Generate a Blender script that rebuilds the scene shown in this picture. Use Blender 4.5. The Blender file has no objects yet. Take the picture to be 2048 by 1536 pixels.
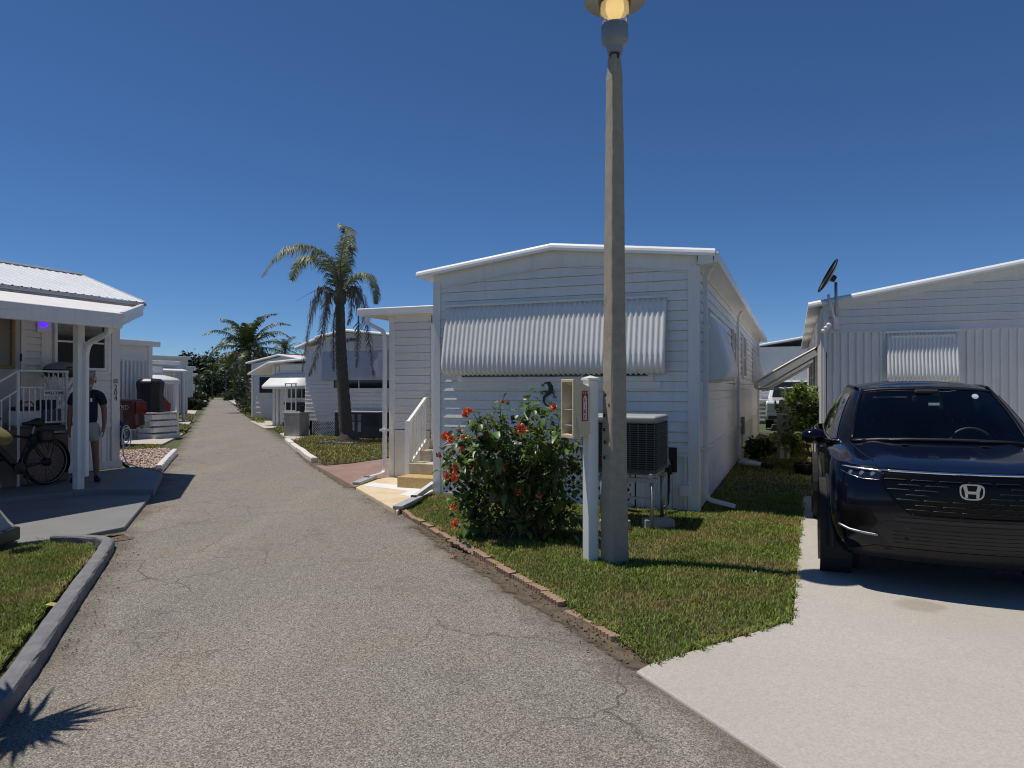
import bpy, bmesh, math, random
import numpy as np
from mathutils import Vector, Matrix, Quaternion
R = math.radians
random.seed(7)
SC = bpy.context.scene
COL = SC.collection

# ---------------------------------------------------------------- camera, sky, sun, exposure
F, HY, CH = 1420.0, 775.0, 1.62          # focal length in photo pixels, horizon row, camera height
cd = bpy.data.cameras.new('camera')
cam = bpy.data.objects.new('camera', cd); COL.objects.link(cam)
cam.location = (0, 0, CH)
cam.rotation_euler = (R(90.28), 0, 0)
cd.sensor_width = 36; cd.lens = 36*F/2048
cd.clip_start = .05; cd.clip_end = 3000
SC.camera = cam
SUN = Vector((-.343, .084, 1.0)).normalized()
w = bpy.data.worlds.new('World'); SC.world = w; w.use_nodes = True
nt = w.node_tree
sky = nt.nodes.new('ShaderNodeTexSky'); sky.sky_type = 'NISHITA'; sky.sun_disc = False
sky.sun_elevation = math.asin(SUN.z); sky.sun_rotation = math.atan2(SUN.x, SUN.y)
sky.altitude = 5000; sky.air_density = 1.3; sky.dust_density = 0; sky.ozone_density = 10
bg = nt.nodes['Background']; bg.inputs[1].default_value = .108
sat = nt.nodes.new('ShaderNodeHueSaturation'); sat.inputs['Saturation'].default_value = 1.06
nt.links.new(sky.outputs[0], sat.inputs['Color']); nt.links.new(sat.outputs[0], bg.inputs[0])
sl = bpy.data.lights.new('sun', 'SUN'); sl.energy = 5.0; sl.angle = R(.53); sl.color = (1, .945, .85)
so = bpy.data.objects.new('sun', sl); COL.objects.link(so)
so.rotation_euler = SUN.to_track_quat('Z', 'Y').to_euler()
vs = SC.view_settings
vs.view_transform = 'Standard'; vs.look = 'None'; vs.gamma = 1; vs.use_curve_mapping = False
vs.exposure = -.36
SC.cycles.filter_width = 1.1; SC.cycles.use_denoising = True; SC.cycles.max_bounces = 8; SC.cycles.transparent_max_bounces = 12

# ---------------------------------------------------------------- frame of the lots
# every lot is laid out on one grid turned 21.7 degrees: local x runs along each facade, local y into the lot
A = R(21.7); CA, SA = math.cos(A), math.sin(A)
OX, OY = -1.16, 10.55                    # front left corner of the white house in the middle
def W(v, u, z=0): return Vector((OX+v*CA+u*SA, OY-v*SA+u*CA, z))
def VU(p): dx, dy = p[0]-OX, p[1]-OY; return (dx*CA-dy*SA, dx*SA+dy*CA)
def G(x, y, z=0):                        # photo pixel on a level surface at height z
    d = F*(CH-z)/(y-HY); return Vector(((x-1024)/F*d, d, z))
def PD(x, y, d): return Vector(((x-1024)/F*d, d, CH+(HY-y)/F*d))   # photo pixel at a known distance

# ---------------------------------------------------------------- materials
MATS = {}
def mat(name, col, rough=.6, var=.10, scale=6, bump=0, bscale=80, metal=0, spec=.5, coat=0, streak=0, dirt=None, dirtamt=0, emit=0, alpha=1, trans=0, island=0, stretch=None, transl=0, dr=(.5, .8)):
    if name in MATS: return MATS[name]
    m = bpy.data.materials.new(name); m.use_nodes = True; MATS[name] = m
    n, l = m.node_tree.nodes, m.node_tree.links
    b = n['Principled BSDF']
    b.inputs['Roughness'].default_value = rough; b.inputs['Metallic'].default_value = metal
    b.inputs['Specular IOR Level'].default_value = spec
    if coat: b.inputs['Coat Weight'].default_value = coat; b.inputs['Coat Roughness'].default_value = .03
    if trans: b.inputs['Transmission Weight'].default_value = trans
    c4 = (*col, 1)
    tc = n.new('ShaderNodeTexCoord')
    vec = tc.outputs['Object']
    if stretch:
        mp = n.new('ShaderNodeMapping'); mp.inputs['Scale'].default_value = stretch; l.new(vec, mp.inputs[0]); vec = mp.outputs[0]
    def noise(sc, det=4, ro=.6, v=None):
        t = n.new('ShaderNodeTexNoise'); t.inputs['Scale'].default_value = sc; t.inputs['Detail'].default_value = det; t.inputs['Roughness'].default_value = ro
        l.new(v or vec, t.inputs['Vector']); return t.outputs[0]
    def ramp(src, a, b_, lo=0., hi=1.):
        r = n.new('ShaderNodeMapRange'); r.inputs[1].default_value = a; r.inputs[2].default_value = b_; r.inputs[3].default_value = lo; r.inputs[4].default_value = hi
        l.new(src, r.inputs[0]); return r.outputs[0]
    cur = None
    if var or island:
        src = noise(scale)
        hs = n.new('ShaderNodeHueSaturation'); hs.inputs['Color'].default_value = c4
        val = ramp(src, .25, .75, 1-var, 1+var)
        if island:
            g = n.new('ShaderNodeNewGeometry'); mu = n.new('ShaderNodeMath'); mu.operation = 'MULTIPLY'
            l.new(val, mu.inputs[0]); l.new(ramp(g.outputs['Random Per Island'], 0, 1, 1-island, 1+island), mu.inputs[1]); val = mu.outputs[0]
            l.new(ramp(g.outputs['Random Per Island'], 0, 1, .5-island*.06, .5+island*.06), hs.inputs['Hue'])
        l.new(val, hs.inputs['Value']); cur = hs.outputs[0]
    if dirt:
        mx = n.new('ShaderNodeMix'); mx.data_type = 'RGBA'; mx.inputs[7].default_value = (*dirt, 1)
        if cur: l.new(cur, mx.inputs[6])
        else: mx.inputs[6].default_value = c4
        v2 = vec
        if streak:
            mp = n.new('ShaderNodeMapping'); mp.inputs['Scale'].default_value = (14, 14, .7); l.new(tc.outputs['Object'], mp.inputs[0]); v2 = mp.outputs[0]
        l.new(ramp(noise(1.2 if streak else 1.7, 6, .65, v2), *dr, 0, dirtamt), mx.inputs[0]); cur = mx.outputs[2]
    if cur: l.new(cur, b.inputs['Base Color'])
    else: b.inputs['Base Color'].default_value = c4
    if bump:
        bp = n.new('ShaderNodeBump'); bp.inputs['Strength'].default_value = bump; bp.inputs['Distance'].default_value = .02
        l.new(noise(bscale, 5, .65), bp.inputs['Height']); l.new(bp.outputs[0], b.inputs['Normal'])
    if emit:
        b.inputs['Emission Color'].default_value = c4; b.inputs['Emission Strength'].default_value = emit
    if alpha < 1: b.inputs['Alpha'].default_value = alpha
    if transl:
        tr = n.new('ShaderNodeBsdfTranslucent'); ms = n.new('ShaderNodeMixShader'); ms.inputs[0].default_value = transl
        if cur: l.new(cur, tr.inputs[0])
        l.new(b.outputs[0], ms.inputs[1]); l.new(tr.outputs[0], ms.inputs[2]); l.new(ms.outputs[0], n['Material Output'].inputs[0])
    return m

def mixmat(name, build):
    """material written out as nodes: build(nodes, links, principled, helpers)"""
    m = bpy.data.materials.new(name); m.use_nodes = True; MATS[name] = m
    n, l = m.node_tree.nodes, m.node_tree.links; b = n['Principled BSDF']
    class H: pass
    h = H()
    tc = n.new('ShaderNodeTexCoord'); h.obj = tc.outputs['Object']; h.uv = tc.outputs['UV']
    def noise(v, sc, det=4, ro=.6, dist=0):
        t = n.new('ShaderNodeTexNoise'); t.inputs['Scale'].default_value = sc; t.inputs['Detail'].default_value = det; t.inputs['Roughness'].default_value = ro; t.inputs['Distortion'].default_value = dist
        l.new(v, t.inputs['Vector']); return t.outputs[0]
    def voro(v, sc, feat='F1', rnd=1):
        t = n.new('ShaderNodeTexVoronoi'); t.feature = feat; t.inputs['Scale'].default_value = sc; t.inputs['Randomness'].default_value = rnd
        l.new(v, t.inputs['Vector']); return t
    def rng(s, a, b_, lo=0., hi=1.):
        r = n.new('ShaderNodeMapRange'); r.clamp = True
        for i, x in zip((1, 2, 3, 4), (a, b_, lo, hi)): r.inputs[i].default_value = x
        l.new(s, r.inputs[0]); return r.outputs[0]
    def mix(f, a, b_, mode='MIX'):
        x = n.new('ShaderNodeMix'); x.data_type = 'RGBA'; x.blend_type = mode
        for i, s in ((0, f), (6, a), (7, b_)):
            if hasattr(s, 'is_output'): l.new(s, x.inputs[i])
            elif i == 0: x.inputs[0].default_value = s
            else: x.inputs[i].default_value = (*s, 1)
        return x.outputs[2]
    def math_(op, a, b_):
        x = n.new('ShaderNodeMath'); x.operation = op
        for i, s in enumerate((a, b_)):
            if hasattr(s, 'is_output'): l.new(s, x.inputs[i])
            else: x.inputs[i].default_value = s
        return x.outputs[0]
    def bump(hgt, st, dist=.01):
        p = n.new('ShaderNodeBump'); p.inputs['Strength'].default_value = st; p.inputs['Distance'].default_value = dist
        l.new(hgt, p.inputs['Height']); l.new(p.outputs[0], b.inputs['Normal'])
    def warp(v, sc, amt):
        t = n.new('ShaderNodeTexNoise'); t.inputs['Scale'].default_value = sc; t.inputs['Detail'].default_value = 4; l.new(v, t.inputs['Vector'])
        s = n.new('ShaderNodeVectorMath'); s.operation = 'MULTIPLY_ADD'; l.new(t.outputs[1], s.inputs[0]); s.inputs[1].default_value = (amt,)*3; l.new(v, s.inputs[2]); return s.outputs[0]
    def sep(v):
        s = n.new('ShaderNodeSeparateXYZ'); l.new(v, s.inputs[0]); return s.outputs
    h.noise, h.voro, h.rng, h.mix, h.math, h.bump, h.warp, h.sep = noise, voro, rng, mix, math_, bump, warp, sep
    build(n, l, b, h); return m

# ---------------------------------------------------------------- mesh builder
class MB:
    def __init__(s): s.v, s.f = [], []
    def add(s, vs, fs):
        o = len(s.v); s.v += [tuple(p) for p in vs]; s.f += [tuple(o+i for i in f) for f in fs]; return s
    def box(s, x0, x1, y0, y1, z0, z1):
        return s.add([(x, y, z) for z in (z0, z1) for y in (y0, y1) for x in (x0, x1)],
                     [(0, 2, 3, 1), (4, 5, 7, 6), (0, 1, 5, 4), (2, 6, 7, 3), (0, 4, 6, 2), (1, 3, 7, 5)])
    def obox(s, c, size, M):
        c = Vector(c); hx, hy, hz = [q/2 for q in size]
        return s.add([c+M@Vector((x*hx, y*hy, z*hz)) for z in (-1, 1) for y in (-1, 1) for x in (-1, 1)],
                     [(0, 2, 3, 1), (4, 5, 7, 6), (0, 1, 5, 4), (2, 6, 7, 3), (0, 4, 6, 2), (1, 3, 7, 5)])
    def bar(s, p0, p1, w, h, up=(0, 0, 1)):
        p0, p1 = Vector(p0), Vector(p1); d = p1-p0; L = d.length; d.normalize()
        up = Vector(up); x = d.cross(up)
        if x.length < 1e-4: x = d.cross(Vector((1, 0, 0)))
        x.normalize(); y = x.cross(d)
        M = Matrix((x, d, y)).transposed()
        return s.obox((p0+p1)/2, (w, L, h), M)
    def tube(s, pts, r, n=8, caps=True):
        pts = [Vector(p) for p in pts]; m = len(pts); rs = r if hasattr(r, '__len__') else [r]*m
        t0 = (pts[1]-pts[0]).normalized(); a = t0.orthogonal().normalized(); base = len(s.v)
        for i, p in enumerate(pts):
            t = (pts[min(i+1, m-1)]-pts[max(i-1, 0)]).normalized()
            a = (a-t*a.dot(t)); a = a.normalized() if a.length > 1e-6 else t.orthogonal().normalized(); b = t.cross(a)
            for k in range(n):
                q = 2*math.pi*k/n; s.v.append(tuple(p+(a*math.cos(q)+b*math.sin(q))*rs[i]))
        for i in range(m-1):
            for k in range(n):
                k2 = (k+1) % n; s.f.append((base+i*n+k, base+i*n+k2, base+(i+1)*n+k2, base+(i+1)*n+k))
        if caps:
            s.f.append(tuple(base+k for k in reversed(range(n)))); s.f.append(tuple(base+(m-1)*n+k for k in range(n)))
        return s
    def lathe(s, prof, n=24, c=(0, 0, 0), M=None, a0=0, a1=2*math.pi):
        c = Vector(c); base = len(s.v); full = abs(a1-a0-2*math.pi) < 1e-6; k_n = n if full else n+1
        for r, z in prof:
            for k in range(k_n):
                q = a0+(a1-a0)*k/n; p = Vector((r*math.cos(q), r*math.sin(q), z))
                s.v.append(tuple(c+(M@p if M else p)))
        for i in range(len(prof)-1):
            for k in range(n):
                k2 = (k+1) % k_n; s.f.append((base+i*k_n+k, base+i*k_n+k2, base+(i+1)*k_n+k2, base+(i+1)*k_n+k))
        return s
    def prism(s, poly, z0, z1):
        n = len(poly); o = len(s.v)
        ar = sum(poly[i][0]*poly[(i+1) % n][1]-poly[(i+1) % n][0]*poly[i][1] for i in range(n))
        if ar < 0: poly = poly[::-1]
        s.v += [(p[0], p[1], z0) for p in poly]+[(p[0], p[1], z1) for p in poly]
        s.f.append(tuple(o+i for i in reversed(range(n)))); s.f.append(tuple(o+n+i for i in range(n)))
        for i in range(n):
            j = (i+1) % n; s.f.append((o+i, o+j, o+n+j, o+n+i))
        return s
    def grid(s, fn, nu, nv, cu=False):
        o = len(s.v)
        for i in range(nu+1):
            for j in range(nv+1): s.v.append(tuple(fn(i/nu, j/nv)))
        for i in range(nu):
            for j in range(nv): a = o+i*(nv+1)+j; s.f.append((a, a+nv+1, a+nv+2, a+1))
        return s
    def xf(s, M, start=0):
        for i in range(start, len(s.v)): s.v[i] = tuple(M@Vector(s.v[i]))
        return s
    def mesh(s, name, m=None, smooth=False):
        me = bpy.data.meshes.new(name); me.from_pydata(s.v, [], s.f)
        if m: me.materials.append(m)
        if smooth: me.polygons.foreach_set('use_smooth', [True]*len(me.polygons))
        me.update(); return me
    def build(s, name, m, parent=None, smooth=False, bevel=0, kind=None, seg=2, solid=0, subsurf=0, auto=None, fix=False):
        me = s.mesh(name, m, smooth or auto is not None)
        if fix:
            bm = bmesh.new(); bm.from_mesh(me); bmesh.ops.recalc_face_normals(bm, faces=bm.faces); bm.to_mesh(me); bm.free()
        if auto is not None: me.set_sharp_from_angle(angle=R(auto))
        o = bpy.data.objects.new(name, me); COL.objects.link(o)
        if parent: o.parent = parent
        if solid: q = o.modifiers.new('solid', 'SOLIDIFY'); q.thickness = solid; q.offset = 0
        if bevel: q = o.modifiers.new('bevel', 'BEVEL'); q.width = bevel; q.segments = seg; q.limit_method = 'ANGLE'; q.angle_limit = R(40)
        if subsurf: q = o.modifiers.new('sub', 'SUBSURF'); q.levels = q.render_levels = subsurf
        if kind: o['kind'] = kind
        return o
def tag(o, label, cat, group=None):
    o['label'] = label; o['category'] = cat
    if group: o['group'] = group
    return o
def thing(name, label, cat, loc=(0, 0, 0), rz=0, group=None):
    o = bpy.data.objects.new(name, None); COL.objects.link(o); o.empty_display_size = .2
    o.location = loc; o.rotation_euler = (0, 0, rz); return tag(o, label, cat, group)
def lot(name, label, cat, v, u, z=0, rz=0, group=None): return thing(name, label, cat, W(v, u, z), -A+rz, group)
def copy_tree(o, parent=None):
    c = o.copy(); COL.objects.link(c); c.parent = parent
    for ch in list(o.children): copy_tree(ch, c)
    return c
def fast_mesh(name, verts, tris, m, parent=None, kind=None, quads=False, smooth=False):
    me = bpy.data.meshes.new(name); nv, k = len(verts), tris.shape[1]; nf = len(tris)
    me.vertices.add(nv); me.vertices.foreach_set('co', np.asarray(verts, dtype=np.float32).ravel())
    me.loops.add(nf*k); me.loops.foreach_set('vertex_index', tris.astype(np.int32).ravel())
    me.polygons.add(nf); me.polygons.foreach_set('loop_start', np.arange(nf, dtype=np.int32)*k)
    me.materials.append(m); me.update(calc_edges=True)
    if smooth: me.polygons.foreach_set('use_smooth', [True]*nf)
    o = bpy.data.objects.new(name, me); COL.objects.link(o)
    if parent: o.parent = parent
    if kind: o['kind'] = kind
    return o
def text(name, s, size, m, parent, loc, rot, depth=.003, align='CENTER'):
    cu = bpy.data.curves.new(name, 'FONT'); cu.body = s; cu.size = size; cu.extrude = depth; cu.align_x = align; cu.align_y = 'CENTER'
    t = bpy.data.objects.new(name, cu); COL.objects.link(t)
    dg = bpy.context.evaluated_depsgraph_get(); me = bpy.data.meshes.new_from_object(t.evaluated_get(dg))
    bpy.data.objects.remove(t); me.materials.clear(); me.materials.append(m)
    o = bpy.data.objects.new(name, me); COL.objects.link(o); o.parent = parent; o.location = loc; o.rotation_euler = rot; return o
# ================================================================ materials in use
M = {}
M['white'] = mat('white_siding', (.83, .80, .75), .42, .05, 3, dirt=(.5, .47, .42), dirtamt=.28, streak=1, bump=.06, bscale=40)
M['trim'] = mat('white_trim', (.83, .805, .765), .35, .04, 4, dirt=(.5, .48, .44), dirtamt=.18)
M['cream'] = mat('cream_siding', (.78, .745, .69), .5, .04, 3, dirt=(.52, .46, .38), dirtamt=.22, streak=1)
M['stucco'] = mat('painted_stucco', (.72, .69, .62), .8, .07, 5, bump=.35, bscale=90, dirt=(.42, .38, .32), dirtamt=.35)
M['oldconc'] = mat('old_concrete', (.40, .39, .36), .9, .18, 4, bump=.5, bscale=60, dirt=(.16, .15, .13), dirtamt=.7, streak=1)
M['pole'] = mat('pole_concrete', (.42, .365, .28), .88, .14, 14, bump=.65, bscale=170, dirt=(.20, .17, .14), dirtamt=.5)
M['alu'] = mat('painted_aluminium', (.79, .765, .725), .38, .05, 3, dirt=(.46, .44, .41), dirtamt=.25, streak=1)
M['roof'] = mat('white_roof_coating', (.80, .80, .79), .5, .05, 2, dirt=(.55, .53, .5), dirtamt=.3)
M['glass'] = mat('dark_window_glass', (.012, .014, .018), .06, 0, spec=.6)
M['black'] = mat('black_plastic', (.012, .012, .013), .45, .1, 20)
M['rubber'] = mat('tyre_rubber', (.014, .014, .015), .8, .15, 30, bump=.2, bscale=120)
M['steel'] = mat('galvanised_steel', (.42, .43, .44), .45, .12, 10, metal=.7)
M['chrome'] = mat('chrome', (.72, .74, .78), .12, 0, metal=1)
M['acgrey'] = mat('air_conditioner_grey', (.33, .32, .305), .55, .07, 8)
M['acdark'] = mat('air_conditioner_louvre', (.085, .08, .078), .6, .1, 10)
M['greypaint'] = mat('grey_painted_concrete', (.205, .205, .20), .62, .10, 1.6, bump=.12, bscale=50, dirt=(.13, .13, .13), dirtamt=.4)
M['lawnsoil'] = mat('lawn_soil', (.065, .062, .026), .95, .35, 7, bump=.6, bscale=40, dirt=(.15, .11, .055), dirtamt=.7)
M['blade'] = mat('grass_blade', (.20, .25, .042), .55, .30, .9, island=.6, dirt=(.34, .27, .10), dirtamt=.9, spec=.3, transl=.25, dr=(.45, .64))
M['dryblade'] = mat('grass_blade_dry', (.27, .26, .075), .6, .30, 1.2, island=.5, dirt=(.27, .20, .09), dirtamt=.8, spec=.3, transl=.2)
M['leaf'] = mat('hibiscus_leaf', (.12, .17, .04), .36, .25, 5, island=.55, spec=.4, transl=.3)
M['bark'] = mat('grey_bark', (.16, .12, .085), .9, .25, 18, bump=.6, bscale=60)
M['brick'] = mat('edging_brick', (.34, .225, .15), .9, .25, 9, bump=.5, bscale=70, dirt=(.13, .09, .06), dirtamt=.6)
M['soil'] = mat('bare_soil', (.105, .078, .052), .95, .4, 12, bump=.8, bscale=45, dirt=(.22, .17, .11), dirtamt=.7)
M['beige'] = mat('beige_plastic', (.62, .52, .34), .45, .05, 5)
M['navy'] = mat('navy_cloth', (.010, .014, .032), .9, .2, 40)
M['tan'] = mat('tan_plywood', (.20, .145, .105), .75, .15, 5, dirt=(.12, .08, .06), dirtamt=.5)
M['pvc'] = mat('white_pvc', (.74, .74, .73), .35, .04, 3, dirt=(.5, .47, .42), dirtamt=.25)

def _asph(n, l, b, h):
    p = h.obj
    big = h.noise(p, .45, 3, .5); mid = h.noise(p, 1.7, 5, .65)
    c = h.mix(h.rng(big, .36, .64), (.250, .228, .190), (.228, .215, .184))
    c = h.mix(h.rng(h.noise(p, .9, 3, .5, .4), .52, .70), c, (.265, .212, .168))
    c = h.mix(h.rng(mid, .56, .78, 0, .55), c, (.115, .104, .088))
    ln = n.new('ShaderNodeMapping'); ln.inputs['Rotation'].default_value = (0, 0, R(-23)); ln.inputs['Scale'].default_value = (1.6, .16, 1); l.new(p, ln.inputs[0])
    c = h.mix(h.rng(h.noise(ln.outputs[0], 1.1, 4, .6), .50, .68, 0, .42), c, (.315, .288, .24))
    c = h.mix(h.rng(h.noise(p, .23, 4, .62, .6), .60, .70, 0, .5), c, (.13, .12, .105))
    st = h.voro(p, 140); cc = n.new('ShaderNodeSeparateColor'); l.new(st.outputs['Color'], cc.inputs[0])
    stone = h.rng(cc.outputs[0], 0, 1, .48, 1.56)
    dark = h.rng(st.outputs['Distance'], .25, .75, 1.10, .68)
    c = h.mix(1, c, h.mix(1, stone, dark, 'MULTIPLY'), 'MULTIPLY')
    c = h.mix(h.rng(cc.outputs[1], .91, .97, 0, .7), c, (.52, .49, .42))
    # hairline cracks, only in some areas
    wv = h.warp(h.warp(p, 1.3, .55), 6, .09)
    e = h.voro(wv, .85, 'DISTANCE_TO_EDGE').outputs['Distance']
    msk = h.rng(h.noise(p, .38, 2, .5), .47, .60)
    crack = h.math('MULTIPLY', h.rng(e, .0, .009, 1, 0), msk)
    e2 = h.voro(wv, 2.3, 'DISTANCE_TO_EDGE').outputs['Distance']
    crack2 = h.math('MULTIPLY', h.rng(e2, 0, .016, 1, 0), h.rng(h.noise(p, .55, 2, .5), .58, .68))
    crack = h.math('MAXIMUM', crack, crack2)
    c = h.mix(h.math('MULTIPLY', crack, .6), c, (.045, .038, .032))
    # dirt that collects along both edges
    ux = h.sep(h.uv)[0]
    ed = h.math('ABSOLUTE', h.math('SUBTRACT', ux, .5), 0)
    ed = h.math('ADD', ed, h.math('MULTIPLY', h.math('SUBTRACT', h.noise(p, 2.2, 6, .7), .5), .30))
    c = h.mix(h.rng(ed, .40, .52, 0, .85), c, (.098, .076, .054))
    l.new(c, b.inputs['Base Color']); b.inputs['Roughness'].default_value = .88; b.inputs['Specular IOR Level'].default_value = .3
    hh = h.math('SUBTRACT', h.rng(st.outputs['Distance'], 0, .8, 1, 0), h.math('MULTIPLY', crack, 2.5))
    h.bump(hh, .55, .005)
M['asphalt'] = mixmat('worn_asphalt', _asph)

def _conc(n, l, b, h):
    p = h.obj
    c = h.mix(h.rng(h.noise(p, .7, 4, .55), .35, .65), (.46, .43, .38), (.52, .49, .44))
    c = h.mix(h.rng(h.noise(p, 2.3, 5, .6), .55, .8, 0, .35), c, (.40, .365, .31))
    c = h.mix(h.rng(h.noise(p, 75, 3, .75), .35, .65, 0, .8), c, (.36, .33, .285))
    c = h.mix(h.rng(h.noise(p, .35, 5, .65, .5), .50, .68, 0, .5), c, (.37, .335, .28))
    c = h.mix(h.rng(h.noise(p, 14, 5, .7), .58, .72, 0, .4), c, (.31, .28, .235))
    d = n.new('ShaderNodeVectorMath'); d.operation = 'DISTANCE'; l.new(h.warp(p, 5, .16), d.inputs[0])
    q = G(1838, 1216); d.inputs[1].default_value = (q.x+.08, q.y+.08, .07)
    c = h.mix(h.rng(d.outputs['Value'], .13, .20, .55, 0), c, (.27, .225, .165))
    l.new(c, b.inputs['Base Color']); b.inputs['Roughness'].default_value = .85
    h.bump(h.noise(p, 140, 4, .7), .25, .006)
M['concrete'] = mixmat('driveway_concrete', _conc)

def _land(n, l, b, h):
    p = h.obj
    c = h.mix(h.rng(h.noise(p, 3, 5, .6), .35, .65), (.64, .50, .31), (.72, .61, .43))
    c = h.mix(h.rng(h.noise(p, 30, 4, .7), .5, .75, 0, .4), c, (.42, .29, .15))
    l.new(c, b.inputs['Base Color']); b.inputs['Roughness'].default_value = .7; h.bump(h.noise(p, 80, 4), .2)
M['landing'] = mixmat('tan_painted_concrete', _land)

def _paver(n, l, b, h):
    br = n.new('ShaderNodeTexBrick'); l.new(h.obj, br.inputs[0]); br.inputs['Scale'].default_value = 1
    br.inputs['Color1'].default_value = (.30, .17, .135, 1); br.inputs['Color2'].default_value = (.24, .155, .13, 1); br.inputs['Mortar'].default_value = (.14, .11, .09, 1)
    br.inputs['Mortar Size'].default_value = .006; br.inputs['Brick Width'].default_value = .21; br.inputs['Row Height'].default_value = .105
    c = h.mix(h.rng(h.noise(h.obj, 2.5, 5, .6), .4, .7, 0, .6), br.outputs[0], (.36, .26, .215))
    l.new(c, b.inputs['Base Color']); b.inputs['Roughness'].default_value = .85
    h.bump(br.outputs['Fac'], -.4, .01)
M['paver'] = mixmat('red_pavers', _paver)

# ================================================================ ground and road
def struct(o, label=None):
    o['kind'] = 'structure'
    if label: o['label'] = label
    return o
gm = mat('far_ground', (.07, .085, .03), .95, .3, .3, dirt=(.16, .13, .08), dirtamt=.6)
struct(MB().grid(lambda a, b_: (-500+1000*a, -60+900*b_, -.03), 20, 20).build('ground', gm))

LE = [(-9, -2.6+.0), (1, -1.50), (3.43, -2.50), (4.95, -3.11), (7.12, -4.0), (8.07, -4.42), (13, -6.42), (17.3, -8.2), (36.5, -16.1), (104, -43.9), (112, -47.2)]
RE = [(-9, 6.2), (1, 1.97), (3.02, 1.13), (4.0, .71), (4.47, .52), (7.19, -.60), (9.2, -1.48), (11.33, -2.45), (14.84, -4.08), (20.9, -6.62), (30.7, -11.0), (57.5, -22.3), (104, -42.0), (112, -45.3)]
def lerp_tab(t, y):
    for (a, xa), (b_, xb) in zip(t, t[1:]):
        if y <= b_: return xa+(xb-xa)*(y-a)/(b_-a)
    return t[-1][1]
ys = [-9+.25*i for i in range(140)]; y = ys[-1]
while y < 112: y += max(.25, y*.02); ys.append(min(y, 112))
rm = MB(); NC = 12; rnd = random.Random(3)
for y in ys:
    jl, jr = rnd.uniform(-.05, .03), rnd.uniform(-.03, .05)
    a, b_ = lerp_tab(LE, y)-.06+jl, lerp_tab(RE, y)+.06+jr
    for k in range(NC+1):
        t = k/NC; rm.v.append((a+(b_-a)*t, y, .012*(1-(2*t-1)**2)))
for i in range(len(ys)-1):
    for k in range(NC): q = i*(NC+1)+k; rm.f.append((q, q+1, q+NC+2, q+NC+1))
road = struct(rm.build('road', M['asphalt'], smooth=True))
uvl = road.data.uv_layers.new(name='UVMap')
idx = np.empty(len(road.data.loops), dtype=np.int32); road.data.loops.foreach_get('vertex_index', idx)
uvl.data.foreach_set('uv', np.stack([(idx % (NC+1))/NC, np.array(ys)[idx//(NC+1)]], 1).astype(np.float32).ravel())

from mathutils.geometry import delaunay_2d_cdt
from mathutils import noise as mnoise
def inside(poly, X, Y):
    r = np.zeros(len(X), bool); n = len(poly)
    for i in range(n):
        x1, y1 = poly[i]; x2, y2 = poly[(i+1) % n]
        c = (y1 > Y) != (y2 > Y)
        r ^= c & (X < (x2-x1)*(Y-y1)/(y2-y1+1e-12)+x1)
    return r
def edge_dist(poly, x, y):
    d = 9e9; n = len(poly)
    for i in range(n):
        a = Vector(poly[i]); b_ = Vector(poly[(i+1) % n]); p = Vector((x, y)); ab = b_-a
        t = max(0, min(1, (p-a).dot(ab)/(ab.length_squared+1e-9))); d = min(d, (p-a-ab*t).length)
    return d
def lawn_z(poly, x, y, lift=.035):
    return .012+lift*min(1, edge_dist(poly, x, y)/.35)+.018*mnoise.noise(Vector((x*1.1, y*1.1, 3)))
def sheet(poly, sp, zf):
    pts = []; n = len(poly)
    for i in range(n):
        a = Vector(poly[i]); b_ = Vector(poly[(i+1) % n]); k = max(1, int((b_-a).length/sp))
        for j in range(k): pts.append(a+(b_-a)*j/k)
    nb = len(pts); xs = [p[0] for p in poly]; yy = [p[1] for p in poly]
    X, Y = np.meshgrid(np.arange(min(xs), max(xs), sp), np.arange(min(yy), max(yy), sp)); X, Y = X.ravel(), Y.ravel()
    ok = inside(poly, X, Y)
    for x, y in zip(X[ok], Y[ok]):
        if edge_dist(poly, x, y) > sp*.5: pts.append(Vector((x, y)))
    v, e, f, *_ = delaunay_2d_cdt(pts, [(i, (i+1) % nb) for i in range(nb)], [], 1, 1e-5)
    m = MB(); m.v = [(p.x, p.y, zf(p.x, p.y)) for p in v]; m.f = [tuple(q) for q in f]
    for q in range(len(m.f)):
        a, b_, c = [Vector(m.v[i]) for i in m.f[q][:3]]
        if (b_-a).cross(c-a).z < 0: m.f[q] = m.f[q][::-1]
    return m
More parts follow.
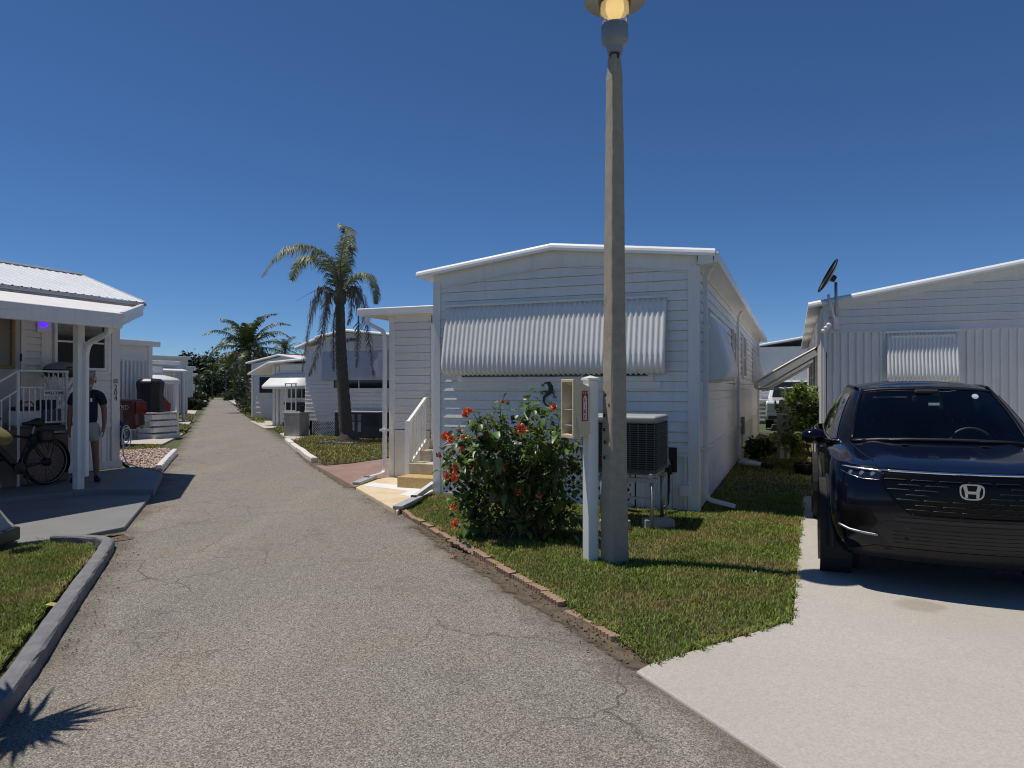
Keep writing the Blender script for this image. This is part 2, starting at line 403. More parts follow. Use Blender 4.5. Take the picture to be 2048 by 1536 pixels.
def blades(poly, dens, zf, hgt=(.025, .055), wid=(.003, .006), seed=1, box=None):
    rs = np.random.default_rng(seed); xs = [p[0] for p in poly]; yy = [p[1] for p in poly]
    area = (max(xs)-min(xs))*(max(yy)-min(yy)); n = int(area*dens)
    X = rs.uniform(min(xs), max(xs), n); Y = rs.uniform(min(yy), max(yy), n); ok = inside(poly, X, Y)
    # thin the lawn in places
    X, Y = X[ok], Y[ok]; n = len(X)
    pat = np.sin(X*2.3+1.3*np.sin(Y*1.7))*np.sin(Y*2.9+1.1*np.sin(X*2.1)); kp = rs.random(n) > .55*np.clip(pat-.35, 0, 1)*1.6; X, Y = X[kp], Y[kp]; n = len(X)
    Z = zf(X, Y); X = X+rs.normal(0, .014, n); Y = Y+rs.normal(0, .014, n); a = rs.uniform(0, 2*np.pi, n); L = rs.uniform(*hgt, n); wd = rs.uniform(*wid, n); ln = rs.uniform(.2, 1.1, n)
    ca, sa = np.cos(a), np.sin(a); tx, ty = np.cos(a+1.57), np.sin(a+1.57); up = 1/np.sqrt(1+ln**2)
    v = np.empty((n, 5, 3)); 
    for i, s_ in ((0, -1), (1, 1)): v[:, i] = np.stack([X+tx*wd*s_, Y+ty*wd*s_, Z-.004], 1)
    for i, s_ in ((2, 1), (3, -1)): v[:, i] = np.stack([X+tx*wd*s_*.8+ca*L*ln*up*.45, Y+ty*wd*s_*.8+sa*L*ln*up*.45, Z+L*up*.62], 1)
    v[:, 4] = np.stack([X+ca*L*ln*up, Y+sa*L*ln*up, Z+L*up*.95], 1)
    base = np.arange(n)[:, None]*5
    t = np.concatenate([base+np.array([[0, 1, 2]]), base+np.array([[0, 2, 3]]), base+np.array([[3, 2, 4]])], 0)
    return v.reshape(-1, 3), t
def lawn(name, poly, sp, dens, label, seed, hgt=(.018, .044), wid=(.0028, .005), lift=.035, m='blade', keep=None):
    poly = [(p[0], p[1]) for p in poly]
    s = sheet(poly, sp, lambda x, y: lawn_z(poly, x, y, lift))
    struct(s.build('lawn', M['lawnsoil'], smooth=True), label)
    if dens:
        # height of the soil sheet, sampled on a coarse grid for speed
        xs = [p[0] for p in poly]; yy = [p[1] for p in poly]; x0, y0 = min(xs), min(yy); st = .12
        nx, ny = int((max(xs)-x0)/st)+2, int((max(yy)-y0)/st)+2
        T = np.array([[lawn_z(poly, x0+i*st, y0+j*st, lift) for j in range(ny)] for i in range(nx)])
        def zf(X, Y):
            i = np.clip((X-x0)/st, 0, nx-1.01); j = np.clip((Y-y0)/st, 0, ny-1.01); a, b_ = i.astype(int), j.astype(int); fi, fj = i-a, j-b_
            return (T[a, b_]*(1-fi)+T[a+1, b_]*fi)*(1-fj)+(T[a, b_+1]*(1-fi)+T[a+1, b_+1]*fi)*fj
        v, t = blades(poly, dens, zf, hgt, wid, seed)
        if keep is not None: pass
        g = fast_mesh('grass', v, t, M[m], kind='stuff'); g['label'] = label.replace('lawn', 'lawn grass'); g['category'] = 'grass'
def xy(*ps): return [(p.x, p.y) for p in ps]

# right-hand lawn: from the brick edging round the white house to the strip beside the driveway
DRV = [(1.90, 4.87), W(5.05-.35, .6).to_2d()[:]]      # driveway's left edge
d0, d1 = G(1585, 1245), G(1605, 990)
p_front = [(-1.40, 9.25), (-.50, 7.28), (.18, 5.75), (.66, 4.60), (.80, 4.12)]
near = p_front+[(d0.x-.02, d0.y), (d1.x-.02, d1.y)]+xy(W(4.62, 1.9), W(3.84, 1.9), W(3.84, -.02), W(.0, -.02), W(-.08, -.6))
lawn('lawn', near, .12, 5200, 'near lawn between brick edging and driveway', 1)
lawn('lawn', xy(W(3.84, 1.9), W(5.38, 1.9), W(5.38, 16.5), W(3.84, 16.5)), .3, 900, 'shaded lawn strip between the two right hand houses', 2, (.03, .06), (.006, .011), m='dryblade')
# left lawn behind the grey kerb
ll = [(-2.93, 4.05), (-3.28, 4.90), (-3.72, 6.0), (-4.04, 6.85), (-4.25, 7.22), (-4.72, 7.33)]+xy(G(0, 1103), G(-200, 1135))+[(-8.5, 5.2), (-7, 2.2), (-2.55, 2.2), (-2.3, 2.6)]
lawn('lawn', ll, .12, 5200, 'small left lawn behind the grey painted kerb', 3)
# front lawn of the house with the palm
lawn('lawn', xy(G(583, 882), G(632, 925), G(655, 931), G(700, 927), G(790, 914), W(-3.2, 9.8), W(-9.9, 9.9)), .35, 420, 'lawn under the tall palm', 4, (.04, .07), (.010, .018), m='dryblade')
lawn('lawn', xy(G(478, 822), G(512, 846), G(527, 848), G(530, 838), G(505, 812)), .8, 120, 'far lawn strip beside the shrubs', 5, (.05, .1), (.02, .04), m='dryblade')
lawn('lawn', xy(G(545, 856), G(558, 866), G(592, 862), G(592, 855)), .5, 150, 'thin lawn strip beside the flower pots', 6, (.05, .09), (.02, .03), m='dryblade')
lawn('lawn', xy(G(240, 905), G(342, 901), G(318, 891), G(240, 893)), .3, 500, 'narrow lawn strip behind the gravel bed', 7, (.04, .07), (.01, .016), m='dryblade')
lawn('lawn', xy(G(330, 868), G(368, 868), G(383, 852), G(330, 846)), .5, 200, 'lawn patch beside the white steps', 8, (.05, .08), (.015, .025), m='dryblade')
lawn('lawn', xy(G(352, 840), G(384, 840), G(388, 830), G(352, 828)), .6, 120, 'lawn patch beyond the red car', 9, (.05, .1), (.02, .03), m='dryblade')
lawn('lawn', [(-58, 108), (-30, 108), (-30, 122), (-58, 122)], 2, 12, 'lawn at the far end of the road', 10, (.1, .2), (.05, .09))

# ragged tufts and runners along the edges of the near lawns
def fringe(path, wd, n, label, seed):
    rs_ = np.random.default_rng(seed); P = [Vector(q) for q in path]; L_ = [(b_-a).length for a, b_ in zip(P, P[1:])]; V, T = [], []
    for k in range(n):
        i = rs_.choice(len(L_), p=np.array(L_)/sum(L_)); c = P[i].lerp(P[i+1], rs_.random())+Vector((rs_.normal()*wd, rs_.normal()*wd)); m_ = rs_.integers(4, 11)
        for j in range(m_):
            a = rs_.uniform(0, 6.28); h_ = rs_.uniform(.025, .065); ln = rs_.uniform(.4, 1.6); w_ = rs_.uniform(.002, .004); d = Vector((math.cos(a), math.sin(a), 0)); t = Vector((-d.y, d.x, 0)); b0 = Vector((c.x+rs_.normal()*.012, c.y+rs_.normal()*.012, .02)); up = h_/math.sqrt(1+ln*ln); o_ = len(V)
            V += [b0+t*w_, b0-t*w_, b0+d*up*ln*.5-t*w_+Z0*up*.7, b0+d*up*ln*.5+t*w_+Z0*up*.7, b0+d*up*ln*1.1+Z0*up*.8]; T += [(o_, o_+1, o_+2), (o_, o_+2, o_+3), (o_+3, o_+2, o_+4)]
    g = fast_mesh('grass', np.array([tuple(v) for v in V]), np.array(T), M['blade'], kind='stuff'); g['label'] = label; g['category'] = 'grass'
Z0 = Vector((0, 0, 1))
fringe([(.86, 4.16), (d0.x-.02, d0.y), (d1.x-.02, d1.y)], .022, 300, 'ragged grass fringe along the driveway edge', 41)
fringe([(-1.36, 9.2), (-.46, 7.25), (.22, 5.72), (.70, 4.58), (.84, 4.14)], .035, 260, 'grass tufts growing over the brick edging', 42)
fringe([(-2.45, 2.95), (-2.95, 4.05), (-3.30, 4.9), (-3.74, 6.0), (-4.06, 6.85), (-4.3, 7.2)], .02, 220, 'grass tufts leaning over the grey kerb', 43)
fringe([(-4.75, 7.45), (-5.0, 7.33), (-5.6, 7.0)], .05, 110, 'weeds along the edge of the grey slab', 44)
# driveway on the right, grey slabs on the left, landing, paver drive, small far drives
def slab(name, pts, z0, z1, m, label, bevel=.012):
    o = MB().prism([(p[0], p[1]) for p in pts], z0, z1).build(name, m, bevel=bevel); return struct(o, label)
slab('driveway', [(.70, 4.02), (.80, 4.13), (d0.x, d0.y), (d1.x, d1.y)]+xy(W(4.68, 2.9), W(5.40, 3.4), W(13, 3.4), W(13, -12))+[(7.5, -2.5), (1.95, 1.0), (1.13, 3.03)], -.1, .02, M['concrete'], 'pale concrete driveway under the parked car')
slab('driveway', xy(G(250, 1062), G(300, 1000), G(322, 955), W(-6.5, .9), W(-6.9, .9), W(-6.9, -9), W(-4.2, -9), G(-330, 1180), G(0, 1099), G(165, 1079)), -.1, .05, M['greypaint'], 'grey painted concrete slab under the left porch', .01)
slab('porch_slab', xy(G(190, 979, .12), G(308, 978, .12), G(326, 944, .12), G(262, 934, .12), W(-6.6, .3), W(-6.6, -3.4), W(-5.2, -3.4)), -.05, .12, M['greypaint'], 'raised grey slab beside the house wall', .015)
slab('landing', xy(G(712, 974, .06), G(745, 958, .06), W(-1.55, 1.36), W(-.02, 1.36), W(-.02, -.25), G(832, 1004, .06), G(795, 1021, .06)), -.1, .06, M['landing'], 'tan painted landing at the foot of the stairs', .015)
slab('paver_drive', xy(G(632, 932), G(655, 933), G(700, 929), G(790, 916), W(-1.7, 4.6), W(-1.6, 1.5), G(752, 958), G(712, 976)), -.1, .02, M['paver'], 'red paver drive beside the porch')
pc = mat('pale_far_concrete', (.50, .45, .38), .85, .1, 1.5, dirt=(.3, .26, .21), dirtamt=.5)
for nm, pts, lb in (('walkway', [(560, 868), (583, 884), (628, 878), (600, 862)], 'pale concrete path leading to the stucco planter'),
                    ('walkway', [(500, 843), (530, 858), (575, 856), (540, 843)], 'pale path with flower pots beside the carport'),
                    ('walkway', [(240, 893), (325, 890), (367, 869), (240, 868)], 'pale drive behind the red pickup'),
                    ('walkway', [(330, 845), (376, 852), (384, 843), (330, 838)], 'pale drive under the red car'),
                    ('walkway', [(352, 827), (390, 829), (394, 822), (352, 820)], 'far pale drive on the left side'),
                    ('walkway', [(455, 800), (482, 815), (510, 812), (485, 800)], 'far white drive on the right side')):
    slab(nm, xy(*[G(*p) for p in pts]), -.1, .03, pc, lb, .01)
# white paint spilt on the landing: a thin flat patch
ws = [(728, 969), (745, 965), (800, 970), (858, 978), (862, 984), (846, 992), (830, 988), (822, 993), (800, 989), (818, 982), (780, 977), (735, 972)]
o = MB().prism([(p.x, p.y) for p in [G(a, b_, .064) for a, b_ in ws]], .0605, .064).build('paint_spill', mat('spilt_white_paint', (.80, .80, .79), .5, .05, 6)); tag(o, 'white paint spilt across the tan landing', 'paint')

# bare soil along the road edge
def _soil(n, l, b, h):
    p = h.obj; c = h.mix(h.rng(h.noise(p, 9, 6, .7), .35, .7), (.085, .063, .042), (.19, .145, .095))
    c = h.mix(h.rng(h.noise(p, 60, 3, .7), .55, .75, 0, .6), c, (.045, .035, .025)); l.new(c, b.inputs['Base Color']); b.inputs['Roughness'].default_value = .95
    e = h.math('ABSOLUTE', h.math('SUBTRACT', h.sep(h.uv)[0], .5), 0); e = h.math('ADD', e, h.math('MULTIPLY', h.math('SUBTRACT', h.noise(p, 6, 7, .75), .5), .55))
    l.new(h.rng(e, .27, .40, 1, 0), b.inputs['Alpha']); h.bump(h.noise(p, 50, 5, .7), .8, .015)
M['soiledge'] = mixmat('soil_with_ragged_edge', _soil)
def strip(name, pts, label, w0=.0, m='soil', z=.008, seed=2):
    rr = random.Random(seed); a, b_ = [], []
    for i in range(len(pts)-1):
        p, q = Vector(pts[i]), Vector(pts[i+1]); n = max(1, int((q-p).length/.08)); d = (q-p).normalized(); nn = Vector((-d.y, d.x))
        for k in range(n):
            c = p+(q-p)*k/n; a.append(c+nn*(w0+rr.uniform(-.03, .05))); b_.append(c-nn*(w0+rr.uniform(-.03, .05)))
    mb = MB(); n = len(a)
    for i in range(n): mb.v += [(a[i].x, a[i].y, z), (b_[i].x, b_[i].y, z)]
    mb.f = [(2*i, 2*i+1, 2*i+3, 2*i+2) for i in range(n-1)]
    o = mb.build(name, M['soiledge']); ul = o.data.uv_layers.new(name='UVMap')
    for lp in o.data.loops: ul.data[lp.index].uv = (lp.vertex_index % 2, lp.vertex_index//2*.08)
    return struct(o, label)
strip('soil_strip', [(.86, 4.02), (.60, 4.62), (.12, 5.62), (-.30, 6.55), (-.60, 7.25), (-1.1, 8.4)], 'bare soil beside the brick edging', .18)
strip('soil_strip', [(-4.15, 7.45), (-4.45, 7.75), (-5.3, 7.36), (-6.2, 6.9)], 'bare soil at the corner of the left lawn', .22, seed=5)
strip('soil_strip', [(-2.56, 11.45), (-3.1, 12.7), (-4.05, 14.75), (-5.3, 17.8)], 'bare soil beside the white kerb blocks', .18, seed=6)

# litter of small crumbs, leaves and soil along the edging
rs = np.random.default_rng(11)
def crumbs(pts, n, spread, rad, m, label, zb=.015):
    V, T = [], []; P = [Vector(p) for p in pts]
    octv = np.array([(1, 0, 0), (0, 1, 0), (-1, 0, 0), (0, -1, 0), (0, 0, 1), (0, 0, -1)], float); octf = np.array([(0, 1, 4), (1, 2, 4), (2, 3, 4), (3, 0, 4), (1, 0, 5), (2, 1, 5), (3, 2, 5), (0, 3, 5)])
    for k in range(n):
        s = rs.integers(len(P)-1); t = rs.random(); c = P[s].lerp(P[s+1], t); c = np.array([c.x+rs.normal()*spread, c.y+rs.normal()*spread, zb])
        q = octv*rs.uniform(*rad)*rs.uniform(.5, 1.5, 3)*np.array([1, 1, .6]); an = rs.uniform(0, 6.28); q = q@np.array([[math.cos(an), -math.sin(an), 0], [math.sin(an), math.cos(an), 0], [0, 0, 1]])
        V.append(q+c); T.append(octf+6*k)
    o = fast_mesh('litter', np.concatenate(V), np.concatenate(T), m, kind='stuff'); o['label'] = label; o['category'] = 'litter'
crumbs([(.86, 4.0), (.45, 4.85), (-.30, 6.5), (-.75, 7.5), (-1.5, 9.2), (-2.3, 11)], 700, .08, (.003, .010), mat('soil_crumb', (.15, .11, .07), .9, .3, 20, island=.5), 'loose crumbs and dry leaves along the brick edging')
crumbs([(-2.7, 4.3), (-3.2, 5.4), (-3.95, 7.2), (-4.6, 8.3)], 260, .09, (.003, .008), MATS['soil_crumb'], 'loose crumbs along the grey kerb')

# gravel bed with its white kerb
gp = xy(G(240, 907), G(338, 902), G(346, 909, .08), G(320, 940, .1), G(268, 941, .1), G(258, 928, .1), G(240, 926))
struct(sheet(gp, .2, lambda x, y: .06).build('gravel_bed', M['soil']), 'bed under the pink gravel')
xs = [p[0] for p in gp]; yy = [p[1] for p in gp]
X = rs.uniform(min(xs), max(xs), 9000); Y = rs.uniform(min(yy), max(yy), 9000); ok = inside(gp, X, Y); X, Y = X[ok][:5200], Y[ok][:5200]
octv = np.array([(1, 0, 0), (0, 1, 0), (-1, 0, 0), (0, -1, 0), (0, 0, 1), (0, 0, -1)], float); octf = np.array([(0, 1, 4), (1, 2, 4), (2, 3, 4), (3, 0, 4), (1, 0, 5), (2, 1, 5), (3, 2, 5), (0, 3, 5)])
n = len(X); q = octv[None]*rs.uniform(.018, .04, (n, 1, 1))*rs.uniform(.6, 1.3, (n, 1, 3)); q[:, :, 2] *= .6
an = rs.uniform(0, 6.28, n); c_, s_ = np.cos(an)[:, None], np.sin(an)[:, None]; qx = q[:, :, 0]*c_-q[:, :, 1]*s_; qy = q[:, :, 0]*s_+q[:, :, 1]*c_
V = np.stack([qx+X[:, None], qy+Y[:, None], q[:, :, 2]+.065+rs.uniform(0, .02, (n, 1))], 2).reshape(-1, 3)
o = fast_mesh('gravel', V, (octf[None]+6*np.arange(n)[:, None, None]).reshape(-1, 3), mat('pink_gravel', (.42, .31, .26), .85, .1, 5, island=.6), kind='stuff')
o['label'] = 'pinkish gravel between the left house and the road'; o['category'] = 'gravel'

# kerbs: a profile swept along a path
def kerb(name, path, wid, hgt, m, label, rough=.006, seed=1, step=.12):
    rr = random.Random(seed); P = []
    for a, b_ in zip(path, path[1:]):
        a, b_ = Vector(a), Vector(b_); k = max(1, int((b_-a).length/step)); P += [a.lerp(b_, i/k) for i in range(k)]
    P.append(Vector(path[-1])); mb = MB(); prof = [(-.5, -.1), (-.5, .80), (-.42, .96), (-.2, 1.0), (.2, 1.0), (.40, .95), (.5, .78), (.56, -.1)]
    for i, p in enumerate(P):
        d = (P[min(i+1, len(P)-1)]-P[max(i-1, 0)]).normalized(); nn = Vector((d.y, -d.x))
        for x, z in prof: q = p+nn*(x*wid+rr.uniform(-rough, rough)); mb.v.append((q.x, q.y, z*hgt+rr.uniform(-rough, rough)*.5))
    k = len(prof)
    for i in range(len(P)-1):
        for j in range(k-1): a = i*k+j; mb.f.append((a, a+k, a+k+1, a+1))
    mb.f.append(tuple(range(k))); mb.f.append(tuple((len(P)-1)*k+j for j in reversed(range(k))))
    return struct(mb.build(name, m, smooth=False, fix=True), label)
M['kerbgrey'] = mat('grey_kerb_paint', (.165, .165, .172), .7, .22, 9, bump=.5, bscale=45, dirt=(.36, .35, .33), dirtamt=.6)
kp = [(-1.85, 1.8), (-2.43, 3.2), (-2.72, 3.95), (-3.12, 4.90), (-3.55, 5.95), (-3.88, 6.75), (-4.0, 7.02), (-4.08, 7.18), (-4.22, 7.29), (-4.45, 7.35), (-4.75, 7.36)]
kerb('kerb', kp, .115, .095, M['kerbgrey'], 'grey painted kerb round the left lawn', .005, 4)
kw = [G(318, 945), G(335, 925), G(350, 909)]
kerb('kerb', [(p.x, p.y) for p in kw], .12, .14, M['trim'], 'white painted kerb of the gravel bed', .006, 5)
# ================================================================ building kit (all in the thing's own coordinates)
def V3(*a): return Vector(a)
def clip(poly, a, b_, c):                 # keep a*s+b*z<=c
    out = []
    for i in range(len(poly)):
        p, q = poly[i], poly[(i+1) % len(poly)]; fp, fq = a*p[0]+b_*p[1]-c, a*q[0]+b_*q[1]-c
        if fp <= 0: out.append(p)
        if (fp < 0) != (fq < 0) and abs(fp-fq) > 1e-9: t = fp/(fp-fq); out.append((p[0]+(q[0]-p[0])*t, p[1]+(q[1]-p[1])*t))
    return out
def clip_top(poly, top):
    for (s0, z0), (s1, z1) in zip(top, top[1:]):
        k = (z1-z0)/(s1-s0); poly = clip(poly, -k, 1, z0-k*s0)
        if len(poly) < 3: return []
    return poly
def boards(parent, o, t, n, s0, s1, z0, top, pitch, m, lip=.022, join=False, name='siding_board'):
    o, t, n = Vector(o), Vector(t), Vector(n); zt = max(q[1] for q in top); z = z0; out = MB(); i = 0; rr = random.Random(int(s1*977+z0*31))
    while z < zt-.01:
        zb_ = z+(0 if i == 0 else min(.007, pitch*.05)); rect = clip_top([(s0, zb_), (s1, zb_), (s1, min(z+pitch, zt)), (s0, min(z+pitch, zt))], top)
        if len(rect) >= 3:
            mb = out if join else MB(); b0 = len(mb.v); k = len(rect); lp = lip*rr.uniform(.85, 1.15)
            fr = [o+t*s+n*(.001+lp*(1-(q-z)/pitch)**1.0)+V3(0, 0, q) for s, q in rect]; bk = [o+t*s-n*.006+V3(0, 0, q) for s, q in rect]
            mb.v += [tuple(p) for p in fr+bk]
            fl = n.dot(t.cross(V3(0, 0, 1))) > 0
            f = tuple(b0+j for j in range(k)); mb.f.append(f if fl else f[::-1])
            for j in range(k):
                a, b_ = b0+j, b0+(j+1) % k; q = (a, a+k, b_+k, b_); mb.f.append(q if fl else q[::-1])
            if not join: mb.build(name, m, parent)
        z += pitch; i += 1
    if join: return out.build('siding', m, parent, kind='stuff')
def ribs(parent, o, t, n, s0, s1, z0, z1, m, pitch=.11, depth=.02, duty=.45, name='wall_panel', panel=.9, rnd=False):
    """corrugated or ribbed sheets side by side; z1 may be a function of s"""
    o, t, n = Vector(o), Vector(t), Vector(n); zf = z1 if callable(z1) else (lambda s: z1)
    zb = z0 if callable(z0) else (lambda s: z0)
    k = max(1, round((s1-s0)/panel)); fl = n.dot(t.cross(V3(0, 0, 1))) > 0; res = []
    for i in range(k):
        a, b_ = s0+(s1-s0)*i/k, s0+(s1-s0)*(i+1)/k; c = max(1, round((b_-a)/pitch)); p = (b_-a)/c; pts = []
        for j in range(c):
            x = a+p*j
            if rnd: pts += [(x+p*q/6, depth*(.5-.5*math.cos(2*math.pi*q/6))) for q in range(6)]
            else: e = p*.12; pts += [(x, 0), (x+p*(1-duty)-e, 0), (x+p*(1-duty), depth), (x+p-e, depth)]
        pts.append((b_, 0)); mb = MB()
        for s, d in pts:
            q = o+t*s+n*d; mb.v += [tuple(q+V3(0, 0, zb(s))), tuple(q+V3(0, 0, zf(s)))]
        for j in range(len(pts)-1): f = (2*j, 2*j+2, 2*j+3, 2*j+1); mb.f.append(f if fl else f[::-1])
        res.append(mb.build(name, m, parent, smooth=rnd))
    return res
def awning(parent, o, t, n, s0, s1, prof, m, pitch=.07, depth=.018, name='awning', side=False, sub=5):
    """sheet following a profile of (distance from wall, height), corrugated across"""
    o, t, n = Vector(o), Vector(t), Vector(n)
    L = []
    for i in range(len(prof)-1):
        for k in range(3): f = k/3; L.append((prof[i][0]+(prof[i+1][0]-prof[i][0])*f, prof[i][1]+(prof[i+1][1]-prof[i][1])*f))
    L.append(prof[-1])
    N = [];
    for i in range(len(L)):
        a, b_ = L[max(i-1, 0)], L[min(i+1, len(L)-1)]; d = Vector((b_[0]-a[0], b_[1]-a[1])).normalized(); N.append((-d.y, d.x))
    c = max(1, round((s1-s0)/pitch)) if pitch else 1; cols = c*sub if pitch else 1; mb = MB(); k = len(L)
    for i in range(cols+1):
        s = s0+(s1-s0)*i/cols; h = depth*(.5-.5*math.cos(2*math.pi*(i % sub)/sub)) if pitch else 0
        for (x, z), (nx, nz) in zip(L, N): mb.v.append(tuple(o+t*s+n*(x+nx*h)+V3(0, 0, z+nz*h)))
    for i in range(cols):
        for j in range(k-1): a = i*k+j; mb.f.append((a, a+k, a+k+1, a+1))
    a = mb.build(name, m, parent, smooth=True, solid=.002)
    bar = MB().bar(o+t*(s0-.02)+n*(prof[0][0]+.012)+V3(0, 0, prof[0][1]+.012), o+t*(s1+.02)+n*(prof[0][0]+.012)+V3(0, 0, prof[0][1]+.012), .05, .035)
    bar.build('awning_rail', M['trim'], a, bevel=.006)
    if side:
        for s in (s0, s1):
            g = MB(); pl = [o+t*s+n*x+V3(0, 0, z) for x, z in L]+[o+t*s+n*.01+V3(0, 0, prof[-1][1])]
            g.add(pl, [tuple(range(len(pl)))]); g.build('awning_side', m, a, solid=.004)
    return a
def downspout(parent, pts, m, w=.075, d=.06, name='downspout'):
    mb = MB(); pts = [Vector(p) for p in pts]
    q = [pts[0]]
    for i in range(1, len(pts)-1):
        a, b_, c = pts[i-1], pts[i], pts[i+1]; r = min(.09, (a-b_).length*.45, (c-b_).length*.45)
        p0, p1 = b_+(a-b_).normalized()*r, b_+(c-b_).normalized()*r
        for k in range(5): f = k/4; q.append(p0*(1-f)**2+b_*2*f*(1-f)+p1*f*f)
    q.append(pts[-1]); mb.tube(q, w*.56, 4)
    return mb.build(name, m, parent, bevel=.008)
def lattice(parent, o, t, n, s0, s1, z0, z1, m, pitch=.088, wd=.036, frame=.05, name='lattice_panel'):
    o, t, n = Vector(o), Vector(t), Vector(n); mb = MB()
    for sg, off in ((1, 0.0), (-1, .007)):
        c = (s0-(z1-z0) if sg > 0 else s0)-pitch
        while c < (s1 if sg > 0 else s1+(z1-z0))+pitch:
            h = wd*.7071
            pl = [(c-h, z0), (c+h, z0), (c+h+sg*(z1-z0), z1), (c-h+sg*(z1-z0), z1)]
            pl = clip(clip(pl, -1, 0, -s0), 1, 0, s1)
            if len(pl) > 2:
                b0 = len(mb.v); k = len(pl)
                for e in (off, off+.006): mb.v += [tuple(o+t*s+n*e+V3(0, 0, z)) for s, z in pl]
                mb.f.append(tuple(b0+k+j for j in range(k))); mb.f.append(tuple(b0+j for j in reversed(range(k))))
                for j in range(k): a, b_ = b0+j, b0+(j+1) % k; mb.f.append((a, b_, b_+k, a+k))
            c += pitch*1.414
    L = mb.build(name, m, parent)
    if frame:
        f = MB()
        for a, b_ in (((s0, z0), (s1, z0)), ((s0, z1), (s1, z1)), ((s0, z0), (s0, z1)), ((s1, z0), (s1, z1))):
            f.bar(o+t*a[0]+n*.012+V3(0, 0, a[1]), o+t*b_[0]+n*.012+V3(0, 0, b_[1]), frame, frame*.5, n)
        f.build('lattice_frame', m, L)
    return L
def window(parent, o, t, n, s0, s1, z0, z1, m, cols=1, rows=1, fw=.045, off=.022, glass=None, name='window', rail=.03):
    o, t, n = Vector(o), Vector(t), Vector(n)
    def bar(mb, a, b_, wdt, dep): mb.bar(o+t*a[0]+n*(off+dep/2-.008)+V3(0, 0, a[1]), o+t*b_[0]+n*(off+dep/2-.008)+V3(0, 0, b_[1]), wdt, dep, n)
    f = MB(); h = fw/2
    bar(f, (s0, z0+h), (s1, z0+h), fw, .05); bar(f, (s0, z1-h), (s1, z1-h), fw, .05); bar(f, (s0+h, z0+fw), (s0+h, z1-fw), fw, .05); bar(f, (s1-h, z0+fw), (s1-h, z1-fw), fw, .05)
    fr = f.build(name, m, parent, bevel=.004)
    for i in range(cols):
        for j in range(rows):
            a, b_ = s0+fw+(s1-s0-2*fw)*i/cols, s0+fw+(s1-s0-2*fw)*(i+1)/cols; c, d = z0+fw+(z1-z0-2*fw)*j/rows, z0+fw+(z1-z0-2*fw)*(j+1)/rows
            p = MB(); p.add([o+t*x+n*(off+.004)+V3(0, 0, z) for x, z in ((a, c), (b_, c), (b_, d), (a, d))], [(0, 1, 2, 3) if n.dot(t.cross(V3(0, 0, 1))) > 0 else (3, 2, 1, 0)])
            p.build('pane', glass or M['glass'], fr)
            g = MB()
            if i: bar(g, (a, c), (a, d), rail, .03)
            if j: bar(g, (a, c), (b_, c), rail, .028)
            if g.v: g.build('glazing_bar', m, fr)
    return fr
def gable_roof(parent, top, y0, y1, th, m, edge=True, name='roof'):
    """top: (x,z) polyline of the upper surface; extruded in y"""
    k = len(top); mb = MB(); low = [(x, z-th) for x, z in top]
    for y in (y0, y1): mb.v += [(x, y, z) for x, z in top]+[(x, y, z) for x, z in low]
    q = 2*k
    for i in range(k-1):
        mb.f += [(i, i+1, q+i+1, q+i), (k+i, q+k+i, q+k+i+1, k+i+1), (i, k+i, k+i+1, i+1), (q+i, q+i+1, q+k+i+1, q+k+i)]
    mb.f += [(0, q, q+k, k), (k-1, 2*k-1, q+2*k-1, q+k-1)]
    r = mb.build(name, m, parent, fix=True)
    if edge:
        for (xa, za), (xb, zb) in zip(top, top[1:]):
            e = MB(); prof = [(0, .012), (-.028, .006), (-.052, -.022), (-.060, -.055), (-.060, -th-.015), (0, -th-.015)]
            for x, z in ((xa, za), (xb, zb)): e.v += [(x, y0+a, z+b_) for a, b_ in prof]
            n6 = len(prof)
            e.f = [(j, j+n6, (j+1) % n6+n6, (j+1) % n6) for j in range(n6)]+[tuple(range(n6)), tuple(reversed(range(n6, 2*n6)))]
            e.build('roof_edge', M['roof'], r, fix=True)
    return r
def topz(top):
    def f(s):
        for (a, za), (b_, zb) in zip(top, top[1:]):
            if s <= b_: return za+(zb-za)*(s-a)/(b_-a)
        return top[-1][1]
    return f
X_, Y_, Z_ = V3(1, 0, 0), V3(0, 1, 0), V3(0, 0, 1)
def core(parent, x0, x1, y0, y1, z0, z1, m=None):
    return MB().box(x0, x1, y0, y1, z0, z1).build('wall_core', m or M['white'], parent)
M['under'] = mat('hollow_shade_black', (.02, .02, .02), .9, .2, 4)  # near-black colour stands in for the shade inside crawl spaces and other hollows

# ================================================================ the white house in the middle
h1 = lot('mobile_home', 'white mobile home with corrugated front awning beside the lamp post', 'house', 0, 0)
WD, DP = 3.82, 16.6
rtop = [(-.235, 3.33), (1.87, 3.60), (4.05, 3.37)]
wt = [(0, 3.283), (1.87, 3.522), (WD, 3.316)]
ft = [(a, b_-.19) for a, b_ in wt]
zs = .775
mb = MB(); k = 3
for y in (.012, DP): mb.v += [(0.012, y, zs), (WD-.012, y, zs)]+[(min(max(a, .012), WD-.012), y, b_) for a, b_ in reversed(wt)]
mb.f = [(0, 1, 2, 3, 4), (9, 8, 7, 6, 5)]+[(i, i+5, (i+1) % 5+5, (i+1) % 5) for i in range(5)]
mb.build('wall_core', M['white'], h1, fix=True)
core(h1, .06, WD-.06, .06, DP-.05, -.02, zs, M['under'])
boards(h1, (0, 0, 0), X_, -Y_, .10, WD-.12, zs, ft, .1315, M['white'])
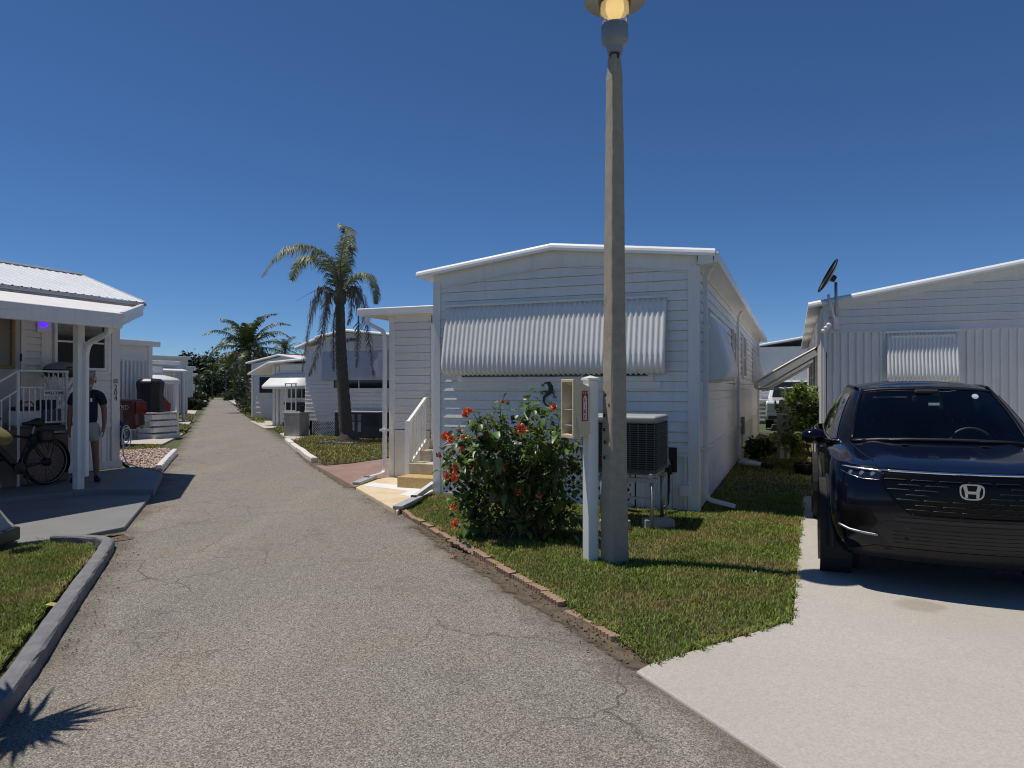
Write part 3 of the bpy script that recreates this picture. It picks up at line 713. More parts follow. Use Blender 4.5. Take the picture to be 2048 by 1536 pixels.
# gable trim boards under the roof edge
for (a, za), (b_, zb) in zip(wt, wt[1:]):
    g = MB()
    for y in (-.022, .0): g.v += [(a, y, za-.20), (b_, y, zb-.20), (b_, y, zb), (a, y, za)]
    g.f = [(0, 1, 2, 3), (7, 6, 5, 4), (0, 4, 5, 1), (1, 5, 6, 2), (2, 6, 7, 3), (3, 7, 4, 0)]; g.build('gable_trim', M['white'], h1, fix=True)
    g = MB().bar((a, -.030, za-.215), (b_, -.030, zb-.215), .018, .014); g.build('trim_strip', M['trim'], h1)
for x in (0.0, WD-.12): MB().box(x, x+.12, -.03, .005, .02, (3.16 if x < 1 else 3.19)).build('corner_trim', M['white'], h1, bevel=.006)
MB().box(WD-.004, WD+.028, -.031, .10, .02, 3.19).build('corner_trim', M['white'], h1, bevel=.006)
gable_roof(h1, rtop, -.075, DP+.15, .075, M['roof'])
MB().box(WD, 4.04, -.08, DP+.12, 3.20, 3.24).build('soffit', M['trim'], h1)
MB().box(4.03, 4.10, -.10, DP+.14, 3.20, 3.335).build('gutter', M['trim'], h1, bevel=.015)
boards(h1, (WD, 0, 0), Y_, X_, .10, DP, zs, [(0, 3.2), (DP, 3.2)], .1315, M['white'])
boards(h1, (0, 0, 0), Y_, -X_, 0.0, 1.38, zs, [(0, 3.2), (1.38, 3.2)], .1315, M['white'], join=True)
MB().box(WD+.02, 4.025, -.105, .02, 3.19, 3.30).build('eave_return', M['trim'], h1)
# skirting: lattice at the front, ribbed panels round the corner
MB().box(.0, WD-.12, -.024, -.004, zs-.05, zs-.004).build('skirting_rail', M['white'], h1)
lattice(h1, (0, 0, 0), X_, -Y_, .14, .98, .05, zs-.06, M['trim'])
lattice(h1, (0, 0, 0), X_, -Y_, 1.02, 1.98, .05, zs-.06, M['trim'])
lattice(h1, (0, 0, 0), X_, -Y_, 2.02, 2.98, .05, zs-.06, M['trim'])
ribs(h1, (0, 0, 0), X_, -Y_, 3.02, WD-.12, .03, zs-.05, M['white'], .14, .012, .4, 'skirting_panel', .7)
ribs(h1, (WD, 0, 0), Y_, X_, .1, DP, .03, zs-.02, M['white'], .10, .012, .4, 'skirting_panel', 1.65)
MB().box(WD, WD+.03, .1, DP, zs-.03, zs+.03).build('skirting_rail', M['white'], h1)
# front window below the awning, awning itself
aw = [(.03, 2.80), (.09, 2.55), (.145, 2.30), (.19, 2.08), (.205, 1.96), (.20, 1.88), (.16, 1.825), (.105, 1.805)]
awning(h1, (0, 0, 0), X_, -Y_, .226, 3.437, aw, M['alu'], .072, .020)
window(h1, (0, 0, 0), X_, -Y_, .42, 3.26, 1.70, 2.70, M['trim'], 3, 1, .07)
MB().box(.33, 3.36, -.045, .0, 1.60, 1.70).build('window_sill', M['white'], h1, bevel=.006)
# side wall: awnings, windows, downspouts
aw2 = [(.02, 2.74), (.10, 2.50), (.19, 2.22), (.26, 1.98), (.28, 1.88), (.26, 1.79), (.20, 1.735), (.10, 1.72)]
for a, b_ in ((.75, 3.15), (12.6, 14.6)): awning(h1, (WD, 0, 0), Y_, X_, a, b_, aw2, M['alu'], 0, 0, side=True)
window(h1, (WD, 0, 0), Y_, X_, .9, 3.0, 1.74, 2.68, M['trim'], 2, 1)
window(h1, (WD, 0, 0), Y_, X_, 5.15, 5.75, 1.95, 2.75, M['trim'], 1, 2)
window(h1, (WD, 0, 0), Y_, X_, 8.0, 9.0, 1.85, 2.85, M['trim'], 2, 2)
for y, e in ((.22, .35), (6.0, .35), (14.9, .3)):
    downspout(h1, [(WD+.16, y, 3.22), (WD+.075, y, 3.08), (WD+.075, y, .16), (WD+.10+e, y-.05, .09)], M['pvc'])
    for z in (.8, 2.4): MB().box(WD+.02, WD+.128, y-.055, y+.055, z, z+.03).build('pipe_strap', M['pvc'], h1)
MB().box(WD+.02, WD+.10, 7.6, 7.75, .55, .95).build('meter_box', M['acgrey'], h1, bevel=.01)
MB().tube([(WD+.05, 7.68, .55), (WD+.05, 7.68, .0)], .025, 8).build('conduit', M['pvc'], h1)
# electrical plate, conduit box and hose fitting below the front corner
pl = MB().box(3.33, 3.56, -.045, -.02, .52, .84).build('cutout_panel', mat('rusty_dark_recess', (.035, .02, .014), .8, .4, 12, dirt=(.16, .06, .02), dirtamt=.8), h1)
MB().box(3.60, 3.74, -.10, -.032, .22, .36).build('junction_box', M['pvc'], h1, bevel=.01)
MB().tube([(3.46, -.10, .62), (3.47, -.11, .50)], .045, 10).build('conduit_elbow', M['black'], h1, smooth=True)
MB().tube([(3.47, -.11, .50), (3.47, -.12, .30), (3.46, -.13, .12), (3.40, -.2, .06), (3.2, -.45, .05), (3.02, -.75, .12), (2.96, -.9, .5), (2.96, -.95, .72)], .016, 8).build('power_cable', M['black'], h1, smooth=True)
MB().tube([(3.18, -.72, .80), (3.30, -.45, .80), (3.42, -.16, .74), (3.46, -.10, .62)], .038, 10).build('insulated_pipe', M['acgrey'], h1, smooth=True)
MB().box(3.42, 3.50, -.08, -.035, .0, .42).build('hose_post', M['pvc'], h1, bevel=.004)
# porch wing on the left with its stairs
PU = 1.38
boards(h1, (-1.59, PU, 0), X_, -Y_, .09, .80, .90, [(0, 2.86), (1.6, 2.86)], .1315, M['cream'])
core(h1, -1.575, -.005, PU+.03, 7.4, .0, 2.90, M['cream'])
MB().box(-1.60, -1.50, PU-.03, PU+.02, .06, 2.86).build('corner_trim', M['cream'], h1, bevel=.006)
MB().box(-1.49, -.80, PU-.035, PU+.008, .06, .885).build('stucco_base', M['stucco'], h1, bevel=.008)
boards(h1, (-1.59, PU, 0), Y_, -X_, .05, 6.0, .90, [(0, 2.86), (6, 2.86)], .1315, M['cream'], join=True)
dr = MB().box(-.78, -.06, PU-.035, PU+.005, .72, 2.72).build('door', M['trim'], h1, bevel=.01)
MB().tube([(-.68, PU-.045, 1.7), (-.68, PU-.09, 1.7), (-.62, PU-.09, 1.7)], .014, 8).build('handle', M['steel'], dr)
MB().box(-2.12, -.01, PU-.14, 7.6, 2.90, 2.985).build('porch_roof', M['trim'], h1, bevel=.01)
MB().box(-2.15, -.01, PU-.18, PU-.12, 2.88, 3.005).build('gutter', M['trim'], h1, bevel=.02, seg=3)
MB().box(-2.17, -2.11, PU-.18, 7.6, 2.88, 3.005).build('gutter', M['trim'], h1, bevel=.02, seg=3)
MB().box(-1.6, -.02, PU-.12, PU, 2.86, 2.90).build('soffit', M['cream'], h1)
downspout(h1, [(-2.02, PU-.08, 2.88), (-2.02, PU-.08, 2.76), (-1.68, PU-.08, 2.60), (-1.655, PU-.08, 2.45), (-1.655, PU-.08, .13), (-1.66, PU-.30, .11), (-1.67, PU-.60, .10)], M['pvc'], .08)
MB().box(-1.72, -1.58, PU-.15, PU-.03, .86, .90).build('pipe_strap', M['pvc'], h1)
MB().box(-1.715, -1.625, PU-.63, PU-.595, .06, .15).build('spout_end', M['acgrey'], h1, bevel=.004)
# stairs: one thing, each step a part
st = lot('entry_stairs', 'tan concrete entry stairs with white railing beside the middle house', 'stairs', -.80, .25, .06)
sc_ = mat('raw_concrete_step', (.55, .49, .38), .85, .15, 8, bump=.4, bscale=60, dirt=(.36, .29, .19), dirtamt=.5)
ob = mat('tan_board_step', (.50, .34, .15), .8, .25, 26, bump=.4, bscale=50)
for i in range(4):
    MB().box(.0 if i else .02, .785, .38*i, 1.12 if i < 3 else 1.115, .172*i+.0015*(i > 0), .172*(i+1)).build('step', ob if i == 0 else sc_, st, bevel=.01)
ra = [Vector((-.04, .55, 0)), Vector((-.04, 1.08, 0))]
MB().box(-.085, .0, .42, .505, .0, 1.02).build('railing_post', M['pvc'], st, bevel=.006)
MB().bar((-.042, .46, 1.0), (-.042, 1.10, 1.42), .06, .045).build('handrail', M['pvc'], st, bevel=.008)
MB().bar((-.042, .50, .30), (-.042, 1.10, .69), .045, .04).build('bottom_rail', M['pvc'], st, bevel=.006)
for k in range(6):
    y = .58+.09*k; MB().box(-.055, -.029, y-.012, y+.012, .34+(y-.5)*.65, 1.02+(y-.5)*.65).build('baluster', M['pvc'], st)
# gutter extension and splash blocks beside the landing
dx = lot('downspout_extension', 'white gutter extension lying at the lattice corner of the landing', 'gutter pipe', .14, -.84, .065)
MB().bar((-.225, .98, .10), (-.0, .0, .045), .07, .075).build('pipe', M['pvc'], dx, bevel=.006)
MB().bar((.0005, -.002, .045), (.007, -.03, .045), .075, .08).build('pipe_mouth', M['acdark'], dx)
for nm, p, q, lb in (('splash_block', G(795, 1019, .06), G(836, 1001, .06), 'grey splash block at the right end of the landing'), ('splash_block', G(713, 970, .06), G(752, 956, .06), 'grey splash block at the left end of the landing')):
    s = MB().bar((p.x, p.y, .085), (q.x, q.y, .10), .14, .05).build(nm, mat('splash_grey', (.36, .37, .39), .7, .1, 6), bevel=.012); tag(s, lb, 'splash block')
# ================================================================ right-hand house behind the car
h0 = lot('mobile_home', 'white ribbed house behind the dark blue car', 'house', 5.41, 3.5)
r0 = [(-.22, 3.02), (3.65, 3.70), (7.5, 3.02)]; w0 = [(0, 3.0), (3.65, 3.645), (7.3, 3.0)]
D0 = 14
mb = MB()
for y in (.012, D0): mb.v += [(.012, y, .04), (7.288, y, .04), (7.288, y, 2.94), (3.65, y, 3.58), (.012, y, 2.94)]
mb.f = [(0, 1, 2, 3, 4), (9, 8, 7, 6, 5)]+[(i, i+5, (i+1) % 5+5, (i+1) % 5) for i in range(5)]; mb.build('wall_core', M['white'], h0, fix=True)
boards(h0, (0, 0, 0), X_, -Y_, .0, 7.3, 2.54, [(a, b_-.10) for a, b_ in w0], .118, M['alu'], .024)
ribs(h0, (0, -.004, 0), X_, -Y_, .10, .90, .03, 2.52, M['alu'], .115, .034, .4)
ribs(h0, (0, -.004, 0), X_, -Y_, 1.99, 7.3, .03, 2.52, M['alu'], .115, .034, .4, panel=.92)
MB().box(.90, 1.99, -.012, .0, .03, 2.52).build('window_surround', M['alu'], h0)
MB().box(-.02, 7.3, -.03, .0, 2.515, 2.54).build('belt_trim', M['alu'], h0)
for (a, za), (b_, zb) in zip(w0, w0[1:]):
    g = MB()
    for y in (-.045, .0): g.v += [(a, y, za-.13), (b_, y, zb-.13), (b_, y, zb-.014), (a, y, za-.014)]
    g.f = [(0, 1, 2, 3), (7, 6, 5, 4), (0, 4, 5, 1), (1, 5, 6, 2), (2, 6, 7, 3), (3, 7, 4, 0)]; g.build('gable_trim', M['alu'], h0, fix=True)
gable_roof(h0, r0, -.09, D0, .07, M['roof'])
MB().box(-.03, .10, -.035, .05, .03, 2.93).build('corner_trim', M['alu'], h0, bevel=.01)
awning(h0, (0, 0, 0), X_, -Y_, .945, 1.945, [(.03, 2.50), (.09, 2.2), (.14, 1.95), (.16, 1.80), (.13, 1.72)], M['alu'], .052, .02)
window(h0, (0, 0, 0), X_, -Y_, 1.0, 1.9, 1.6, 2.45, M['trim'], 1, 1)
ribs(h0, (0, 0, 0), Y_, -X_, .1, D0, .03, 2.93, M['alu'], .115, .02, .4, panel=1.0)
for i, (a, b_, zt) in enumerate(((2.0, 3.4, 2.40), (4.6, 6.0, 2.36), (7.2, 8.6, 2.36))):
    w_ = awning(h0, (0, 0, 0), Y_, -X_, a, b_, [(.02, zt), (.45, zt-.24), (.85, zt-.48), (1.08, zt-.63), (1.15, zt-.69), (1.17, zt-.77), (1.10, zt-.82)], M['alu'], .12, .02)
    for s in (a, b_):
        g = MB().bar((-.04, s, zt-.10), (-1.08, s, zt-.74), .02, .11); g.build('awning_side', M['alu'], w_)
        MB().tube([(-.03, s, 1.62), (-1.08, s, zt-.80)], .012, 6).build('awning_arm', M['steel'], w_)
    window(h0, (0, 0, 0), Y_, -X_, a+.1, b_-.1, 1.5, 2.35, M['trim'], 1, 2)
downspout(h0, [(.02, -.06, 2.86), (.03, -.07, 2.7), (.03, -.07, .1)], M['pvc'], .05)
MB().tube([(.16, -.03, 2.72), (.10, -.05, 2.5), (.10, -.05, 1.9), (.10, -.05, .2)], .008, 6).build('cable', M['pvc'], h0)
MB().tube([(.06, -.05, 2.2), (.065, -.05, .2)], .006, 6).build('cable', M['black'], h0)
lv = MB()
for i in range(6): lv.bar((3.28, -.10, 3.44+i*.035), (3.95, -.10, 3.44+i*.035), .05, .012)
lv.box(3.25, 3.98, -.125, -.07, 3.41, 3.425).box(3.25, 3.27, -.125, -.07, 3.41, 3.64).box(3.96, 3.98, -.125, -.07, 3.41, 3.64); lv.build('gable_vent', M['trim'], h0)

# satellite dish on its mast
ds = lot('satellite_dish', 'black satellite dish on a white mast at the roof corner', 'satellite dish', 5.55, 3.36, 2.62)
MB().tube([(.06, 0, .05), (.06, 0, .42), (.06, 0, .72)], .024, 10).build('mast', M['steel'], ds, smooth=True)
MB().tube([(.06, -.02, .04), (-.02, -.04, .34), (-.06, -.05, .52)], .022, 8).build('arm', M['pvc'], ds, smooth=True)
MB().box(.02, .10, -.03, .10, -.05, .16).build('mast_foot', M['pvc'], ds, bevel=.01)
q = Vector((-.88, -.12, .46)).normalized().to_track_quat('Z', 'Y').to_matrix()
pr = [(0, 0)]+[(.05*i, .055*(i/6)**2) for i in range(1, 7)]; pr += [(.30, .068), (.285, .072)]
MB().lathe(pr, 32, (-.01, -.02, .80), q).build('dish', M['black'], ds, smooth=True, solid=.008)
MB().lathe([(0, -.06), (.05, -.06), (.06, -.02), (.06, 0)], 14, (.0, -.02, .79), q).build('bracket', M['black'], ds)
for k in range(3): MB().lathe([(0, -.04), (.03, -.035), (.036, 0), (.03, .03), (0, .04)], 12, (-.05-.04*k, -.06, .02-.05*k), q).build('receiver', M['pvc'], ds, smooth=True)
MB().tube([(-.06, -.06, .0), (.0, -.05, -.1), (.08, -.04, -.12), (.1, -.03, -.3)], .01, 6).build('cable', M['pvc'], ds)

# ================================================================ lamp post
PS=.84
lp = thing('lamp_post', 'tall tapered concrete lamp post with a lit lantern', 'lamp post', (G(1230, 1133).x, G(1230, 1133).y, 0), R(27))
H = 4.625; mb = MB()
secs = [(-.05, [(-.125, -.045), (-.10, -.112), (.095, -.112), (.115, -.09), (.115, .10), (-.125, .10)]), (1.0, [(-.112, -.068), (-.09, -.094), (.082, -.094), (.10, -.078), (.10, .09), (-.112, .09)]),
        (2.0, [(-.098, -.075), (-.085, -.088), (.075, -.088), (.088, -.075), (.088, .08), (-.098, .08)]), (3.4, [(-.085, -.066), (-.073, -.078), (.064, -.078), (.076, -.066), (.076, .07), (-.085, .07)]), (H-.22, [(-.074, -.058), (-.063, -.068), (.054, -.068), (.065, -.058), (.065, .06), (-.074, .06)]), (H, [(-.058, -.040), (-.045, -.055), (.035, -.055), (.048, -.04), (.048, .045), (-.058, .045)])]
fine = []
for (za, pa), (zb, pb) in zip(secs, secs[1:]):
    k = max(1, int((zb-za)/.10))
    for i in range(k): f = i/k; fine.append((za+(zb-za)*f, [(a[0]+(b_[0]-a[0])*f, a[1]+(b_[1]-a[1])*f) for a, b_ in zip(pa, pb)]))
fine.append(secs[-1]); rr = random.Random(4)
for z, p in fine: mb.v += [(x*PS+rr.uniform(-.0025, .0025), y*PS+rr.uniform(-.0025, .0025), z) for x, y in p]
for i in range(len(fine)-1):
    for j in range(6): a = i*6+j; b_ = i*6+(j+1) % 6; mb.f.append((a, b_, b_+6, a+6))
mb.f.append(tuple(len(mb.v)-6+j for j in range(6)))
pole = mb.build('pole', M['pole'], lp, bevel=.004)
for z, x in ((1.55, -.01), (1.37, .0), (1.24, .01), (1.13, -.005), (.99, .005)):      # spalled holes in the lit face
    MB().lathe([(0, -.004), (.012, -.002), (.018, .001)], 9, (-.111+.0075*(z-1.0)-.0035, x, z), Matrix.Rotation(R(-90), 3, 'Y')).build('chip', M['black'], pole)
MB().lathe([(.035, -.05), (.05, -.05), (.05, .02), (.035, .02)], 14, (0, 0, H-.01)).build('neck_collar', mat('rusty_iron', (.06, .035, .025), .8, .4, 20), lp)
lg = mat('lantern_grey', (.26, .28, .295), .5, .08, 5)
ln = MB().lathe([(0, H+.02), (.065, H+.02), (.075, H+.08), (.095, H+.10), (.118, H+.125), (.122, H+.145), (.122, H+.265), (.112, H+.28), (.0, H+.28)], 32).build('lantern_body', lg, lp, auto=35)
MB().lathe([(.112, H+.275), (.125, H+.36), (.148, H+.48), (.150, H+.51)], 32).build('lens', mat('clear_lens', (.85, .85, .82), .12, 0, trans=.95, alpha=.55), ln, smooth=True)
MB().lathe([(.0, H+.325), (.055, H+.35), (.085, H+.42), (.08, H+.49), (0, H+.50)], 16).build('bulb', mat('lit_bulb', (1.0, .70, .26), .4, 0, emit=1.0), ln, smooth=True)
MB().lathe([(.150, H+.505), (.27, H+.485), (.275, H+.495), (.22, H+.57), (.10, H+.65), (0, H+.67)], 36).build('lantern_hat', mat('lantern_hat', (.26, .25, .235), .5, .1, 4), ln, auto=40)
MB().box(-.13, .13, -.125, .125, -.04, .02).build('footing', M['pole'], lp, bevel=.02)

# ================================================================ white post with the extinguisher box
fp = thing('fire_box_post', 'white vinyl post carrying a beige fire extinguisher box', 'post', (G(1181, 1131).x, G(1181, 1131).y, 0), R(25))
MB().box(-.053, .053, -.053, .053, -.05, 1.685).build('post', M['pvc'], fp, bevel=.006)
cp = MB(); cp.v = [(-.062, -.062, 1.685), (.062, -.062, 1.685), (.062, .062, 1.685), (-.062, .062, 1.685), (-.062, -.062, 1.705), (.062, -.062, 1.705), (.062, .062, 1.705), (-.062, .062, 1.705), (0, 0, 1.73)]
cp.f = [(3, 2, 1, 0)]+[(i, (i+1) % 4, (i+1) % 4+4, i+4) for i in range(4)]+[(i+4, (i+1) % 4+4, 8) for i in range(4)]; cp.build('post_cap', M['pvc'], fp)
bx = MB()
# open-fronted tapering housing: rim ring, side walls, back
def ring(x, y0, y1, z0, z1): return [(x, y0, z0), (x, y1, z0), (x, y1, z1), (x, y0, z1)]
rg = [ring(-.055, -.085, .075, 1.205, 1.625), ring(-.22, -.115, .10, 1.175, 1.685), ring(-.245, -.122, .107, 1.165, 1.695), ring(-.25, -.118, .103, 1.17, 1.69), ring(-.25, -.098, .083, 1.20, 1.665), ring(-.225, -.096, .081, 1.203, 1.662), ring(-.085, -.075, .062, 1.225, 1.61)]
for q in rg: bx.v += q
for i in range(len(rg)-1):
    for j in range(4): a = i*4+j; b_ = i*4+(j+1) % 4; bx.f.append((a, b_, b_+4, a+4))
bx.f += [(3, 2, 1, 0), tuple(len(bx.v)-4+j for j in range(4))]
hb = bx.build('extinguisher_box', M['beige'], fp, fix=True, bevel=.008, seg=3)
MB().box(-.092, -.084, -.072, .060, 1.228, 1.607).build('box_liner', mat('mauve_liner', (.25, .165, .155), .6, .1, 6), hb)
MB().lathe([(0, 1.33), (.032, 1.335), (.036, 1.36), (.036, 1.47), (.03, 1.52), (.012, 1.54), (.012, 1.56), (0, 1.56)], 16, (-.135, .02, 0)).build('extinguisher_bottle', mat('grey_bottle', (.45, .46, .48), .3, .05, 5), hb, smooth=True)
for z in (1.28, 1.42): MB().box(-.24, -.085, -.074, .06, z, z+.004).build('clear_shelf', mat('clear_strip', (.6, .58, .58), .2, 0), hb)
# FIRE label on the right-hand side of the box (the side wall slants, so the label follows it)
sl_a = math.atan2(.030, .165)
lm = mat('label_red', (.30, .012, .022), .45, .06, 12)
lab = MB().box(-.034, .034, -.0015, .0015, -.135, .135).build('fire_label', lm, hb)
lab.location = (-.118, -.1005, 1.455); lab.rotation_euler = (0, 0, sl_a)
wl = mat('label_white', (.66, .62, .62), .5, .04, 10); dkp = mat('label_purple', (.085, .012, .05), .5, .05, 10)
MB().box(-.020, .020, -.0026, -.0016, -.125, .072).build('label_panel', wl, lab)
MB().add([(-.020, -.0026, .072), (.020, -.0026, .072), (.0, -.0026, .10)], [(0, 1, 2)]).build('label_arrow', wl, lab)
for i, ch in enumerate('FIRE'):
    text('label_letter', ch, .058, dkp, lab, (0, -.0028, .045-.049*i), (R(90), 0, 0), .0006)
for a in (-.02, .0, .02): MB().bar((a, -.002, .105+abs(a)*.3), (a*1.5, -.002, .127), .006, .001, (0, 1, 0)).build('label_flame', wl, lab)
MB().tube([(-.215, -.122, 1.36), (-.205, -.128, 1.27), (-.19, -.13, 1.18), (-.18, -.13, 1.12)], .0035, 6).build('chain', M['steel'], hb)
MB().lathe([(0, -.008), (.02, -.006), (.022, 0), (.02, .008), (0, .01)], 14, (-.178, -.13, 1.105)).build('striker', M['pvc'], hb, smooth=True)

# ================================================================ air conditioner on its stand
ac = lot('air_conditioner', 'grey louvred air conditioner on metal legs behind the lamp post', 'air conditioner', 2.70, -1.50)
aw_, ad_ = .86, .76; z0, z1 = .66, 1.30
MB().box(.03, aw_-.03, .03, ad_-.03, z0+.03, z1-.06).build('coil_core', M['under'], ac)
cap = MB().box(-.005, aw_+.005, -.005, ad_+.005, z1-.085, z1).build('top_cap', M['acgrey'], ac, bevel=.03, seg=3)
MB().box(0, aw_, 0, ad_, z0, z0+.05).build('base_pan', M['acdark'], ac, bevel=.008)
lv = MB(); n_ = 20
for i in range(n_):
    z = z0+.065+(z1-.10-z0-.075)*i/(n_-1)
    lv.bar((.0, .006, z), (aw_, .006, z), .022, .008).bar((aw_-.006, .0, z), (aw_-.006, ad_, z), .022, .008)
for i in range(10):
    x = .02+(aw_-.04)*i/9; lv.box(x-.005, x+.005, -.004, .012, z0+.05, z1-.08)
for i in range(14):
    y = .03+(ad_-.06)*i/13; lv.box(aw_-.012, aw_+.004, y-.005, y+.005, z0+.05, z1-.08)
lv.build('louvre_grille', M['acdark'], ac, kind='stuff')
MB().box(aw_-.04, aw_+.008, ad_-.05, ad_+.005, z0, z1-.08).build('corner_post', M['acgrey'], ac, bevel=.006)
MB().box(-.008, .04, ad_-.05, ad_+.005, z0, z1-.08).build('corner_post', M['acgrey'], ac, bevel=.006)
for x in (.06, aw_-.06):
    for y in (.05, ad_-.06): MB().tube([(x, y, z0-.09), (x, y, .02)], .022, 10).build('leg', M['steel'], ac, smooth=True)
for y in (.05, ad_-.06): MB().box(.0, aw_, y-.025, y+.025, z0-.10, z0-.05).build('stand_rail', M['steel'], ac, bevel=.004)
for x in (.06, aw_-.06): MB().box(x-.02, x+.02, -.02, ad_+.02, z0-.05, z0-.001).build('stand_rail', M['steel'], ac, bevel=.004)
MB().bar((.06, .05, .38), (aw_-.06, .05, .38), .025, .025).build('stand_brace', M['steel'], ac)
for v, u, sx, sy, rz, lb in ((3.55, -1.35, .34, .16, .5, 'pale concrete block on the lawn right of the air conditioner legs'), (3.12, -1.62, .32, .17, -.1, 'rough concrete block under the front of the air conditioner')):
    b_ = MB().box(-sx/2, sx/2, -sy/2, sy/2, .0, .13).build('concrete_block', mat('block_concrete', (.40, .37, .31), .9, .15, 9, bump=.6, bscale=60), bevel=.012)
    b_.location = W(v, u, .02); b_.rotation_euler = (0, 0, -A+rz); tag(b_, lb, 'concrete block')

# ================================================================ gecko ornament on the wall
gk = lot('gecko_ornament', 'dark metal gecko ornament hanging on the white wall', 'ornament', 1.82, -.045, 1.38)
gmt = mat('gecko_metal', (.035, .04, .034), .5, .5, 30, dirt=(.16, .05, .03), dirtamt=.6)
def flat(mb, st=0):
    for i in range(st, len(mb.v)): x, y, z = mb.v[i]; mb.v[i] = (x, y*.45, z)
bd = MB().tube([(-.06, 0, .37), (-.045, 0, .35), (-.02, 0, .33), (.0, 0, .29), (.025, 0, .25), (.025, 0, .21), (.0, 0, .17), (-.04, 0, .14), (-.075, 0, .10), (-.082, 0, .05), (-.06, 0, .01), (-.02, 0, -.02), (.025, 0, -.015), (.045, 0, .015), (.035, 0, .04), (.015, 0, .035)],
             [.012, .030, .024, .030, .036, .036, .030, .024, .019, .015, .013, .011, .009, .008, .006, .003], 10); flat(bd); bd.build('body', gmt, gk, smooth=True)
for pts in ([(-.01, 0, .31), (-.06, 0, .30), (-.085, 0, .275)], [(.0, 0, .32), (.035, 0, .345), (.03, 0, .385)], [(-.02, 0, .17), (-.07, 0, .19), (-.105, 0, .17)], [(.01, 0, .18), (.06, 0, .165), (.075, 0, .12)]):
    mb = MB().tube(pts, [.014, .010, .007], 8); e = Vector(pts[-1]); d = (e-Vector(pts[-2])).normalized()
    for a in (-70, -25, 25, 70):
        dd = Matrix.Rotation(R(a), 3, 'Y')@d; mb.tube([e, e+dd*.028], .004, 6); mb.lathe([(0, -.008), (.008, 0), (0, .008)], 8, e+dd*.03)
    flat(mb); mb.build('leg', gmt, gk, smooth=True)

# ================================================================ hibiscus bush
hb_ = thing('hibiscus_bush', 'leafy hibiscus bush with orange-red double flowers', 'bush', (.10, 7.42, 0))
HB = Vector((.10, 7.42, 0)); rr = random.Random(21); rs = np.random.default_rng(21)
tips = [(945, 822), (962, 832), (918, 858), (900, 868), (885, 905), (886, 935), (897, 948), (912, 1000), (915, 1035), (1000, 806), (1012, 838), (985, 850), (1058, 790), (1068, 812), (1080, 836), (1098, 822), (1120, 828), (1146, 838), (1158, 872), (1160, 918), (1157, 965), (1156, 1015), (1140, 1060), (1040, 852), (1030, 880), (1000, 905), (985, 955), (955, 895), (938, 965), (926, 992), (955, 1035), (1020, 985), (1060, 930), (1090, 900), (1112, 945), (1090, 1020), (1128, 880), (1045, 1000), (1000, 1040), (965, 925), (925, 880), (948, 865), (1140, 990), (1110, 1045), (1066, 970), (1120, 1000), (1010, 925), (1075, 880), (970, 990), (1150, 1040), (940, 1050), (1030, 1050), (1080, 870)]
stems = MB(); LV, LT = [], []; nleaf = 0
def leaf(p, d, size, droop):
    """ovate leaf folded along the midrib"""
    global nleaf
    d = Vector(d).normalized(); side = d.cross(Vector((rr.uniform(-.4, .4), rr.uniform(-.4, .4), 1))).normalized(); up = side.cross(d).normalized()
    w_ = size*rr.uniform(.30, .40); c = .22*size
    pts = [p, p+d*size*.30+side*w_+up*c*.5, p+d*size*.68+side*w_*.75+up*c*.3-Vector((0, 0, droop*size*.25)), p+d*size-Vector((0, 0, droop*size*.6)), p+d*size*.68-side*w_*.75+up*c*.3-Vector((0, 0, droop*size*.25)), p+d*size*.30-side*w_+up*c*.5, p+d*size*.45-Vector((0, 0, droop*size*.1))]
    LV.extend([tuple(q-HB) for q in pts]); o = nleaf*7
    LT.extend([(o, o+1, o+6), (o+1, o+2, o+6), (o+2, o+3, o+6), (o+3, o+4, o+6), (o+4, o+5, o+6), (o+5, o, o+6)]); nleaf += 1
for i, (tx, ty) in enumerate(tips):
    dep = 7.45+rr.uniform(-.45, .40) if tx > 930 else 7.55+rr.uniform(-.15, .3)
    tip = PD(tx, ty, dep); tip.z = max(tip.z, .12)
    b0 = HB+Vector((rr.uniform(-.16, .22), rr.uniform(-.15, .15), 0)); mid = b0.lerp(tip, .5)+Vector((rr.uniform(-.06, .06), rr.uniform(-.06, .06), .10))
    pts = [b0*(1-t)**2+mid*2*t*(1-t)+tip*t*t for t in [k/7 for k in range(8)]]
    stems.tube([p-HB for p in pts], [.011-.0011*k for k in range(8)], 5, False)
    L = (tip-b0).length
    for k in range(int(34*L)+16):
        t = rr.uniform(.32, 1.0)**.75; j = min(6, int(t*7)); f = t*7-j; p = pts[j].lerp(pts[j+1], f)
        off = Vector((rr.gauss(0, 1), rr.gauss(0, 1), rr.gauss(.1, .8))).normalized()
        q = p+off*rr.uniform(.02, .10)
        leaf(q, off+Vector((0, 0, .15)), rr.uniform(.055, .125), rr.uniform(.2, 1.3))
    for k in range(4):
        t = rr.uniform(.25, .8); p = pts[int(t*7)]; e = p+Vector((rr.gauss(0, 1), rr.gauss(0, 1), rr.uniform(.2, 1))).normalized()*rr.uniform(.1, .25)
        stems.tube([p-HB, (p+e)/2-HB+Vector((0, 0, .02)), e-HB], [.005, .004, .002], 4, False)
for k in range(90):     # bare dry twigs in the middle
    p = HB+Vector((rr.uniform(-.45, .55), rr.uniform(-.3, .25), rr.uniform(.05, .75))); e = p+Vector((rr.gauss(0, .6), rr.gauss(0, .5), rr.uniform(.2, 1))).normalized()*rr.uniform(.12, .3)
    stems.tube([p-HB, e-HB], [.004, .002], 4, False)
stems.build('stems', M['bark'], hb_, smooth=True)
fast_mesh('foliage', np.array(LV), np.array(LT), M['leaf'], hb_, smooth=False)
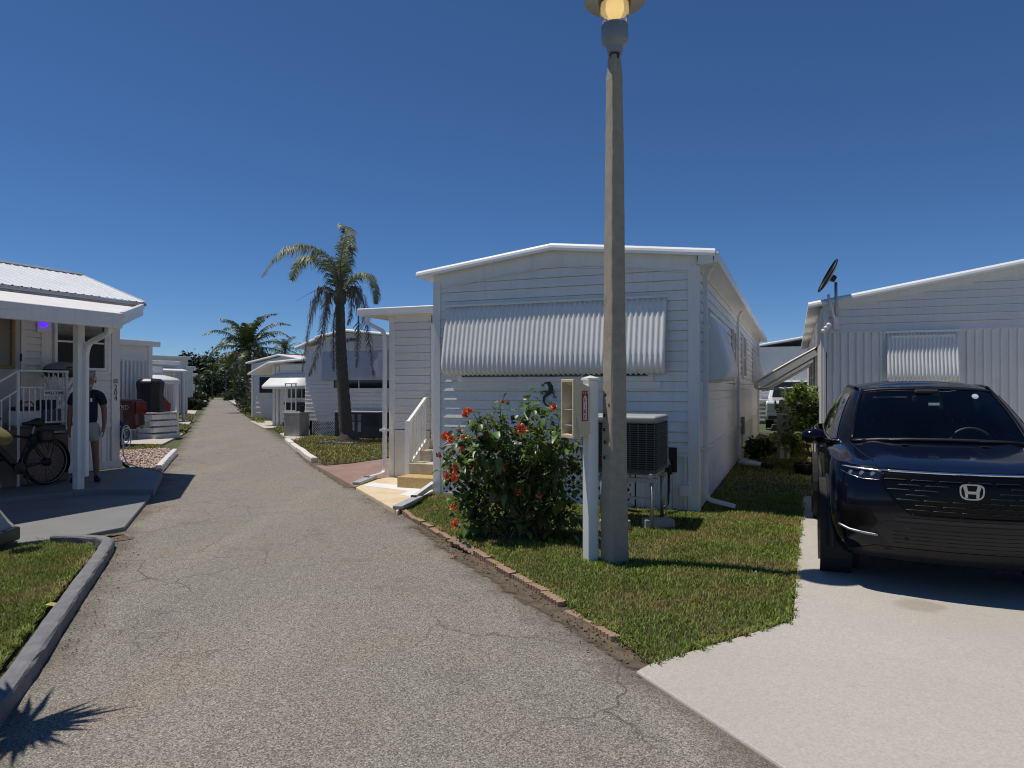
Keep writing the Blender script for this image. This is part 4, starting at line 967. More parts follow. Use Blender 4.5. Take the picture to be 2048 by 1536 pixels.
pm = mat('hibiscus_petal', (.86, .20, .06), .5, .15, 30, island=.25); pm2 = mat('hibiscus_faded', (.42, .13, .085), .6, .15, 30, island=.3)
def flower_mesh(seed, m):
    r2 = random.Random(seed); V, T = [], []
    for k in range(26):
        th, ph = r2.uniform(0, 6.28), r2.uniform(-.2, 1.45); d = Vector((math.cos(th)*math.cos(ph), math.sin(th)*math.cos(ph), math.sin(ph))); s = d.orthogonal().normalized(); s = Matrix.Rotation(r2.uniform(0, 6.28), 3, d)@s
        r_ = r2.uniform(.7, 1.0); w_ = r2.uniform(.28, .42); o = len(V); nn = d.cross(s)
        V += [d*.08, d*r_*.6+s*w_+nn*r2.uniform(-.15, .15), d*r_+s*w_*.5+nn*r2.uniform(-.3, .3), d*r_*.95-s*w_*.5+nn*r2.uniform(-.3, .3), d*r_*.6-s*w_+nn*r2.uniform(-.15, .15), d*r_*.7+nn*.08]
        T += [(o, o+1, o+5), (o+1, o+2, o+5), (o+2, o+3, o+5), (o+3, o+4, o+5), (o+4, o, o+5)]
    mb = MB(); mb.v = [tuple(v) for v in V]; mb.f = T; return mb.mesh('flower', m)
fms = [flower_mesh(s, pm) for s in range(4)]+[flower_mesh(9, pm2)]
for i, (fx, fy, sz, kd) in enumerate([(936, 826, .056, 0), (1043, 859, .060, 1), (893, 874, .054, 2), (903, 880, .046, 3), (1104, 814, .044, 1), (1004, 803, .024, 0), (1000, 935, .058, 3), (908, 938, .052, 0), (891, 950, .046, 1), (908, 957, .044, 2), (1033, 984, .050, 2), (1054, 968, .032, 0), (906, 1016, .040, 3), (907, 1046, .046, 1), (923, 899, .034, 2), (906, 905, .028, 4), (877, 911, .032, 4), (928, 875, .030, 3), (1000, 903, .036, 4), (946, 939, .026, 1), (918, 862, .026, 4), (1079, 990, .034, 4), (1006, 955, .026, 4)]):
    o = bpy.data.objects.new('flower', fms[kd]); COL.objects.link(o); o.parent = hb_
    o.location = PD(fx, fy, 7.0+.12*(i % 4))-HB; o.scale = (sz*1.2,)*3; o.rotation_euler = (R(60)+rr.uniform(-.5, .5), rr.uniform(-.6, .6), rr.uniform(0, 6))
# stones round the bush
for i, (px, py) in enumerate(((1010, 1083), (1045, 1086), (1085, 1084), (1120, 1080), (1148, 1074), (985, 1078))):
    p = G(px, py); s = MB().lathe([(0, .0), (.08, .01), (.10, .04), (.07, .075), (0, .085)], 9).build('edging_stone', mat('bed_stone', (.24, .20, .17), .9, .3, 14, bump=.5), smooth=True)
    s.location = (p.x, p.y, .0); s.scale = (1.1+.3*(i % 2), .7, .7+.1*(i % 3)); s.rotation_euler = (0, 0, .3*i); tag(s, ['second stone from the left under the front of the hibiscus bush', 'third stone from the left under the front of the hibiscus bush', 'fourth stone from the left under the front of the hibiscus bush', 'fifth stone from the left, near the white post, under the hibiscus', 'rightmost stone under the hibiscus, just behind the white post', 'leftmost stone of the row under the hibiscus bush'][i], 'stone', 'stones edging the hibiscus bed')
gs = MB().box(-.13, .13, -.03, .03, 0, .22).build('leaning_slab', M['oldconc'], bevel=.02); gs.location = G(905, 992)+V3(0, 0, .02); gs.rotation_euler = (R(-18), 0, -.4); tag(gs, 'pale slab leaning on the lattice behind the bush', 'slab')

# ================================================================ scalloped brick edging
ed = thing('brick_edging', 'scalloped brown brick edging between lawn and road', 'edging', (0, 6, 0))
def scallop():
    mb = MB(); L, n6, d = .30, 6, .034; pl = []
    for i in range(n6):
        c = -L/2+L*(i+.5)/n6; r = L/n6/2
        for k in range(5): a = math.pi+math.pi*k/4; pl.append((c+r*math.cos(a), -d/2+r*.9*math.sin(a)))
    for i in reversed(range(n6)):
        c = -L/2+L*(i+.5)/n6; r = L/n6/2
        for k in range(5): a = math.pi*k/4; pl.append((c+r*math.cos(a), d/2+r*.9*math.sin(a)))
    return mb.prism(pl, -.09, .048).mesh('brick', M['brick'])
sm = scallop()
def put_brick(p, d, tilt=(0, 0), z=0):
    o = bpy.data.objects.new('brick', sm); COL.objects.link(o); o.parent = ed
    o.location = (p.x, p.y-6, z); o.rotation_euler = (tilt[0], tilt[1], math.atan2(d.y, d.x))
def run(a, b_, sink=0):
    a, b_ = G(*a), G(*b_); L = (b_-a).length; d = (b_-a).normalized(); k = max(1, round(L/.305))
    for i in range(k): c = a+d*(i+.5)*L/k; put_brick(c+Vector((rr.uniform(-.012, .012), rr.uniform(-.012, .012), 0)), d, (rr.uniform(-.10, .10), rr.uniform(-.06, .06)), rr.uniform(-.012, .012)-sink)
run((806, 1025), (900, 1084)); run((952, 1112), (1128, 1216)); run((1130, 1218), (1182, 1250), .045); run((1184, 1252), (1238, 1290), .015)
d_ = (G(950, 1105)-G(900, 1080)).normalized()
put_brick(G(905, 1086), d_, (.15, .05), -.02)
for i, (px, py, t) in enumerate(((925, 1098, .9), (938, 1102, 1.15), (948, 1108, 1.3))): put_brick(G(px, py), Matrix.Rotation(R(25), 3, 'Z')@d_, (t*.6, .35), .01)
# white kerb blocks further up the road
kb = thing('kerb_blocks', 'uneven white kerb blocks edging the lawn under the palm', 'edging', (-5, 17, 0))
for i, (a, b_) in enumerate((((574, 884), (584, 893)), ((585, 894), (598, 903)), ((599, 903), (607, 909)), ((606, 909), (615, 916)), ((615, 916), (629, 926)))):
    p, q = G(*a), G(*b_); mb = MB().bar((p.x+5, p.y-17, .05+.01*(i % 2)), (q.x+5, q.y-17, .05+.012*((i+1) % 2)), .14, .12); mb.build('block', M['stucco'], kb, bevel=.02)
lf = MB(); 
for k in range(7): a = k*.9; lf.add([(0, 0, .004), (.035*math.cos(a), .035*math.sin(a), .02), (.035*math.cos(a+.7), .035*math.sin(a+.7), .006)], [(0, 1, 2)])
o = lf.build('fallen_flower', pm2); o.location = G(907, 1117)+V3(0, 0, .012); tag(o, 'fallen reddish flower on the road by the brick edging', 'flower')
lf = MB().add([(-.05, 0, 0), (-.02, .035, .01), (.03, .03, .012), (.05, .0, .004), (.03, -.03, .01), (-.02, -.03, .012)], [(0, 1, 2, 3, 4, 5)])
o = lf.build('fallen_leaf', mat('yellow_leaf', (.42, .36, .10), .6, .1, 30), solid=.002); o.location = G(107, 1214, .06)+V3(.0, 0, .01); o.rotation_euler = (.1, .25, .4); tag(o, 'yellow fallen leaf beside the grey kerb', 'leaf')
# ================================================================ parked car on the driveway
M['paint'] = mat('dark_navy_paint', (.0022, .0031, .0110), .10, 0, spec=.34)
M['gloss'] = mat('gloss_black', (.004, .004, .005), .22, 0, spec=.22)
M['clad'] = mat('black_cladding', (.009, .009, .010), .5, .12, 40, bump=.1, bscale=200)
def glassmat(name, tint, ior=1.45):
    m = bpy.data.materials.new(name); m.use_nodes = True; n, l = m.node_tree.nodes, m.node_tree.links
    n.remove(n['Principled BSDF']); out = n['Material Output']
    t = n.new('ShaderNodeBsdfTransparent'); t.inputs[0].default_value = (*tint, 1); g = n.new('ShaderNodeBsdfGlossy'); g.inputs['Roughness'].default_value = .02
    fr = n.new('ShaderNodeFresnel'); fr.inputs[0].default_value = ior; mx = n.new('ShaderNodeMixShader')
    l.new(fr.outputs[0], mx.inputs[0]); l.new(t.outputs[0], mx.inputs[1]); l.new(g.outputs[0], mx.inputs[2]); l.new(mx.outputs[0], out.inputs[0]); return m
M['screen'] = glassmat('windscreen_glass', (.84, .90, .87)); M['tintglass'] = glassmat('tinted_side_glass', (.03, .034, .036), 1.5)

car = lot('suv', 'dark navy compact SUV parked nose out on the pale driveway', 'car', 6.18, -3.30, .02)
# levels of the lower body: height, half width, front, bow of the front, corner length
LV_ = [(.235, .845, .20, .20, .46), (.30, .875, .115, .20, .44), (.40, .905, .045, .20, .42), (.52, .925, .012, .205, .40), (.64, .932, .0, .21, .40), (.76, .933, .0, .22, .42), (.86, .930, .012, .235, .44), (.93, .924, .035, .25, .47), (.968, .915, .062, .265, .50)]
def lev(z):
    if z <= LV_[0][0]: return LV_[0][1:]
    for a, b_ in zip(LV_, LV_[1:]):
        if z <= b_[0]: t = (z-a[0])/(b_[0]-a[0]); return tuple(a[i]+(b_[i]-a[i])*t for i in range(1, 5))
    return LV_[-1][1:]
def half_outline(w_, f, bow, cl):
    p = []
    for i in range(15): x = .80*w_*i/14; p.append((x, f+bow*(x/w_)**2))
    a = p[-1]; sl = 2*bow*.8/w_; c = (w_*.985, a[1]+(w_*.985-a[0])*sl+.02); e = (w_, f+cl)
    for i in range(1, 13): t = i/12; p.append((a[0]*(1-t)**2+2*c[0]*t*(1-t)+e[0]*t*t, a[1]*(1-t)**2+2*c[1]*t*(1-t)+e[1]*t*t))
    for i in range(1, 61): y = e[1]+(4.45-e[1])*i/60; p.append((w_*(1-.012*((y-2.4)/2)**2*(1 if y > 2.4 else .3)), y))
    q = p[-1]
    for i in range(1, 9): t = i/8; c2 = (q[0]*.98, 4.66); e2 = (q[0]*.75, 4.69); p.append((q[0]*(1-t)**2+2*c2[0]*t*(1-t)+e2[0]*t*t, q[1]*(1-t)**2+2*c2[1]*t*(1-t)+e2[1]*t*t))
    for i in range(1, 7): p.append((e2[0]*(1-i/6), 4.69+.01*i/6))
    return p
def fy(x, z):                            # front surface: distance back from the nose at (x, z)
    w_, f, bow, cl = lev(z); o = half_outline(w_, f, bow, cl)[:27]; ax = abs(x)
    for (xa, ya), (xb, yb) in zip(o, o[1:]):
        if ax <= xb: return ya+(yb-ya)*(ax-xa)/(xb-xa+1e-9)
    return o[-1][1]
def shoulder(y):                         # height of the top of the lower body along the side
    if y < .10: return .968
    if y < .9: return .968+.062*((y-.10)/.8)**.8
    return 1.03+.075*min(1, (y-.9)/3.2)
NH = len(half_outline(.9, 0, .2, .4))
zs_ = [.235, .27, .30, .35, .40, .46, .52, .58, .64, .70, .76, .81, .86, .895, .93, .95, .968]
rows = []
for zi, z in enumerate(zs_):
    o = half_outline(*lev(z)); k = max(0, (z-.76)/(.968-.76)); r = []
    for x, y in o:
        zz = z+(shoulder(y)-.968)*k; inset = 0
        if 1.0 < y < 4.3: inset = .018*math.exp(-((z-.60)/.13)**2)         # hollow along the doors
        r.append((x-inset, y, zz))
    rows.append(r)
bm = MB(); n2 = 2*NH-2
def full(r): return r+[(-x, y, z) for x, y, z in reversed(r[1:-1])]
rows_f = [full(r) for r in rows]
for r in rows_f: bm.v += r
def in_arch(c):
    return abs(c[0]) > .62 and any((c[1]-ya)**2+(c[2]-.36)**2 < .425**2 for ya in (.93, 3.63))
for i in range(len(rows_f)-1):
    for j in range(n2):
        a, b_ = i*n2+j, i*n2+(j+1) % n2; f = (a, b_, b_+n2, a+n2); c = [sum(bm.v[q][t] for q in f)/4 for t in range(3)]
        if not in_arch(c): bm.f.append(f)
# hood and cowl: continuous cap from the shoulder line up over the bonnet
top = rows[-1]
def hood_z(x, y):
    zc = .972+.135*min(1, max(0, (y-.06)/1.15))**.62+.03*max(0, y-.9); ax = abs(x)
    z = zc-.030*(ax/.86)**2-.05*max(0, (ax-.70)/.2)**2
    z -= .014*math.exp(-((ax-.66)/.05)**2)*min(1, max(0, (y-.25)/.3))      # groove beside the raised centre
    z += .010*math.exp(-((ax-.42-.10*(y-.2))/.07)**2)*min(1, max(0, y-.2)*2)
    return z
body = bm.build('body', M['paint'], car, auto=32, fix=True)
hd = MB(); nx, ny = 40, 26
def wtop(y):
    for (xa, ya, _), (xb, yb, _) in zip(top, top[1:]):
        if ya <= y <= yb and xb > .2: return xa+(xb-xa)*(y-ya)/(yb-ya+1e-9)
    return .915
def hoodpt(a, b_):
    s = 2*a-1; x = s*.913; y0 = fy(x, .966)+.004; y1 = 1.32+.16*(1-abs(s))*0+.10*abs(s)**2
    y = y0+(max(y1, y0+.02)-y0)*b_; e = abs(s)**10; front = (1-b_)**10
    z = hood_z(x, y); zz = shoulder(y)+.001
    return (x, y, z*(1-max(e, front))+zz*max(e, front))
hd.grid(hoodpt, nx, ny); hd.build('hood', M['paint'], car, smooth=True, fix=True)
for s in (-1, 1):
    MB().tube([(s*(.615+.12*t), .36+.95*t, hood_z(.615+.12*t, .36+.95*t)+.0005) for t in [k/8 for k in range(9)]], .0035, 5).build('hood_gap', M['black'], body)
# cabin: rings at the belt and the roof rail
def cab(k):                              # half ring k=0 belt .. 1 roof
    P0 = [(0, 1.17), (.25, 1.18), (.50, 1.225), (.70, 1.31), (.80, 1.42), (.865, 1.62), (.880, 2.0), (.885, 2.6), (.880, 3.2), (.87, 3.7), (.83, 4.2), (.72, 4.52), (.40, 4.62), (0, 4.64)]
    Z0 = [1.118, 1.115, 1.105, 1.085, 1.07, 1.055, 1.06, 1.075, 1.09, 1.105, 1.12, 1.12, 1.12, 1.12]
    P1 = [(0, 1.97), (.22, 1.975), (.42, 2.0), (.555, 2.05), (.600, 2.13), (.625, 2.25), (.640, 2.5), (.645, 2.8), (.640, 3.2), (.630, 3.6), (.61, 3.95), (.55, 4.13), (.30, 4.20), (0, 4.21)]
    Z1 = [1.600, 1.598, 1.590, 1.572, 1.568, 1.575, 1.592, 1.600, 1.598, 1.585, 1.56, 1.545, 1.555, 1.56]
    b_ = math.sin(math.pi*k)*.028
    out = []
    for (xa, ya), za, (xb, yb), zb in zip(P0, Z0, P1, Z1):
        x, y, z = xa+(xb-xa)*k, ya+(yb-ya)*k, za+(zb-za)*k; d = Vector((x, (y-2.9)*.6, 0)); d = d.normalized() if d.length else d
        out.append((x+d.x*b_, y+d.y*b_, z))
    return out
K = 8; rings = [full(cab(i/K)) for i in range(K+1)]; nr = len(rings[0]); sh = MB()
for r in rings: sh.v += r
def seg_of(j): return j if j < 13 else 2*13-1-j
for i in range(K):
    for j in range(nr):
        if seg_of(j) in (0, 1, 2): continue            # windscreen opening
        a, b_ = i*nr+j, i*nr+(j+1) % nr; sh.f.append((a, b_, b_+nr, a+nr))
sh.build('cabin_shell', M['paint'], car, auto=40, fix=True)
# roof
rf = cab(1.0); rr_ = MB()
def roofpt(a, b_):
    s = 2*a-1; i = b_*13; k = min(12, int(i)); t = i-k
    e = [p+(q-p)*t for p, q in zip(rf[k], rf[k+1])]; 
    y = e[1]; w_ = max(e[0], .0)
    return (s*w_, y+0*s, e[2]+.075*(1-s*s)*min(1, max(.0, (y-1.97)/.5))**.6*min(1, max(0, (4.21-y)/.4))**.6+.004)
rp = []
ysr = [1.965+(4.215-1.965)*k/24 for k in range(25)]
def roof_w(y):
    pts = [(p[1], p[0], p[2]) for p in rf]
    for (ya, xa, za), (yb, xb, zb) in zip(pts, pts[1:]):
        if ya <= y <= yb+1e-9: t = (y-ya)/(yb-ya+1e-9); return xa+(xb-xa)*t, za+(zb-za)*t
    return (0, pts[-1][2]) if y > 3 else (0, pts[0][2])
def roofp(a, b_):
    y = 1.97+(4.21-1.97)*b_; w_, z = roof_w(y); s = 2*a-1; fade = min(1, (y-1.965)/.35)**.55*min(1, max(0, (4.212-y)/.3))**.55
    return (s*w_, y, z+.080*(1-abs(s)**2.4)*fade+.003)
MB().grid(roofp, 28, 30).build('roof', M['paint'], car, smooth=True, fix=True)
for s in (-1, 1): MB().tube([(s*(roof_w(y)[0]-.03), y, roof_w(y)[1]+.022) for y in [2.2+.18*k for k in range(11)]], .012, 6).build('roof_rail', M['gloss'], car, smooth=True)
# windscreen
def ws_pt(a, b_):
    i = abs(2*a-1)*3; k = min(2, int(i)); t = i-k; c = cab(.02+.955*b_); x, y, z = [p+(q-p)*t for p, q in zip(c[k], c[k+1])]; s = 1 if a >= .5 else -1
    return (s*x, y-.004, z)
MB().grid(ws_pt, 24, 10).build('windscreen', M['screen'], car, smooth=True)
fr_ = MB(); e0 = [ws_pt(k/24, 0) for k in range(25)]; e1 = [ws_pt(k/24, 1) for k in range(25)]
fr_.tube([(x, y-.012, z+.004) for x, y, z in e0], .020, 6).tube([(x, y-.003, z) for x, y, z in e1], .012, 6); fr_.build('windscreen_seal', M['black'], car, smooth=True)
for s in (-1, 1): MB().tube([(s*c[3][0], c[3][1], c[3][2]) for c in [cab(k/8) for k in range(9)]], .020, 6).build('pillar_trim', M['gloss'], car, smooth=True)
# side glass, mullions
for s in (-1, 1):
    for ja, jb, t0, t1 in ((5, 6.7, .08, .90), (6.8, 8.6, .08, .90), (8.75, 9.8, .12, .86)):
        def sp(a, b_, s=s, ja=ja, jb=jb, t0=t0, t1=t1):
            i = ja+(jb-ja)*a
            if ja == 5: i = ja+(jb-ja)*(a+(1-a)*(b_-.1)*.0)-.55*(1-a)*(1-b_)
            k = int(i); t = i-k; c = cab(t0+(t1-t0)*b_); x, y, z = [p+(q-p)*t for p, q in zip(c[k], c[k+1])]; return (s*(x+.006), y, z)
        MB().grid(sp, 10, 6).build('side_window', M['tintglass'], car, smooth=True)
    MB().tube([(s*(c[0]+.006), c[1], c[2]) for c in [tuple(p+(q-p)*t for p, q in zip(cab(.04)[k], cab(.04)[k+1])) for k in range(4, 10) for t in (0, .5)]], .010, 5).build('window_trim', M['chrome'], car, smooth=True)
    # mirror
    mr = MB().lathe([(0, -.10), (.05, -.095), (.085, -.05), (.095, .02), (.085, .075), (.05, .095), (0, .10)], 20, (0, 0, 0), Matrix.Rotation(R(90), 3, 'Y')).xf(Matrix.Translation((s*1.03, 1.60, 1.115))@Matrix.Diagonal((1.08, .85, .80, 1)))
    m_ = mr.build('side_mirror', M['paint'], car, smooth=True)
    MB().bar((s*.86, 1.58, 1.06), (s*.98, 1.60, 1.085), .09, .05).build('mirror_arm', M['gloss'], m_, bevel=.012)
    g = MB().grid(lambda a, b_, s=s: (s*(.955+.15*a), 1.665, 1.06+.10*b_), 1, 1).build('mirror_glass', M['glass'], m_)
    # door lines and handles
    for y in (1.42, 2.48, 3.42):
        MB().tube([(s*(half_outline(*lev(z))[45][0]-.018*math.exp(-((z-.60)/.13)**2)+.001), y+.05*max(0, z-.8), z+(shoulder(y)-.968)*max(0, (z-.76)/.208)) for z in (.36, .5, .64, .78, .9, .965)], .004, 5).build('door_gap', M['black'], body)
    for y in (2.28, 3.28): MB().bar((s*.928, y-.1, .955), (s*.928, y+.08, .965), .03, .03).build('door_handle', M['paint'], car, bevel=.012)
    # sill and arch cladding
    MB().box(*sorted((s*.875, s*.925)), 1.33, 3.22, .25, .38).build('sill_cladding', M['clad'], car, bevel=.02)
    for ya in (.93, 3.63):
        ar = MB(); pr = [(.395, .86), (.395, .930), (.425, .944), (.462, .938), (.468, .90)]; na = 26
        for k in range(na+1):
            a = R(-12)+R(204)*k/na
            for r_, x in pr: ar.v.append((s*x, ya+r_*math.cos(a), max(.22, .36+r_*math.sin(a))))
        kk = len(pr)
        for k in range(na):
            for q in range(kk-1): a = k*kk+q; ar.f.append((a, a+1, a+kk+1, a+kk))
        ar.build('arch_cladding', M['clad'], car, smooth=True, fix=True)
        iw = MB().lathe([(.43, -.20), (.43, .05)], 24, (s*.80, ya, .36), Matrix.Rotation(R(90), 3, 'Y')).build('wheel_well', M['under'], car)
        # wheel: tyre > ; rim with spokes
        MW = Matrix.Rotation(R(90*s), 3, 'Y')
        ty = MB().lathe([(.235, -.10), (.30, -.118), (.345, -.112), (.360, -.085), (.362, 0), (.360, .085), (.345, .112), (.30, .118), (.25, .108), (.235, .09)], 44, (s*.80, ya, .362), MW).build('tyre', M['rubber'], None, smooth=True)
        wh = MB().lathe([(.0, .045), (.05, .05), (.06, .035), (.20, .02), (.225, .05), (.24, .098), (.235, .105), (.215, .03), (.21, -.09)], 40, (s*.80, ya, .362), MW).build('wheel', M['gloss'], car, smooth=True)
        ty.parent = wh; spk = MB()
        for k in range(10):
            a = 2*math.pi*k/10; spk.bar(Vector((s*.80, ya, .362))+MW@Vector((.05*math.cos(a), .05*math.sin(a), .075)), Vector((s*.80, ya, .362))+MW@Vector((.225*math.cos(a+.06), .225*math.sin(a+.06), .088)), .035, .02, MW@Z_)
        spk.build('spokes', mat('dark_alloy', (.12, .12, .125), .3, 0, metal=.8), wh, bevel=.004)
# front details laid on the nose
def patch(poly, off, m, name, parent=car, res=10, sub=True):
    """fill an (x,z) outline given as left and right edges: rows of (z, xl, xr)"""
    mb = MB(); rws = []
    for (za, la, ra), (zb, lb, rb) in zip(poly, poly[1:]):
        for k in range(4): t = k/4; rws.append((za+(zb-za)*t, la+(lb-la)*t, ra+(rb-ra)*t))
    rws.append(poly[-1])
    for z, xl, xr in rws:
        for k in range(res+1): x = xl+(xr-xl)*k/res; mb.v.append((x, fy(x, z)-off, z))
    for i in range(len(rws)-1):
        for k in range(res): a = i*(res+1)+k; mb.f.append((a, a+1, a+res+2, a+res+1))
    return mb.build(name, m, parent, smooth=True, fix=True)
def line(pts, r, m, name, parent, off=.006, n=6):
    P = []
    for (xa, za), (xb, zb) in zip(pts, pts[1:]):
        for k in range(5): t = k/5; x, z = xa+(xb-xa)*t, za+(zb-za)*t; P.append((x, fy(x, z)-off, z))
    x, z = pts[-1]; P.append((x, fy(x, z)-off, z)); return MB().tube(P, r, n).build(name, m, parent, smooth=True)
gr = patch([(.645, -.39, .39), (.70, -.45, .45), (.80, -.53, .53), (.865, -.565, .565), (.94, -.555, .555)], .004, M['gloss'], 'grille', res=24)
for k, z in enumerate([.672+.037*i for i in range(7)]):
    hw = .40+(.56-.40)*min(1, (z-.645)/.20); x = -hw+(.09 if k % 2 else .0)
    while x < hw-.05:
        xe = min(x+.15, hw-.01)
        if not (k in (3, 4, 5) and x < .10 and xe > -.10): line([(x, z), (x+.012, z+.004), (xe-.012, z+.004), (xe, z)], .0032, mat('grille_bar', (.013, .013, .014), .4, 0), 'grille_bar', gr, .009, 5)
        x += .18
line([(-.39, .640), (-.30, .634), (.30, .634), (.39, .640)], .008, M['gloss'], 'grille_lower_trim', gr)
for s in (-1, 1): line([(s*.40, .645), (s*.46, .70), (s*.54, .80), (s*.575, .87), (s*.56, .935)], .008, M['gloss'], 'grille_side_trim', gr)
line([(-.57, .955), (-.3, .955), (.3, .955), (.57, .955)], .011, M['chrome'], 'chrome_strip', gr, .008)
for s in (-1, 1):
    hl = patch([(.885, min(s*.585, s*.70), max(s*.585, s*.70)), (.905, min(s*.58, s*.80), max(s*.58, s*.80)), (.935, min(s*.57, s*.865), max(s*.57, s*.865)), (.962, min(s*.57, s*.885), max(s*.57, s*.885))], .005, mat('headlamp_lens', (.010, .010, .012), .05, 0, coat=1), 'headlight', res=14)
    line([(s*.575, .950), (s*.70, .956), (s*.80, .962), (s*.875, .968)], .009, mat('lamp_strip', (.50, .54, .60), .2, 0, metal=.6), 'running_light', hl, .009)
    for k in range(3): x = s*(.63+.075*k); MB().lathe([(0, 0), (.02, -.002), (.024, -.008)], 12, (x, fy(x, .918)-.006, .918), Matrix.Rotation(R(90), 3, 'X')).build('lamp_unit', mat('lamp_grey', (.42, .43, .46), .18, 0, metal=.9), hl)
    line([(s*.59, .884), (s*.70, .884), (s*.79, .905), (s*.86, .935)], .0035, M['chrome'], 'lamp_edge', hl, .008)
    line([(s*.60, .455), (s*.70, .462), (s*.80, .475), (s*.87, .50)], .011, mat('silver_trim', (.30, .31, .33), .35, 0, metal=.7), 'bumper_strip', car, .008)
    patch([(.48, min(s*.66, s*.80), max(s*.66, s*.80)), (.56, min(s*.60, s*.86), max(s*.60, s*.86)), (.66, min(s*.66, s*.86), max(s*.66, s*.86))], .003, M['gloss'], 'bumper_recess')
lo = patch([(.375, -.50, .50), (.43, -.56, .56), (.52, -.62, .62), (.575, -.55, .55)], .004, M['clad'], 'lower_intake', res=24)
for z in (.41, .44, .47, .50, .53): line([(-.50, z), (.50, z)], .0025, M['clad'], 'intake_slat', lo, .006)
patch([(.585, -.50, .50), (.61, -.48, .48)], .007, mat('satin_trim', (.014, .014, .015), .4, 0), 'bumper_bar', res=24)
patch([(.245, -.80, .80), (.30, -.80, .80), (.365, -.62, .62)], .005, M['clad'], 'lower_valance', res=30)
MB().lathe([(0, 0), (.02, -.004), (.026, -.01)], 14, (-.40, fy(-.40, .455)-.006, .455), Matrix.Rotation(R(90), 3, 'X')).build('parking_sensor', M['gloss'], car)
# emblem: a letter in a rounded frame
ey = fy(0, .835)-.020
em = MB(); n_ = 40
def rr_pt(t, hw, hh, p=3.2):
    c, s = math.cos(t), math.sin(t); tap = 1+.10*(1 if s > 0 else -1)*abs(s)
    return (hw*tap*math.copysign(abs(c)**(2/p), c), hh*math.copysign(abs(s)**(2/p), s))
for k in range(n_):
    t = 2*math.pi*k/n_
    for hw, hh, y in ((.078, .058, 0), (.078, .058, -.012), (.068, .049, -.012), (.068, .049, 0)): x, z = rr_pt(t, hw, hh); em.v.append((x, ey+y, .835+z))
for k in range(n_):
    for q in range(4): a, b_ = k*4+q, k*4+(q+1) % 4; a2, b2 = ((k+1) % n_)*4+q, ((k+1) % n_)*4+(q+1) % 4; em.f.append((a, a2, b2, b_))
emo = em.build('emblem', mat('emblem_silver', (.55, .56, .57), .25, 0, metal=.85), car, fix=True)
MB().add([(x, ey+.002, .835+z) for x, z in [rr_pt(2*math.pi*k/30, .072, .053) for k in range(30)]], [tuple(range(30))]).build('emblem_back', M['gloss'], emo, solid=.003)
hl_ = MB()
for s in (-1, 1):
    pl = [(s*.026, -.044), (s*.044, -.044), (s*.047, 0), (s*.060, .046), (s*.034, .046), (s*.026, .008)]
    o_ = len(hl_.v); hl_.v += [(x, ey-.012, .835+z) for x, z in pl]+[(x, ey-.002, .835+z) for x, z in pl]; k = len(pl)
    hl_.f += [tuple(o_+i for i in range(k)), tuple(o_+k+i for i in reversed(range(k)))]+[(o_+i, o_+(i+1) % k, o_+k+(i+1) % k, o_+k+i) for i in range(k)]
hl_.box(-.030, .030, ey-.0115, ey-.002, .835-.014, .835+.006); hl_.build('emblem_letter', MATS['emblem_silver'], emo, fix=True)
# cabin interior
inn = mat('dark_interior', (.035, .035, .036), .8, .1, 20)
MB().box(-.80, .80, 1.30, 1.75, .80, 1.04).build('dashboard', inn, car, bevel=.05)
MB().grid(lambda a, b_: (-.72+1.44*a, 1.24+.35*b_+.1*abs(2*a-1), 1.085-.015*b_), 10, 4).build('dashboard_top', mat('dash_top', (.04, .04, .042), .9, .1, 30), car, smooth=True)
MB().box(-.85, .85, 1.4, 4.4, .30, .55).build('cabin_floor', inn, car)
for x in (-.37, .37):
    MB().box(x-.25, x+.25, 2.35, 2.52, .70, 1.24).build('seat_back', inn, car, bevel=.05); MB().box(x-.13, x+.13, 2.42, 2.52, 1.27, 1.46).build('headrest', inn, car, bevel=.045)
    for q in (-.05, .05): MB().tube([(x+q, 2.47, 1.22), (x+q, 2.47, 1.30)], .008, 6).build('headrest_post', M['steel'], car)
MB().box(-.62, .62, 3.2, 3.4, .70, 1.22).build('rear_seat_back', inn, car, bevel=.05)
MB().tube([(.37+.185*math.cos(t), 1.86+.05*math.sin(t), 1.03+.175*math.sin(t)) for t in [2*math.pi*k/28 for k in range(29)]], .016, 8).build('steering_wheel', mat('wheel_leather', (.03, .03, .032), .5, 0), car, smooth=True)
MB().box(-.12, .12, 1.93, 1.96, 1.46, 1.52).build('rear_view_mirror', inn, car, bevel=.012)
MB().box(-.10, .10, 1.85, 1.95, 1.54, 1.58).build('sensor_housing', inn, car, bevel=.015)
q = ws_pt(.5+.02, .68); MB().box(q[0]-.045, q[0]+.045, q[1]-.008, q[1]-.004, q[2]-.014, q[2]+.014).build('windscreen_sticker', mat('sticker', (.62, .78, .66), .6, .05, 40), car)
q = ws_pt(.80, .86); MB().lathe([(0, 0), (.028, 0), (.028, -.003), (0, -.003)], 14, (q[0], q[1]-.006, q[2]), Matrix.Rotation(R(60), 3, 'X')).build('round_sticker', mat('round_sticker', (.55, .66, .68), .6, 0), car)
MB().bar((-.46, 1.98, 1.50), (-.16, 1.975, 1.505), .012, .016).build('sun_visor_edge', mat('visor_grey', (.30, .31, .28), .7, 0), car)
for xa, xb in ((-.62, -.05), (.0, .62)):
    MB().tube([(xa, 1.225+.06*abs(xa), 1.115), ((xa+xb)/2, 1.17, 1.125), (xb, 1.19+.06*abs(xb), 1.12)], .009, 6).build('wiper', M['black'], car, smooth=True)
for x in (-.30, .30): MB().box(x-.03, x+.03, .98, 1.0, hood_z(x, 1.0), hood_z(x, 1.0)+.012).build('washer_nozzle', M['black'], car, bevel=.004)
MB().box(-.70, .70, .45, 4.3, .24, .32).build('underbody', M['under'], car)
